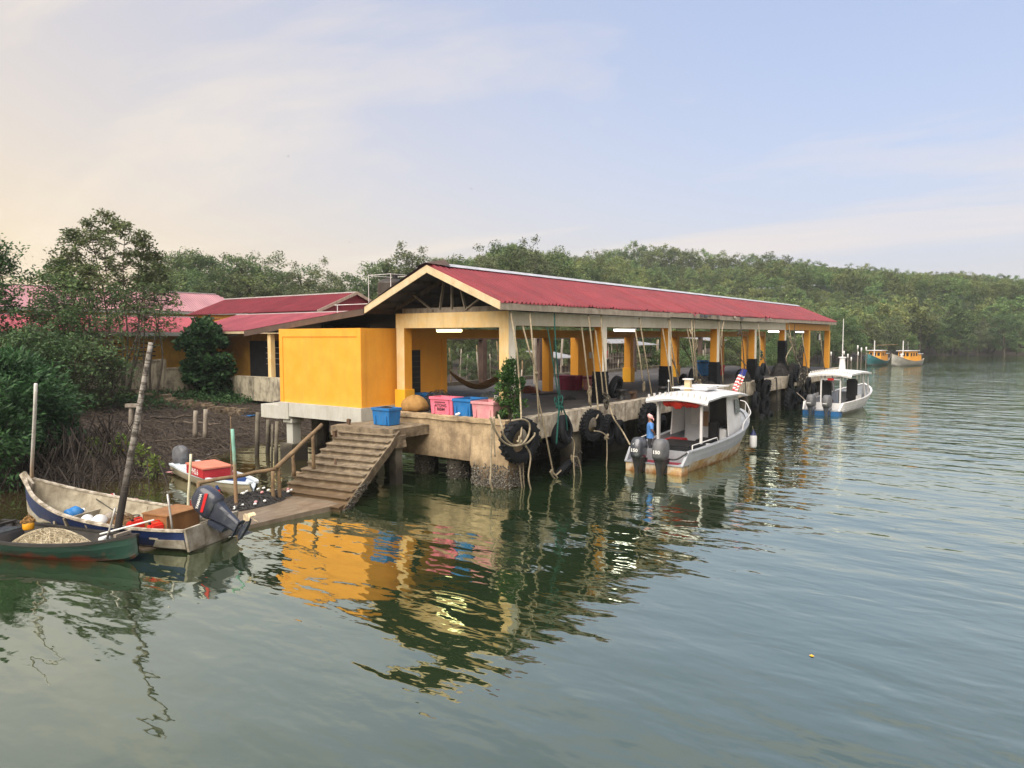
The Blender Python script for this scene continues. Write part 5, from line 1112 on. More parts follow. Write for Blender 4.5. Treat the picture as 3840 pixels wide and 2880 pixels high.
def knot(px, py, Y, rr, r, mt, label, n=46, sq=(1, 1.4)):
    c = ony(px, py, Y); pts = []
    rn = random.Random(px*7+py); d = V((1, 0, 0)); p_ = V((0, 0, 0))
    for k in range(n):
        d = (d+V((rn.uniform(-1, 1), rn.uniform(-1, 1), rn.uniform(-1, 1)))*.9-V((p_.x/sq[0], p_.y/.6, p_.z/sq[1]))/rr*.8).normalized(); p_ = p_+V((d.x*sq[0], d.y*.6, d.z*sq[1]))*rr*.55; pts.append(c+p_)
    thing_mesh('rope_knot', MB().tube(smooth_path(pts, 3), r, 5), mt, label, 'knot', smooth=True)
knot(2100, 1520, 14.35, .20, .026, m_ropeg, 'tangled green rope knot above the hanging tyres', sq=(1, 1.5))
knot(2012, 1400, 14.45, .07, .026, m_rope, 'knot in the pale rope beside the shrub', 16, (1, .6)); knot(2208, 1480, 14.45, .12, .026, m_rope, 'long pale rope knot below the third bay tyre ropes', 30, (.6, 2.4)); knot(2412, 1455, 14.6, .13, .03, m_rope, 'twisted pale rope knot above the launch stern', 30, (.7, 2.2))
knot(2592, 1240, 14.5, .13, .026, m_rope, 'rope knot high under the eave in the fourth bay', 26); knot(2608, 1290, 14.5, .14, .03, m_rope, 'bundled rope end hanging in the fourth bay', 26, (.7, 2)); knot(2772, 1245, 14.5, .12, .026, m_roped, 'dark rope knot under the eave in the fifth bay', 22)
knot(2620, 1435, 15.0, .28, .03, m_rope, 'coil of pale rope on the deck above the launch roof', 40, (1.3, .5)); knot(2488, 1468, 15.3, .2, .022, m_rope, 'rope turns round the mooring bollard', 26, (1.0, .4)); knot(2275, 1500, 14.3, .16, .03, m_roped, 'frayed grey rope bundle on the second column tyre', 36, (1, 1.8))
knot(2275, 1640, 13.95, .1, .03, m_rope, 'rope knot at the bottom of the fourth tyre', 24, (1, 1)); knot(2148, 1722, 14.0, .09, .028, m_rope, 'knot in the rope hanging below the second tyre', 22, (1, 1.2)); knot(1948, 1655, 13.85, .1, .03, m_rope, 'rope knot in the middle of the tractor tyre', 30, (.8, 1.6))
knot(3000, 1330, 14.4, .35, .04, m_roped, 'big tangle of dark ropes at the sixth column', 60, (1, 1.6)); knot(3010, 1420, 14.3, .4, .04, m_roped, 'lower tangle of dark ropes over the far tyres', 60, (1, 1.6)); knot(2855, 1330, 14.5, .2, .03, m_ropeg, 'dark green rope bundle above the far tyres', 40, (1, 1.4))
rope([(1838, 1563), (1852, 1606), (1884, 1654), (1922, 1673), (1960, 1664), (1982, 1630), (1986, 1592), (1962, 1573), (1918, 1578)], 13.8, .034, None, 'outer thick rope loop draped over the tractor tyre')
rope([(1868, 1556, 14.3), (1882, 1600), (1892, 1640), (1926, 1669), (1972, 1664), (2002, 1636), (2006, 1622)], 13.85, .034, None, 'inner thick rope loop draped over the tractor tyre')
rope([(1845, 1566), (1842, 1680), (1840, 1770), (1838, 1805), (1850, 1846)], 14.2, .032, None, 'thick rope hanging down the corner pier into the water'); rope([(1853, 1562), (1852, 1640), (1856, 1712)], 14.2, .03, None, 'short rope hanging beside the long one on the corner pier')
rope([(1948, 1728), (1952, 1790), (1960, 1850)], 14.3, .026, None, 'left rope trailing from the tractor tyre into the water'); rope([(1963, 1728), (1963, 1790), (1968, 1838)], 14.35, .02, None, 'thin middle rope trailing below the tractor tyre'); rope([(1972, 1672), (1990, 1710), (1982, 1790), (1996, 1852)], 13.9, .03, None, 'right rope trailing from the tractor tyre into the water')
rope([(2142, 1640), (2154, 1665), (2150, 1720), (2152, 1765), (2158, 1830)], 13.95, .027, None, 'rope hanging from the second tyre into the water'); rope([(2152, 1712), (2166, 1716), (2178, 1760), (2182, 1802)], 13.95, .026, None, 'short rope branch off the knot below the second tyre')
rope([(2228, 1616), (2255, 1622), (2274, 1640), (2276, 1700), (2274, 1755)], 13.95, .026, None, 'rope hanging under the third and fourth tyres'); rope([(2062, 1768), (2075, 1790), (2100, 1804), (2066, 1762), (2082, 1782), (2110, 1758)], 14.3, .03, None, 'pale bow knot at the end of the long rope above the water')
rope([(2905, 1418), (2912, 1425), (2914, 1520), (2916, 1580)], 14.4, .04, m_blk, 'bent black pipe hooked over the far quay edge')

# ------------------------------------------------------------------ poles and stakes
def pole(name, a, b, r0, r1, mt, label, cat='pole', n=8, wobble=.02, grp=None):
    a, b = V(a), V(b); pts = wob(a, b, n, wobble); rs = [r0+(r1-r0)*i/n for i in range(n+1)]
    return thing_mesh(name, MB().tube(pts, rs, 9), mt, label, cat, grp, smooth=True)
m_palm = mat('ringed_trunk', (.27, .255, .24), (.04, .036, .033), scale=6, rough=.9, bump=.6, bscale=14, wet=(1.4, 3.0, (.022, .019, .018)), contrast=(.38, .56))
base_ = V((8.2, 17.95, -.6)); top_ = pd(566, 1284, 18.2)
tr_ = empty('palm_pole', (8.5, 17.6, 0), 0, 'leaning bare ringed palm trunk standing between the two left boats', 'trunk'); tr_.location = (0, 0, 0)
pts = [base_.lerp(top_, i/14)+V((0, 0, 0)) for i in range(15)]; MB().tube(pts, [.095-.0028*i for i in range(15)], 12).build('trunk', m_palm, tr_, smooth=True)
for i in range(34):
    a = .36+i*.0188+.007*math.sin(i*2.7); p0 = base_.lerp(top_, a); p1 = base_.lerp(top_, a+.0025); rr = .0955-.0392*a; MB().tube([p0, p1], rr+.005, 12).build('ring_scar', m_dwood, tr_, smooth=True)
m_wpole = mat('white_painted_pole', (.60, .61, .62), (.46, .45, .43), scale=5, rough=.7, bump=.2, wet=(1.2, 2.4, (.27, .18, .10)))
pole('white_pole', onz(106, 1945, 0)-V((0, 0, .5)), pd(135, 1440, onz(106, 1945, 0).dot(fw)-.0) if False else pd(135, 1440, 18.9), .048, .042, m_wpole, 'white topped pole standing by the skiff bow')
m_gpole = mat('green_painted_post', (.20, .42, .36), (.16, .34, .29), scale=6, rough=.7, bump=.2, wet=(1.25, 1.8, (.22, .14, .08)))
pole('green_post', onz(890, 1912, .1)-V((0, 0, .4)), pd(872, 1610, (onz(890, 1912, .1)-CAM).dot(fw)), .06, .05, m_gpole, 'green and brown painted post by the slipway')
pole('short_white_pole', onz(702, 1895, 0)-V((0, 0, .4)), pd(715, 1702, (onz(702, 1895, 0)-CAM).dot(fw)), .045, .04, mat('ivory_pole', (.58, .57, .46), (.48, .45, .30), scale=5, rough=.6, bump=.1), 'short ivory pole leaning in the inlet beside the dinghy')
pole('thin_stick', onz(868, 1840, 0)-V((0, 0, .4)), pd(864, 1560, (onz(868, 1840, 0)-CAM).dot(fw)), .018, .014, m_bwood, 'thin brown stick standing behind the green post')
for (x, y0, y1, z0, r, lb_) in ((320, 1502, 1572, 1.1, .12, 'right post of the left timber frame on the mud'), (284, 1502, 1572, 1.1, .12, 'left post of the left timber frame on the mud'), (488, 1520, 1612, .95, .11, 'grey mooring post behind the leaning trunk'), (520, 1520, 1612, .95, .10, 'second grey mooring post behind the leaning trunk'), (730, 1540, 1615, .9, .11, 'left of two short weathered posts on the mud'), (768, 1535, 1618, .9, .11, 'right of two short weathered posts on the mud'),
        (962, 1545, 1712, 0, .10, 'tall mossy pile at the left end of the store beam'), (1002, 1575, 1700, 0, .10, 'dark mossy pile under the store beam end'), (1034, 1580, 1760, -.2, .085, 'pale mossy pile beside the store column'), (1018, 1590, 1750, -.1, .04, 'slim dark stick leaning under the store beam')):
    b_ = onz(x, y1, z0); dpt = (b_-CAM).dot(fw); pole('mooring_post', b_-V((0, 0, .3)), pd(x+4, y0, dpt), r, r*.9, m_wood if z0 > .5 else m_pile, lb_, 'post', 5, .015)
a_, b_ = onz(284, 1572, 1.1), onz(320, 1572, 1.1); dz = pd(300, 1502, (a_-CAM).dot(fw)).z
thing_mesh('lintel', MB().beam(V((a_.x, a_.y, dz))-(b_-a_)*.3, V((b_.x, b_.y, dz))+(b_-a_)*.3, .18, .16), m_wood, 'timber lintel across the left frame posts on the mud', 'beam')
a_, b_ = onz(488, 1612, .95), onz(520, 1612, .95); dz = pd(500, 1520, (a_-CAM).dot(fw)).z
thing_mesh('lintel', MB().beam(V((a_.x, a_.y, dz))-(b_-a_)*.4, V((b_.x, b_.y, dz))+(b_-a_)*.2, .18, .16), m_wood, 'timber lintel on the posts behind the leaning trunk', 'beam')

# ------------------------------------------------------------------ things in and around the left boats
Msk = b3.matrix_basis.copy()
Msk = Matrix.Translation(b3.location) @ Matrix.Rotation(b3.rotation_euler.z, 4, 'Z')
Mgb = Matrix.Translation(b4.location) @ Matrix.Rotation(b4.rotation_euler.z, 4, 'Z')
def inboat(M, x, y, z): return M @ V((x, y, z))
m_crate = mat('varnished_crate', (.30, .15, .06), (.19, .09, .035), scale=3, rough=.6, bump=.2, stretch=(1, 1, .4))
wc = empty('wooden_crate', inboat(Msk, 1.05, .15, .28), b3.rotation_euler.z-.1, 'brown wooden crate near the skiff outboard', 'crate')
for (x0, x1, y0, y1) in ((-.4, .4, -.5, -.48), (-.4, .4, .48, .5), (-.4, -.38, -.48, .48), (.38, .4, -.48, .48)): MB().box(x0, x1, y0, y1, 0, .52).build('side_board', m_crate, wc)
MB().box(-.43, .43, -.53, .53, .52, .55).build('lid', m_crate, wc)
for sx in (-.405, .395):
    for sy in (-.505, .475): MB().box(sx, sx+.03, sy, sy+.03, 0, .5).build('corner_strip', m_bwood, wc)
def jerry(x, y, z, rzv, label, L=.42, mt=None):
    o = empty('jerrycan', inboat(Msk, x, y, z), b3.rotation_euler.z+rzv, label, 'jerrycan'); MB().box(-L/2, L/2, -.12, .12, 0, .24).build('can_body', mt or m_orange2, o, bevel=.045)
    MB().tube(smooth_path([(-.1, 0, .23), (-.08, 0, .29), (.08, 0, .29), (.1, 0, .23)], 4), .018, 6).build('handle', mt or m_orange2, o); MB().lathe([(0, 0), (.03, 0), (.03, .05), (0, .05)], Matrix.Translation((.15, 0, .235)), 10).build('cap', m_blk, o)
m_orange2 = mat('red_orange_plastic', (.72, .05, .03), (.62, .035, .025), scale=3, rough=.4, bump=.04)
jerry(1.6, .68, .42, 1.4, 'red jerrycan lying flat along the near side of the skiff', .55); jerry(.95, .80, .42, 1.3, 'red jerrycan beside the wooden crate in the skiff', .36)
bj = empty('blue_jug', inboat(Msk, 4.55, .1, .37), 0, 'blue plastic water jug in the skiff bow', 'jug'); MB().lathe([(0, 0), (.17, 0), (.2, .04), (.2, .12), (.185, .15), (.2, .18), (.2, .3), (.12, .38), (.05, .4), (.05, .44), (0, .44)], Matrix.Rotation(R(75), 4, 'Y'), 16).build('jug_body', m_blu, bj, smooth=True); MB().lathe([(.055, .43), (.055, .47), (0, .47)], Matrix.Rotation(R(75), 4, 'Y'), 12).build('cap', m_plw, bj)
heap('brown_net_heap', inboat(Msk, 2.35, .42, .12), .6, .48, .58, m_netb, 'brown net heap amidships in the skiff', 'net', 420, .006, rz=b3.rotation_euler.z)
heap('pale_net_heap', inboat(Msk, 2.0, -.1, .12), .7, .5, .34, m_netp, 'thin pale net spread in the skiff behind the brown heap', 'net', 200, .005, rz=b3.rotation_euler.z)
def fl_ball(p, r, mt, label, sq=.8): thing_mesh('float_ball', MB().lathe([(0, -r*sq), (r*.7, -r*sq*.7), (r, 0), (r*.7, r*sq*.7), (0, r*sq)], Matrix.Translation(p) @ Matrix.Rotation(.5, 4, 'X'), 14), mt, label, 'float', smooth=True)
fl_ball(inboat(Msk, 3.0, .5, .48), .20, m_plw, 'white foam float in the skiff nearest the leaning trunk'); fl_ball(inboat(Msk, 3.4, .5, .48), .17, m_plw, 'white foam float on the near side of the skiff bow'); fl_ball(inboat(Msk, .95, -.72, .5), .15, m_plw, 'white round buoy behind the wooden crate')
fl_ball(inboat(Msk, 3.05, .12, .45), .17, m_wood, 'grey driftwood float in the skiff', 1.1)
mb = MB(); pa, pb_ = inboat(Msk, 4.4, -.72, .70), inboat(Msk, 2.2, -.15, .3)
thing_mesh('anchor_line', MB().tube(smooth_path([pa, pa.lerp(pb_, .5)-V((0, 0, .08)), pb_], 6), .015, 6), m_roped, 'dark line stretched inside the skiff', 'rope', smooth=True)
knot_c = inboat(Msk, 2.75, -.35, .3)
thing_mesh('line_coil', MB().tube([knot_c+V((.14*math.cos(k*.7), .14*math.sin(k*.7), .05*math.sin(k*.3)+.003*k)) for k in range(34)], .02, 5), m_roped, 'coiled dark line inside the skiff', 'rope', smooth=True)
rg = empty('red_rag', (0, 0, 0), 0, 'red and white striped rag hung on the skiff far gunwale', 'rag'); c_ = inboat(Msk, 4.05, -.86, .80)
mb = MB(); vs = []; fs = []
for i in range(9):
    for j in range(5): vs.append(c_+V((.05*j+.02*math.sin(i), .06*math.sin(i*.9+j), -.045*i)) + V((.0, .06*j, 0)))
for i in range(8):
    for j in range(4): fs.append((i*5+j, i*5+j+1, (i+1)*5+j+1, (i+1)*5+j))
mb.add(vs, fs, [(i+j) % 2 for i in range(8) for j in range(4)]).build('cloth', [m_flr, m_flw], rg)
pole('steel_rod', onz(648, 2000, .45), pd(628, 1853, (onz(648, 2000, .45)-CAM).dot(fw)), .028, .026, m_steel, 'short steel rod standing at the skiff transom', 'rod', 3, .0)
pole('steel_rod', onz(402, 2020, .5), pd(432, 1905, (onz(402, 2020, .5)-CAM).dot(fw)), .028, .026, m_steel, 'short steel rod leaning at the green boat bow', 'rod', 3, .0)
heap('white_net_heap', inboat(Mgb, 2.4, 0, .10), 1.3, .56, .46, m_netp, 'large heap of pale nets filling the green boat', 'net', 900, .006, rz=b4.rotation_euler.z)
jg = empty('yellow_jug', inboat(Mgb, 1.25, .30, .40), 0, 'yellow jug with brown cloth on top in the green boat', 'jug'); MB().lathe([(0, 0), (.11, 0), (.13, .03), (.13, .16), (.08, .22), (0, .23)], None, 14).build('jug_body', mat('amber_plastic', (.75, .36, .02), rough=.4, bump=.03), jg, smooth=True)
heap('cloth', (0, .02, .18), .16, .14, .16, mat('brown_cloth', (.26, .15, .05), (.17, .09, .03), scale=9, rough=.9, bump=.5), None, None, 30, .02, parent=jg)
thing_mesh('white_oar', MB().tube([inboat(Mgb, 3.7, .16, .52), inboat(Mgb, 4.75, .75, .80)], .022, 7), m_plw, 'white stick lying across the green boat bow', 'oar', smooth=True)
thing_mesh('white_tub', MB().box(-.12, .12, -.08, .08, 0, .13, M=rot(0, 0, .4, tuple(inboat(Mgb, 3.95, .05, .38)))), m_plw, 'small white box at the green boat bow', 'box', bevel=.02)
# net with floats on the slipway
nf = empty('float_net', (0, 0, 0), 0, 'dark tangled net with white floats lying beside the slipway', 'net'); c_ = V((13.0, 19.4, .12))
heap('net_tangle', c_, 1.35, .75, .32, m_netd, None, None, 420, .009, parent=nf); heap('net_tangle', V((14.3, 19.5, .10)), .8, .5, .22, m_netd, None, None, 200, .009, parent=nf)
for k in range(26):
    a = random.uniform(0, 6.28); q = random.uniform(.3, 1); p_ = c_+V((.4+1.5*q*math.cos(a), .75*q*math.sin(a), .33*(1-q*q)+.05)); MB().lathe([(0, -.05), (.03, -.045), (.04, 0), (.03, .045), (0, .05)], Matrix.Translation(p_) @ Matrix.Rotation(1.3, 4, V((random.random(), random.random(), .2))), 8).build('net_float', m_plw if k % 6 else m_fpink, nf, smooth=True)

for (px, py, rx, ry, h, lb_) in ((2532, 1478, .6, .5, .55, 'black net pile on the quay edge right of the mooring bollard'), (2600, 1462, .8, .5, .5, 'black net pile behind the launch roof rack'), (2672, 1452, .7, .5, .3, 'flat dark net pile at the foot of the fourth column'), (2800, 1432, .6, .5, .8, 'dark net heap beside the fifth column'), (2935, 1410, .8, .6, 1.0, 'tall dark net heap at the sixth column'), (2985, 1402, .9, .6, .9, 'dark net heap beyond the sixth column'), (3030, 1398, .8, .5, .5, 'dark net heap near the far end of the quay'), (2150, 1500, .3, .25, .12, 'small dark rag heap on the open deck')):
    heap('dark_net_pile', onz(px, py, ZD)+V((.2, .3, 0)), rx, ry, h, m_netd, lb_, 'net', 170, .012)
for i, (px, py, z1, dx) in enumerate(((2560, 1440, 4.3, .5), (2640, 1432, 4.6, -.6), (2890, 1405, 4.4, .9), (2830, 1418, 4.1, -.4), (3010, 1395, 4.7, .6))):
    p = onz(px, py, ZD); pole('leaning_pole', p, V((p.x+dx, p.y+1.2, z1)), .04, .035, m_wood, '%s of the bamboo poles leaning under the far shed roof, from the left' % ordn(i), 'pole', 5, .03, 'bamboo poles leaning under the shed roof')

# ------------------------------------------------------------------ vegetation
m_leafd = leaf_mat('deep_green_leaves', (.085, .16, .06), (.03, .065, .03), .2)
m_leafm = leaf_mat('mangrove_leaves', (.14, .20, .075), (.045, .085, .04), .28)
m_leafh = leaf_mat('hill_forest_leaves', (.19, .245, .085), (.06, .105, .045), .42)
m_leafl = leaf_mat('light_olive_leaves', (.16, .19, .095), (.07, .092, .052), .2)
m_leafg = leaf_mat('glossy_bush_leaves', (.055, .135, .045), (.018, .05, .022), .1)
m_leafy = leaf_mat('fresh_leaves', (.16, .24, .05), (.07, .12, .03), .1, .05)
m_bark = mat('grey_bark', (.105, .09, .075), (.05, .042, .035), scale=6, rough=.9, bump=.6)
m_root = mat('dark_root', (.04, .03, .026), (.016, .013, .012), scale=6, rough=.85, bump=.5)
m_stick = mat('dry_stick', (.12, .095, .075), (.045, .036, .03), scale=6, rough=.9, bump=.4, var=.3)

def leaf_mesh(name, P, L, W, mt, rs, upb=.5, out_from=None, droop=.0):
    P = np.asarray(P, float); n = len(P)
    d = rs.normal(size=(n, 3)); d[:, 2] = d[:, 2]*.6-droop
    if out_from is not None: d += 1.1*(P-out_from)/(np.linalg.norm(P-out_from, axis=1, keepdims=True)+1e-6)
    d /= np.linalg.norm(d, axis=1, keepdims=True)
    nn = rs.normal(size=(n, 3)); nn[:, 2] += upb*2; s = np.cross(d, nn); s /= np.linalg.norm(s, axis=1, keepdims=True)+1e-9
    l = (L*rs.uniform(.7, 1.3, (n, 1))); w = W*rs.uniform(.7, 1.25, (n, 1))
    v = np.empty((n, 4, 3)); v[:, 0] = P; v[:, 1] = P+d*l*.45+s*w*.5; v[:, 2] = P+d*l; v[:, 3] = P+d*l*.45-s*w*.5
    me = bpy.data.meshes.new(name); me.vertices.add(n*4); me.vertices.foreach_set('co', v.ravel()); me.loops.add(n*4); me.loops.foreach_set('vertex_index', np.arange(n*4)); me.polygons.add(n); me.polygons.foreach_set('loop_start', np.arange(n)*4); me.polygons.foreach_set('loop_total', np.full(n, 4))
    me.materials.append(mt); me.update(calc_edges=True); return me

def tree_proto(seed, H, cr, cz0, nclump, nleaf, L, mt, flat=.75, spread=1.0, stems=1):
    """returns (trunk mesh, crown mesh) with base at the origin; uneven crown made of leaf clumps on limbs"""
    rs = np.random.default_rng(seed); rn = random.Random(seed); mb = MB(); pts = []
    cc = V((rn.uniform(-.3, .3), rn.uniform(-.3, .3), (cz0+H)/2)); hh = (H-cz0)/2
    for s_ in range(stems):
        b0 = V((rn.uniform(-.3, .3), rn.uniform(-.3, .3), -.4))*(1 if stems > 1 else .1); b0.z = -.5
        tp = V((cc.x+rn.uniform(-.6, .6)*cr*.5, cc.y+rn.uniform(-.6, .6)*cr*.5, cz0+hh*1.1)); mid = b0.lerp(tp, .5)+V((rn.uniform(-.4, .4), rn.uniform(-.4, .4), 0))
        path = smooth_path([b0, mid, tp], 4); r0 = .028*H/stems**.5; mb.tube(path, [r0*(1-.75*i/(len(path)-1)) for i in range(len(path))], 6)
    cl = []
    for i in range(nclump):
        for _ in range(20):
            q = V((rn.uniform(-1, 1), rn.uniform(-1, 1), rn.uniform(-1, 1)))
            if .35 < q.length < 1: break
        k = 1+.28*noise.noise(q*1.7+V((seed, 0, 0))); p = cc+V((q.x*cr*k*spread, q.y*cr*k*spread, q.z*hh*k)); cl.append(p)
        if i % 4 == 0:
            a = V((cc.x*.6, cc.y*.6, max(cz0*.8, p.z-rn.uniform(.8, 2.2)))); mb.tube([a, a.lerp(p, .5)+V((0, 0, .15)), p], [.012*H*.6, .008*H*.6, .003*H], 4, caps=False)
    out_ = []
    for p in cl:
        r_ = cr*rn.uniform(.16, .32); g = rs.normal(size=(nleaf, 3)); g /= np.linalg.norm(g, axis=1, keepdims=True); g *= (rs.random((nleaf, 1))**.45)*r_; g[:, 2] *= flat; out_.append(np.array(p)+g)
    P = np.concatenate(out_)
    return mb.mesh('trunk', m_bark, True), leaf_mesh('crown', P, L, L*.5, mt, rs, .6)

FAR = [tree_proto(100+i, 8.5+.6*(i % 3), 2.9+.3*(i % 2), 2.0, 58, 46, .36, m_leafh, .7) for i in range(5)]
MID = [tree_proto(200+i, 9+.5*(i % 2), 2.6, 1.6, 74, 95, .22, (m_leafm, m_leafl, m_leafm)[i], .75) for i in range(3)]
def plant_tree(protos, k, loc, sc, label, group, name='mangrove_tree', rzv=None, sz=None):
    t, c = protos[k % len(protos)]
    o = empty(name, loc, random.uniform(0, 6.28) if rzv is None else rzv, label, 'tree', group); o.scale = (sc, sc, sz or sc)
    link('trunk', t, o); return link('crown', c, o)

def px_of(p):
    v = V(p)-CAM; z = v.dot(fw); return 1920+FPX*v.dot(rt)/z, 1440-FPX*v.dot(up)/z, z
def polar(px, depth):
    d = fw*1.0 + rt*((px-1920)/FPX); d.z = 0; return V((d.x*depth, d.y*depth, 0))
rn = random.Random(5)
def row(px0, px1, n, dep, protos, base_h, label, group, hit=None, jit=.35, smin=.6, name='mangrove_tree'):
    for i in range(n):
        px = px0+(px1-px0)*(i+.5+rn.uniform(-jit, jit))/n; D = dep(px)*rn.uniform(.96, 1.06); p = polar(px, D); p.z = float(ground_z(p.x, p.y))
        k = rn.randrange(len(protos)); H = base_h[k % len(base_h)] if isinstance(base_h, list) else base_h
        if hit:
            zt = pd(px, hit(px), D).z; want = max(3.5, (zt-p.z)*rn.uniform(.93, 1.06)); s_ = want/H
        else: s_ = rn.uniform(smin, smin*1.5)
        plant_tree(protos, k, p, s_*rn.uniform(.95, 1.1) if s_ < 1.6 else 1.5+.3*(s_-1.5), label % ordn19(i), group, name, sz=s_)
def ordn19(i):
    t = i+1; suf = 'th' if 10 <= t % 100 <= 20 else {1: 'st', 2: 'nd', 3: 'rd'}.get(t % 10, 'th'); return '%d%s' % (t, suf)
skyf = lambda px: float(np.interp(px, SKY[:, 0], SKY[:, 1]))
FH = [8.5, 9.1, 9.7, 8.5, 9.1]; MH = [9.0, 9.5, 9.0]
row(590, 1330, 15, lambda px: 108, MID, MH, '%s tree from the left in the hazy row behind the bank buildings', 'tall trees behind the bank buildings', skyf)
row(620, 1330, 13, lambda px: 94, MID, MH, '%s lower tree from the left directly behind the bank building roofs', 'lower trees behind the bank buildings', lambda px: skyf(px)+70)
row(1335, 2120, 16, lambda px: 100+(px-1335)*.03, MID, MH, '%s tree from the left in the row rising behind the shed gable', 'trees rising behind the shed gable', skyf)
row(1380, 2300, 14, lambda px: 84, MID, MH, '%s lower tree from the left behind the shed roof', 'lower trees behind the shed roof', lambda px: 1090)
row(-180, 560, 12, lambda px: 92, MID, MH, '%s distant tree from the left beyond the far lilac roof', 'distant trees beyond the lilac roof', lambda px: 1095)
row(1500, 2950, 22, lambda px: 66+(px-1500)*.02, MID, MH, '%s dark tree from the left seen between the shed columns', 'trees seen through the shed', lambda px: 1200)
row(1650, 2980, 18, lambda px: 56+(px-1650)*.012, MID, MH, '%s low bushy tree from the left behind the stakes beyond the deck', 'low trees behind the deck stakes', lambda px: 1300)
def shore_depth(px):
    for D in np.arange(60, 330, 1.0):
        p = polar(px, D)
        if p.y > shore(p.x)+.4: return D
    return 330
row(2900, 3860, 26, lambda px: shore_depth(px)+1.0, MID, MH, '%s mangrove from the left along the far right shore', 'mangroves along the far right shore', lambda px: 1190+rn.uniform(-25, 25))
row(2870, 3880, 34, lambda px: shore_depth(px)+.2, FAR, FH, '%s low overhanging mangrove from the left at the far right waterline', 'low mangroves at the far right waterline', lambda px: 1262+rn.uniform(-14, 14))
row(2820, 3900, 22, lambda px: shore_depth(px)+9, FAR, FH, '%s mangrove from the left in the second rank of the far right shore', 'second rank of mangroves on the right shore', lambda px: 1135+rn.uniform(-25, 25))
row(2120, 3900, 60, lambda px: 300, FAR, FH, '%s tree from the left on the wooded hill skyline', 'trees on the hill skyline', skyf, .25)

# the hillside wood: one mass, instanced on points
ptsF = []
for D in np.arange(112, 330, 4.6):
    for px in np.arange(1250, 4050, 4.4*FPX/D):
        q = px+rn.uniform(-.45, .45)*5*FPX/D; DD = D+rn.uniform(-2.4, 2.4); p = polar(q, DD); d = p.y-float(shore(p.x))
        if d < 11: continue
        z = float(ground_z(p.x, p.y)); ptop = px_of((p.x, p.y, z+8))
        lim = skyf(q)+14
        s_ = rn.uniform(.7, 1.15)
        zmax = pd(q, lim, DD).z
        if z+3.2 > zmax: continue
        s_ = min(s_, (zmax-z)/9.2)
        ptsF.append((p.x, p.y, z-.2, s_, rn.uniform(0, 6.28), rn.randrange(5)))
fm = bpy.data.meshes.new('hill_forest'); fm.from_pydata([q[:3] for q in ptsF], [], [])
for nm, k, ty in (('sc', 3, 'FLOAT'), ('rz', 4, 'FLOAT'), ('vi', 5, 'INT')):
    at = fm.attributes.new(nm, ty, 'POINT'); at.data.foreach_set('value', [q[k] for q in ptsF])
fo = tag(link('hill_forest', fm), kind='stuff'); fo['label'] = 'dense mangrove and hill forest covering the far slope'
gn = bpy.data.node_groups.new('forest', 'GeometryNodeTree'); gn.interface.new_socket('Geometry', in_out='INPUT', socket_type='NodeSocketGeometry'); gn.interface.new_socket('Geometry', in_out='OUTPUT', socket_type='NodeSocketGeometry')
gi, go = gn.nodes.new('NodeGroupInput'), gn.nodes.new('NodeGroupOutput'); ip = gn.nodes.new('GeometryNodeInstanceOnPoints'); jn = gn.nodes.new('GeometryNodeJoinGeometry')
srcs = {}
for o in bpy.data.objects:
    if o.type == 'MESH' and o.name.startswith('crown'):
        for i, (t, c) in enumerate(FAR):
            if o.data == c: srcs.setdefault(i, o)
for i in range(5):
    if i not in srcs: continue
    oi = gn.nodes.new('GeometryNodeObjectInfo'); oi.inputs['Object'].default_value = srcs[i]; oi.inputs['As Instance'].default_value = True; oi.transform_space = 'ORIGINAL'; gn.links.new(oi.outputs['Geometry'], jn.inputs[0])
def na(nm, ty): n = gn.nodes.new('GeometryNodeInputNamedAttribute'); n.data_type = ty; n.inputs['Name'].default_value = nm; return n.outputs['Attribute']
gn.links.new(gi.outputs[0], ip.inputs['Points']); gn.links.new(jn.outputs[0], ip.inputs['Instance']); ip.inputs['Pick Instance'].default_value = True
gn.links.new(na('vi', 'INT'), ip.inputs['Instance Index'])
cx_ = gn.nodes.new('ShaderNodeCombineXYZ'); gn.links.new(na('rz', 'FLOAT'), cx_.inputs[2]); gn.links.new(cx_.outputs[0], ip.inputs['Rotation'])
cs_ = gn.nodes.new('ShaderNodeCombineXYZ'); a_ = na('sc', 'FLOAT'); [gn.links.new(a_, cs_.inputs[i]) for i in range(3)]; gn.links.new(cs_.outputs[0], ip.inputs['Scale'])
gn.links.new(ip.outputs[0], go.inputs[0]); md = fo.modifiers.new('forest', 'NODES'); md.node_group = gn

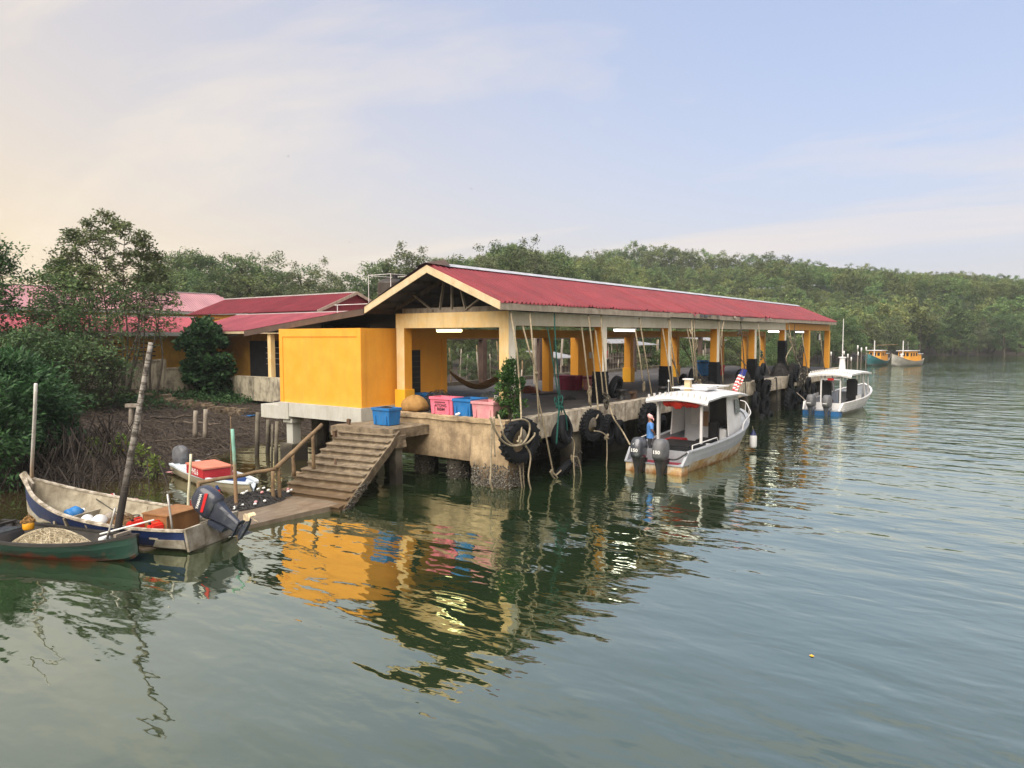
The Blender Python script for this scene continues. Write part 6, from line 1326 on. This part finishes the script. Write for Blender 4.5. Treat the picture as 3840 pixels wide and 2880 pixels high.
# ---- slender multi-stem trees on the near bank
def stem_tree(name, base, tops, label, mt, L, nleaf, seed, zlow=.35, clr=.55, cat='tree', r0=.07, group=None, sub=7):
    rs = np.random.default_rng(seed); rn2 = random.Random(seed); base = V(base); o = empty(name, base, 0, label, cat, group); mb = MB(); cl = []
    for tp in tops:
        tp = V(tp)-base; b0 = V((rn2.uniform(-.25, .25), rn2.uniform(-.25, .25), -.4)); m1 = b0.lerp(tp, .35)+V((rn2.uniform(-.35, .35), rn2.uniform(-.35, .35), 0)); m2 = b0.lerp(tp, .7)+V((rn2.uniform(-.3, .3), rn2.uniform(-.3, .3), 0))
        path = smooth_path([b0, m1, m2, tp], 5); n_ = len(path); mb.tube(path, [r0*(1-.85*i/(n_-1)) for i in range(n_)], 6)
        for i in range(n_):
            a = i/(n_-1)
            if a < zlow: continue
            for _ in range(sub if a > .6 else sub-3):
                ln = (.35+1.25*math.sin(math.pi*min(1, (a-zlow)/(1-zlow)*.9+.1)))*rn2.uniform(.4, 1.0); an = rn2.uniform(0, 6.28); e = path[i]+V((ln*math.cos(an), ln*math.sin(an), rn2.uniform(-.1, .75)*ln)); mb.tube([path[i], path[i].lerp(e, .5)+V((0, 0, .06)), e], [.016, .01, .004], 4, caps=False); cl.append((e, rn2.uniform(.5, 1.1)))
    out_ = []; per = max(6, nleaf//len(cl))
    for e, k in cl:
        g = rs.normal(size=(int(per*k), 3)); g /= np.linalg.norm(g, axis=1, keepdims=True); g *= (rs.random((len(g), 1))**.5)*clr*k; g[:, 2] *= .75; out_.append(np.array(e)+g)
    mb.build('trunk', m_bark, o, smooth=True); link('crown', leaf_mesh('crown', np.concatenate(out_), L, L*.46, mt, rs, .35), o); return o
def at(px, py, depth): return pd(px, py, depth)
gz = lambda x, y: float(ground_z(x, y))
def gbase(px, D): p = polar(px, D); p.z = gz(p.x, p.y); return p
stem_tree('slender_tree', gbase(462, 41), [at(270, 880, 41), at(330, 845, 41), at(400, 812, 42), at(470, 855, 40), at(545, 900, 41), at(585, 960, 42)], 'tall slender many stemmed tree before the pink roof, its crown highest', m_leafm, .19, 11500, 31, .48, .42)
stem_tree('slender_tree', gbase(300, 40), [at(225, 990, 40), at(265, 960, 41), at(330, 1010, 40)], 'slender tree left of the tallest one with its crown merging into it', m_leafm, .19, 5200, 32, .45, .42)
stem_tree('slender_tree', gbase(380, 38), [at(330, 1130, 38), at(430, 1090, 38), at(560, 1080, 38), at(400, 1200, 37)], 'shorter leafy tree in front of the tallest slender tree', m_leafm, .18, 4200, 33, .3, .42)
stem_tree('slender_tree', gbase(170, 37), [at(150, 1180, 37), at(210, 1130, 37), at(110, 1250, 36), at(260, 1200, 37)], 'dense leafy tree at the left before the ochre wall', m_leafd, .19, 4800, 34, .25, .6)
stem_tree('slender_tree', gbase(-40, 36), [at(-70, 880, 36), at(-15, 915, 36), at(5, 985, 36), at(-40, 1060, 35)], 'dark tree cut by the left edge of the picture', m_leafd, .19, 8000, 35, .35, .55)
stem_tree('slender_tree', gbase(225, 39), [at(170, 1040, 39), at(215, 1010, 40), at(255, 1060, 39)], 'thin airy tree standing left of the tallest slender tree', m_leafm, .18, 4200, 38, .4, .42)
stem_tree('slender_tree', gbase(560, 42), [at(540, 1040, 42), at(590, 1010, 42), at(610, 1090, 42)], 'thin airy tree right of the tallest slender tree over the pink roof', m_leafm, .18, 3600, 39, .5, .40)
stem_tree('leafy_shrub', gbase(300, 36), [at(260, 1280, 36), at(330, 1300, 36), at(390, 1330, 36), at(220, 1300, 36), at(440, 1360, 37)], 'dark undergrowth shrub below the slender trees', m_leafd, .17, 6500, 36, .1, .5, 'shrub', .04)
stem_tree('leafy_shrub', gbase(120, 34), [at(60, 1280, 34), at(130, 1240, 34), at(190, 1290, 34), at(20, 1330, 33)], 'dark undergrowth shrub at the far left bank', m_leafd, .18, 7000, 37, .1, .6, 'shrub', .04)
def bush(name, base, top_z, rad, label, mt, L, n, seed, W=.55, squash=1.0):
    rs = np.random.default_rng(seed); base = V(base); o = empty(name, base, 0, label, 'bush'); hgt = top_z-base.z; mb = MB(); cl = []; rn2 = random.Random(seed)
    for i in range(70):
        a = rn2.uniform(0, 6.28); q = rn2.random()**.5; z = rn2.uniform(.08, 1); prof = math.sin(math.pi*min(.98, z*.82+.16))**.55; kk = 1+.35*noise.noise(V((math.cos(a)*1.5, math.sin(a)*1.5, z*3+seed))); e = V((rad*q*prof*kk*math.cos(a), rad*q*prof*kk*math.sin(a), hgt*z)); cl.append(e)
        if i % 3 == 0: mb.tube([(0, 0, -.2), (e.x*.3, e.y*.3, e.z*.45), e], [.035, .022, .006], 5, caps=False)
    per = n//70; out_ = []
    for e in cl:
        g = rs.normal(size=(per, 3)); g /= np.linalg.norm(g, axis=1, keepdims=True); g *= (rs.random((per, 1))**.4)*rad*.30; out_.append(np.array(e)+g)
    mb.build('stems', m_bark, o, smooth=True); link('crown', leaf_mesh('crown', np.concatenate(out_), L, L*W, mt, rs, .5, np.array([0, 0, hgt*.4]), .15), o)
p = gbase(775, 45.5); bush('round_bush', p, 6.0, 1.45, 'round dark bush with broad leaves in front of the boundary wall', m_leafg, .27, 7500, 41, .85)
# big-leaved mangrove at the left foreground bank
for (px, D, tz, rad, n, sd_, lb_) in ((40, 27.5, 4.2, 2.0, 9000, 51, 'near mangrove bush with long leaves at the left edge'), (150, 29.5, 3.3, 1.5, 5200, 52, 'mangrove bush behind the white pole'), (-60, 25, 3.4, 1.7, 5200, 53, 'lowest mangrove bush at the left edge above the skiff bow'), (20, 32, 4.3, 1.7, 5000, 54, 'taller mangrove bush behind the near one at the left edge')):
    bush('mangrove_bush', gbase(px, D)+V((0, 0, .3)), tz, rad, lb_, m_leafg, .24, n, sd_, .36)
for (px, py, z, sd_, lb_) in ((455, 1650, .8, 61, 'yellow green sprig just left of the leaning trunk'), (525, 1690, .6, 62, 'yellow green sprig just right of the leaning trunk'), (585, 1730, .4, 63, 'drooping yellow green sprig over the mangrove roots'), (350, 1660, .8, 64, 'yellow green sprig on the mud left of the trunk'), (230, 1600, 1.0, 65, 'pale green sprig behind the white pole')):
    p = onz(px, py+30, z); bush('mangrove_sprig', p-V((0, 0, .25)), p.z+.45, .28, lb_, m_leafy, .20, 140, sd_, .4)
# shrub growing from the corner of the jetty
bush('corner_shrub', (20.45, 15.0, ZD-.05), 4.25, .52, 'bushy green shrub growing at the jetty corner by the white column', leaf_mat('corner_shrub_leaves', (.07, .17, .04), (.018, .06, .02), .1), .11, 4200, 71, .5)

# ground vines, root tangles and litter of the mud bank
rs = np.random.default_rng(9); gx_ = rs.uniform(15, 27.5, 9000); gy_ = rs.normal(40.6, 1.0, 9000); gzz = ground_z(gx_, gy_)
keep = (np.sin(gx_*1.3)+np.sin(gy_*2.1+gx_*.7)+rs.normal(0, .8, 9000)) > -.6
P = np.stack([gx_, gy_, gzz+np.abs(rs.normal(0, .16, 9000))], 1)[keep]
tag(link('ground_vines', leaf_mesh('ground_vines', P, .17, .13, m_leafg, rs, 1.0)), kind='stuff')['label'] = 'low green creepers covering the top of the bank'
mb = MB(); rn = random.Random(21)
for _ in range(5200):
    px = rn.uniform(-100, 1150); D = rn.uniform(25.5, 43); p = polar(px, D); d = p.y-float(shore(p.x))
    if d < .3 or p.x > 26: continue
    p.z = gz(p.x, p.y)+.02; a = rn.uniform(0, 6.28); ln = rn.uniform(.2, 1.4); q = p+V((ln*math.cos(a), ln*math.sin(a), 0)); q.z = gz(q.x, q.y)+rn.uniform(.0, .22); m_ = p.lerp(q, .5)+V((0, 0, rn.uniform(.0, .2))); r_ = rn.uniform(.006, .022)
    mb.tube([p, m_, q], [r_, r_*.9, r_*.5], 4, caps=False)
tag(mb.build('root_litter', m_stick), kind='stuff')['label'] = 'tangle of dead roots and twigs lying on the mud bank'
mb = MB()
for _ in range(520):
    px = rn.triangular(-150, 640, 250); D = rn.uniform(24.5, 30.5); p = polar(px, D); d = p.y-float(shore(p.x))
    if d < -1.2 or d > 4.5 : continue
    a = rn.uniform(0, 6.28); ln = rn.uniform(.5, 1.5); hgt = rn.uniform(.5, 1.5); q = p+V((ln*math.cos(a), ln*math.sin(a), 0)); p.z = gz(p.x, p.y)+hgt; q.z = gz(q.x, q.y)-.1
    mb.tube(smooth_path([p, p.lerp(q, .45)+V((0, 0, -.15*hgt)), p.lerp(q, .8)-V((0, 0, hgt*.25)), q], 3), rn.uniform(.012, .03), 4, caps=False)
tag(mb.build('prop_roots', m_root), kind='stuff')['label'] = 'dark arching mangrove prop roots along the muddy shore'
mb = MB()
for _ in range(1500):
    px = rn.uniform(100, 1250); D = rn.uniform(25, 37); p = polar(px, D); d = p.y-float(shore(p.x))
    if d < -.8 or d > 6: continue
    p.z = gz(p.x, p.y); mb.tube([p-V((0, 0, .1)), p+V((rn.uniform(-.04, .04), rn.uniform(-.04, .04), rn.uniform(.10, .32)))], [.012, .005], 4, caps=False)
tag(mb.build('breathing_roots', m_root), kind='stuff')['label'] = 'upright mangrove breathing roots poking from the mud'
for k, (pa_, pb2, za, zb, r_, lb_) in enumerate((((-40, 1715), (560, 1650), .9, .7, .05, 'long pale branch lying across the mangrove roots'), ((450, 1665), (800, 1640), .7, .6, .04, 'thinner pale branch right of the leaning trunk'), ((120, 1560), (460, 1575), 1.1, 1.1, .05, 'grey log lying on the mud at the left'), ((560, 1570), (740, 1555), 1.2, 1.2, .06, 'dark log lying before the twin posts'), ((690, 1585), (830, 1592), 1.0, 1.0, .05, 'pale log beside the twin posts'), ((640, 1770), (820, 1700), .2, .5, .03, 'crooked branch leaning into the inlet'))):
    a_, b_ = onz(*pa_, za), onz(*pb2, zb); pole('fallen_branch', a_, b_, r_, r_*.7, m_stick, lb_, 'branch', 10, .12)
# stones of the bank edge
m_stone = mat('bank_stone', (.20, .155, .11), (.11, .085, .06), scale=3, rough=.9, bump=.5, var=.3)
rw_ = empty('stone_edging', (0, 0, 0), 0, 'broken stone edging below the creepers on the bank', 'edging')
for i in range(46):
    px = 500+i*9+rn.uniform(-5, 5); p = polar(px, 41.6-(px-500)*.002+rn.uniform(-.4, .4)); p.z = gz(p.x, p.y); s_ = rn.uniform(.14, .32)
    rough_box(MB(), p.x-s_, p.x+s_, p.y-s_*.7, p.y+s_*.7, p.z-.1, p.z+rn.uniform(.12, .34), .3, .06, 4).build('stone', m_stone, rw_)

# ------------------------------------------------------------------ behind the deck: stakes, racks and huts
for i in range(44):
    px = 1700+i*29+rn.uniform(-12, 12); D = rn.uniform(46, 62)+(px-1700)*.012; p = polar(px, D); p.z = max(gz(p.x, p.y), -.6)
    if p.y < 28.6: p.y = 28.6+rn.random()*2; p.z = -.5
    h_ = rn.uniform(2.6, 5.0); pole('stake', p-V((0, 0, .3)), V((p.x+rn.uniform(-.5, .5), p.y+rn.uniform(-.4, .4), h_)), .07, .05, m_wood if i % 3 else m_bwood, '%s stake from the left behind the deck' % ordn19(i), 'stake', 5, .05, 'stakes standing behind the deck')
def hut(px, D, wx, dy, z0, h, label):
    p = polar(px, D); p.y = max(p.y, 29.2); o = empty('stilt_hut', (p.x, p.y, 0), 0, label, 'hut')
    for sx in (0, wx):
        for sy in (0, dy): MB().tube([(sx, sy, -.8), (sx, sy, z0+h+.2)], .07, 7).build('stilt', m_wood, o)
    for k in range(int(wx/.16)): MB().box(k*.16, k*.16+.15, -.02, .02, z0+.02*rn.random(), z0+h*.62+.05*rn.random()).build('plank', m_wood if k % 3 else m_dwood, o)
    MB().box(-.2, wx+.2, -.1, dy, z0-.08, z0).build('floor', m_dwood, o)
    MB().prism([(-.5, -.6, z0+h), (wx+.5, -.6, z0+h), (wx+.5, dy+.6, z0+h+.5), (-.5, dy+.6, z0+h+.5)], (0, 0, .06)).build('roof', m_steel, o)
    for z in (z0+.5, z0+1.0): MB().beam((-.1, -.1, z), (wx+.1, -.1, z), .06, .06).build('rail', m_wood, o)
hut(2470, 58, 2.4, 2.2, 2.4, 2.1, 'small stilt hut with pale roof seen behind the third column'); hut(2570, 62, 3.0, 2.4, 2.3, 2.0, 'stilt hut with pale roof right of the third column'); hut(2880, 74, 4.5, 3, 2.4, 2.2, 'dark plank stilt hut seen near the far end of the shed'); hut(2250, 52, 1.8, 1.8, 1.9, 1.6, 'low rack hut seen behind the second column')
p = polar(2461, 57); p.z = 3.4; p.y = max(p.y, 28.9); tub('red_basket', p.x, p.y, .6, .4, .55, 3.35, m_red, 'bright red basket hanging on the stilt hut'); MB
thing_mesh('basket_shelf', MB().box(p.x-.3, p.x+1.0, p.y-.2, p.y+.9, 3.25, 3.35), m_wood, 'timber shelf carrying the red basket', 'shelf')
for x in (p.x-.2, p.x+.9): thing_mesh('shelf_post', MB().tube([(x, p.y+.3, -.5), (x, p.y+.3, 3.26)], .06, 7), m_wood, '%s post under the red basket shelf' % ('left' if x < p.x else 'right'), 'post', smooth=True)
kb = empty('rear_kerb', (0, 0, 0), 0, 'low dark kerb rail along the rear of the deck', 'kerb'); MB().box(26, 69.9, 27.7, 27.95, ZD, ZD+.22).build('kerb', m_pile, kb)

# ------------------------------------------------------------------ far fishing boats and net stakes
def far_boat(loc, rz_, hm, cm, label, L=9.0, sc=1.0, flag=False):
    o = empty('fishing_boat', loc, rz_, label, 'boat'); o.scale = (sc,)*3
    st = [(0, .75, .5, 1.15, .25, -.3), (1.5, 1.2, .9, .85, .15, -.4), (4.2, 1.45, 1.15, .75, .12, -.45), (6.6, 1.25, .8, 1.1, .25, -.35), (8.2, .65, .3, 1.65, .6, -.1), (9.0, .06, .04, 2.05, 1.0, .3)]
    make_hull(o, st, [hm], floor=.4, m_in=m_bin, m_rail=m_bwh, thick=.06, rail=(.14, .06))
    MB().box(2.6, 5.2, -.95, .95, .45, 2.45).build('wheelhouse', cm, o); MB().box(1.2, 2.58, -.85, .85, .45, 1.9).build('aft_cabin', cm, o)
    MB().box(2.3, 5.6, -1.15, 1.15, 2.46, 2.56).build('roof', m_wsteel, o); MB().box(.8, 2.28, -1.0, 1.0, 1.92, 2.0).build('awning', m_wsteel, o)
    for y in (-.6, 0, .6): MB().box(5.2, 5.22, y-.2, y+.2, 1.6, 2.15).build('window', m_dark, o)
    for x in (3.0, 3.8, 4.6):
        for s_ in (-1, 1): MB().box(x-.2, x+.2, .95*s_-.012, .95*s_+.012, 1.6, 2.15).build('window', m_dark, o)
    MB().tube([(5.5, 0, .6), (5.5, 0, 4.2)], .09, 7).build('mast', m_wsteel, o)
    if flag: MB().tube([(2.6, -.7, 2.5), (2.5, -.8, 4.0)], .03, 5).build('flag_staff', m_steel, o); MB().add([(2.5, -.8, 4.0), (2.0, -1.0, 3.9), (2.1, -1.0, 3.4), (2.52, -.8, 3.5)], [(0, 1, 2, 3)]).build('pennant', m_ped, o)
    return o
m_teal = mat('teal_hull', (.06, .22, .25), (.04, .16, .19), scale=1.5, rough=.6, bump=.1, wet=(.0, .5, (.12, .12, .11)))
m_greyh = mat('grey_white_hull', (.42, .42, .40), (.30, .30, .29), scale=1.2, rough=.6, bump=.1, wet=(.0, .4, (.2, .2, .2)))
p = onz(3268, 1372, 0); q = onz(3360, 1374, 0)
f1 = far_boat(V((p.x+5.5, p.y-1.0, 0)), math.atan2(p.y-(p.y-1.0), -5.5)+R(0), m_teal, m_yel, 'far teal fishing boat with yellow wheelhouse'); f1.rotation_euler.z = R(178)
f1.location = (p.x+8.6, p.y-.6, 0); f1.rotation_euler.z = R(172)
f2 = far_boat(V((q.x+8.4, q.y-2.6, 0)), R(166), m_greyh, m_yel, 'far grey white fishing boat with orange wheelhouse and yellow pennant', flag=True)
f2.location = (q.x+8.3, q.y-2.4, 0); f2.rotation_euler.z = R(160)
tm = MB().tube([onz(3270, 1372, 0)+V((4, 0, 3.4)), onz(3350, 1372, 0)+V((4, 0, 3.5))], .07, 6); thing_mesh('boom_pole', tm, m_bwood, 'long horizontal pole across the two far fishing boats', 'pole', smooth=True)
for i, (px, yt, yb) in enumerate(((3115, 1318, 1400), (3163, 1315, 1390), (3178, 1326, 1392), (3191, 1338, 1380), (3216, 1318, 1385), (3228, 1302, 1380), (3214, 1294, 1330), (3246, 1300, 1375))):
    b_ = onz(px, 1392, 0); D = (b_-CAM).dot(fw); o = empty('net_stake', (b_.x, b_.y, 0), 0, '%s of the white topped net stakes from the left before the far boats' % ordn(i), 'stake', 'white topped net stakes'); zt = pd(px, yt, D).z
    MB().tube([(0, 0, -.5), (0, 0, zt)], .04, 6).build('stick', m_wood, o); MB().lathe([(.05, zt-.6), (.10, zt-.55), (.10, zt-.08), (0, zt)], None, 8).build('white_cap', m_wsteel, o, smooth=True)
# birds
def bird(px, py, D, rz_, label):
    p = pd(px, py, D); o = empty('bird', p, rz_, label, 'bird'); MB().loft([[(x, r_*math.cos(a), r_*math.sin(a)) for a in np.linspace(0, 6.283, 7)[:-1]] for (x, r_) in ((-.22, .01), (-.1, .04), (.05, .05), (.16, .03), (.2, .008))]).build('body', m_dwood, o, smooth=True)
    for s_ in (-1, 1): MB().add([(.06, .03*s_, .02), (-.08, .03*s_, .02), (-.06, .28*s_, .13), (-.14, .55*s_, .06), (.0, .3*s_, .14)], [(0, 1, 2, 4), (4, 2, 3)]).build('wing', m_dwood, o)
bird(1080, 586, 130, .5, 'dark bird flying high left of the shed'); bird(1768, 708, 140, 1.3, 'dark bird flying above the shed gable'); bird(1310, 908, 190, 2.0, 'tiny bird just above the left treeline')
thing_mesh('floating_leaf', MB().add([onz(3034, 2457, .01), onz(3044, 2454, .012), onz(3054, 2461, .01), onz(3044, 2462, .012)], [(0, 1, 2, 3)]), m_ped, 'single yellow leaf floating on the water', 'leaf')

for i, (px, py, z, mt_, lb_) in enumerate(((1010, 1500, 1.6, m_plw, 'crumpled white plastic scrap on the bank beside the corridor plinth'), (985, 1490, 1.7, m_plw, 'second white plastic scrap left of the crumpled one'), (930, 1510, 1.5, m_blu, 'torn blue plastic sheet on the mud bank'), (720, 1690, .6, m_plw, 'white scrap among the roots behind the dinghy'), (655, 1735, .4, m_fpink, 'pale pink scrap at the edge of the inlet'), (480, 1880, .05, m_fpink, 'pink foam slab floating behind the skiff'), (780, 1640, .8, m_steel, 'bent grey tin sheet on the mud below the posts'))):
    p = onz(px, py, z); p.z = max(gz(p.x, p.y), .02); sz_ = .18+.1*(i % 3)
    vs = [p+V((sz_*(c-1.5)*.6+.04*math.sin(r_*3+c), sz_*(r_-1.5)*.6, .02+.07*abs(noise.noise(V((c*1.3, r_*1.7, i)))))) for r_ in range(4) for c in range(4)]
    thing_mesh('litter_scrap', MB().add(vs, [(r_*4+c, r_*4+c+1, (r_+1)*4+c+1, (r_+1)*4+c) for r_ in range(3) for c in range(3)]), mt_, lb_, 'litter')

# ------------------------------------------------------------------ the man standing in the launch
def skin_body(name, V_, E_, mats, region, parent):
    me = bpy.data.meshes.new(name); me.from_pydata([v[:3] for v in V_], E_, []); o = bpy.data.objects.new(name, me); COL.objects.link(o)
    o.modifiers.new('skin', 'SKIN'); sv = me.skin_vertices[0].data
    for i, v in enumerate(V_): sv[i].radius = (v[3], v[4] if len(v) > 4 else v[3]); sv[i].use_root = (i == 0)
    ss = o.modifiers.new('sub', 'SUBSURF'); ss.levels = 2; ss.render_levels = 2
    dg = bpy.context.evaluated_depsgraph_get(); nm = bpy.data.meshes.new_from_object(o.evaluated_get(dg)); bpy.data.objects.remove(o); nm.name = name; nm.materials.clear()
    for m in mats: nm.materials.append(m)
    nm.polygons.foreach_set('material_index', [region(V(p.center)) for p in nm.polygons]); nm.polygons.foreach_set('use_smooth', [True]*len(nm.polygons)); return link(name, nm, parent)
m_skin = mat('brown_skin', (.22, .115, .07), (.18, .09, .055), scale=8, rough=.55, bump=.05); m_shirt = mat('blue_cotton_shirt', (.08, .23, .58), (.065, .19, .50), scale=6, rough=.85, bump=.3, bscale=16)
m_trou = mat('dark_trousers', (.03, .032, .04), rough=.85, bump=.2); m_scarf = mat('pink_head_cloth', (.66, .26, .32), (.72, .50, .48), scale=14, rough=.85, bump=.3, contrast=(.4, .6))
def person(loc, rz_, label, shirt, arms='back', h=1.0, hat=True):
    o = empty('person', loc, rz_, label, 'person'); o.scale = (h,)*3
    Vv = [(0, 0, .88, .135, .10), (0, 0, 1.05, .13, .095), (.01, 0, 1.24, .15, .105), (.0, 0, 1.37, .10, .075), (.01, 0, 1.44, .05), (.02, 0, 1.52, .062, .07), (.025, 0, 1.59, .072, .085), (.015, 0, 1.66, .045, .055),
          (.105, 0, 1.545, .012), (.085, 0, 1.50, .02)]
    Ee = [(0, 1), (1, 2), (2, 3), (3, 4), (4, 5), (5, 6), (6, 7), (6, 8), (5, 9)]
    def chain(root, pts):
        p = root
        for q in pts: Vv.append(q); Ee.append((p, len(Vv)-1)); p = len(Vv)-1
        return p
    for s_ in (-1, 1):
        chain(0, [(0, .09*s_, .80, .095), (.02, .10*s_, .46, .062), (-.01, .10*s_, .42, .058), (-.02, .10*s_, .10, .038), (.0, .10*s_, .04, .04), (.14, .12*s_, .03, .03)])
        if arms == 'back': e = chain(3, [(-.01, .18*s_, 1.34, .062), (-.06, .245*s_, 1.10, .044), (-.075, .24*s_, 1.06, .042), (-.17, .09*s_, .93, .030), (-.19, .03*s_, .90, .028)])
        else: e = chain(3, [(-.01, .18*s_, 1.34, .062), (.02, .25*s_, 1.10, .044), (.05, .25*s_, 1.06, .042), (.24, .2*s_, .98, .030), (.29, .19*s_, .97, .028)])
        wx, wy, wz = Vv[e][0], Vv[e][1], Vv[e][2]; f = -1 if arms == 'back' else 1
        for k, (dy, ln) in enumerate(((-.03, .055), (-.012, .075), (.006, .08), (.024, .072))):
            chain(e, [(wx-.005*f if arms == 'back' else wx+.05, wy-.045*s_ if arms == 'back' else wy+dy, wz-.03+dy*.6 if arms == 'back' else wz, .0115), (wx-.01 if arms == 'back' else wx+.05+ln*.6, wy-(.045+ln*.6)*s_ if arms == 'back' else wy+dy, wz-.03+dy if arms == 'back' else wz-.02, .0095), (wx-.005 if arms == 'back' else wx+.05+ln*.8, wy-(.045+ln)*s_ if arms == 'back' else wy+dy, wz-.045+dy if arms == 'back' else wz-.05, .008)])
        chain(e, [(wx+.01, wy-.01*s_, wz+.03, .011), (wx+.01, wy-.04*s_, wz+.045, .0095)])
    def region(c):
        if c.z < .90 and abs(c.y) < .2 and c.x > -.13: return 1 if c.z > .07 else 2
        return 0
    skin_body('body', Vv, Ee, [m_skin, m_trou, m_blk], region, o)
    mb = MB(); rings = []
    for (z, rx, ry, ox) in ((.74, .155, .185, -.005), (.80, .152, .18, -.005), (.95, .142, .172, 0), (1.12, .140, .175, 0), (1.26, .145, .19, 0), (1.34, .12, .185, -.005), (1.385, .085, .11, 0), (1.405, .066, .075, 0)):
        rings.append([(ox+rx*math.cos(a)*(1+.03*math.sin(5*a+z*13)), ry*math.sin(a)*(1+.03*math.sin(4*a+z*9)), z+.006*math.sin(3*a)) for a in np.linspace(0, 6.283, 29)[:-1]])
    mb.loft(rings, caps=False)
    for s_ in (-1, 1):
        el = (-.05, .24*s_, 1.13) if arms == 'back' else (.015, .245*s_, 1.13); mb.tube([(-.005, .12*s_, 1.335), (-.015, .19*s_, 1.31), (-.03, .222*s_, 1.22), el], [.075, .08, .075, .07], 12, caps=False)
    mb.build('shirt', shirt, o, smooth=True)
    if hat:
        mb = MB(); rings = []
        for (z, r_, ox) in ((1.535, .082, -.015), (1.57, .098, -.004), (1.62, .102, .006), (1.67, .088, .01), (1.705, .055, .012), (1.72, .015, .012)): rings.append([(ox+r_*1.12*math.cos(a)*(1+.04*math.sin(6*a+z*20)), r_*.98*math.sin(a), z+.02*math.cos(a)) for a in np.linspace(0, 6.283, 21)[:-1]])
        mb.loft(rings, caps=False); mb.tube([(-.095, 0, 1.55), (-.13, .02, 1.50), (-.12, .03, 1.44)], [.03, .025, .012], 7); mb.build('head_cloth', m_scarf, o, smooth=True)
    for s_ in (-1, 1):
        MB().lathe([(0, -.008), (.010, -.004), (.010, .004), (0, .008)], Matrix.Translation((.098, .032*s_, 1.555)) @ Matrix.Rotation(R(90), 4, 'Y'), 8).build('eye', m_dark, o); MB().lathe([(0, -.012), (.02, -.006), (.022, .006), (.0, .012)], Matrix.Translation((.01, .086*s_, 1.535)) @ Matrix.Rotation(R(90), 4, 'X'), 8, sx=.7, sy=1.3).build('ear', m_skin, o)
    MB().box(.085, .104, -.025, .025, 1.482, 1.490).build('mouth', m_mar, o)
    return o
person(b1.matrix_basis @ V((.5, .66, .43)) if False else V((26.48, 12.53, .43)), R(118), 'person in blue shirt and pink head cloth standing in the launch, hands behind the back', m_shirt, 'back', .97)
person(V((f2.location.x-6.4, f2.location.y+1.9, .75)), R(170), 'person in white shirt standing on the far grey fishing boat', m_flw, 'front', .95, False)

# ------------------------------------------------------------------ haze over the estuary
hz_m = bpy.data.materials.new('morning_haze'); hz_m.use_nodes = True; t_ = hz_m.node_tree; t_.nodes.clear(); o_ = t_.nodes.new('ShaderNodeOutputMaterial'); pv = t_.nodes.new('ShaderNodeVolumePrincipled')
pv.inputs['Color'].default_value = (.80, .88, 1.0, 1); pv.inputs['Density'].default_value = .00028; pv.inputs['Anisotropy'].default_value = .2; t_.links.new(pv.outputs[0], o_.inputs['Volume'])
hb = MB().box(-155, 905, -705, 425, -4, 62).build('haze', hz_m); tag(hb, kind='stuff')
scn.cycles.volume_bounces = 1
# put each thing's Empty at the thing's own base (the children keep their places)
for o in [q for q in bpy.data.objects if q.type == 'EMPTY' and q.parent is None and q.location.length < 1e-6]:
    ms = [c for c in o.children if c.type == 'MESH' and len(c.data.vertices)]
    if not ms: continue
    lo = V((1e9,)*3); hi = V((-1e9,)*3)
    for c in ms:
        for b_ in c.bound_box:
            q = c.location+V(b_); lo = V(map(min, lo, q)); hi = V(map(max, hi, q))
    base_pt = V(((lo.x+hi.x)/2, (lo.y+hi.y)/2, lo.z)); o.location = base_pt
    for c in o.children: c.location = c.location-base_pt
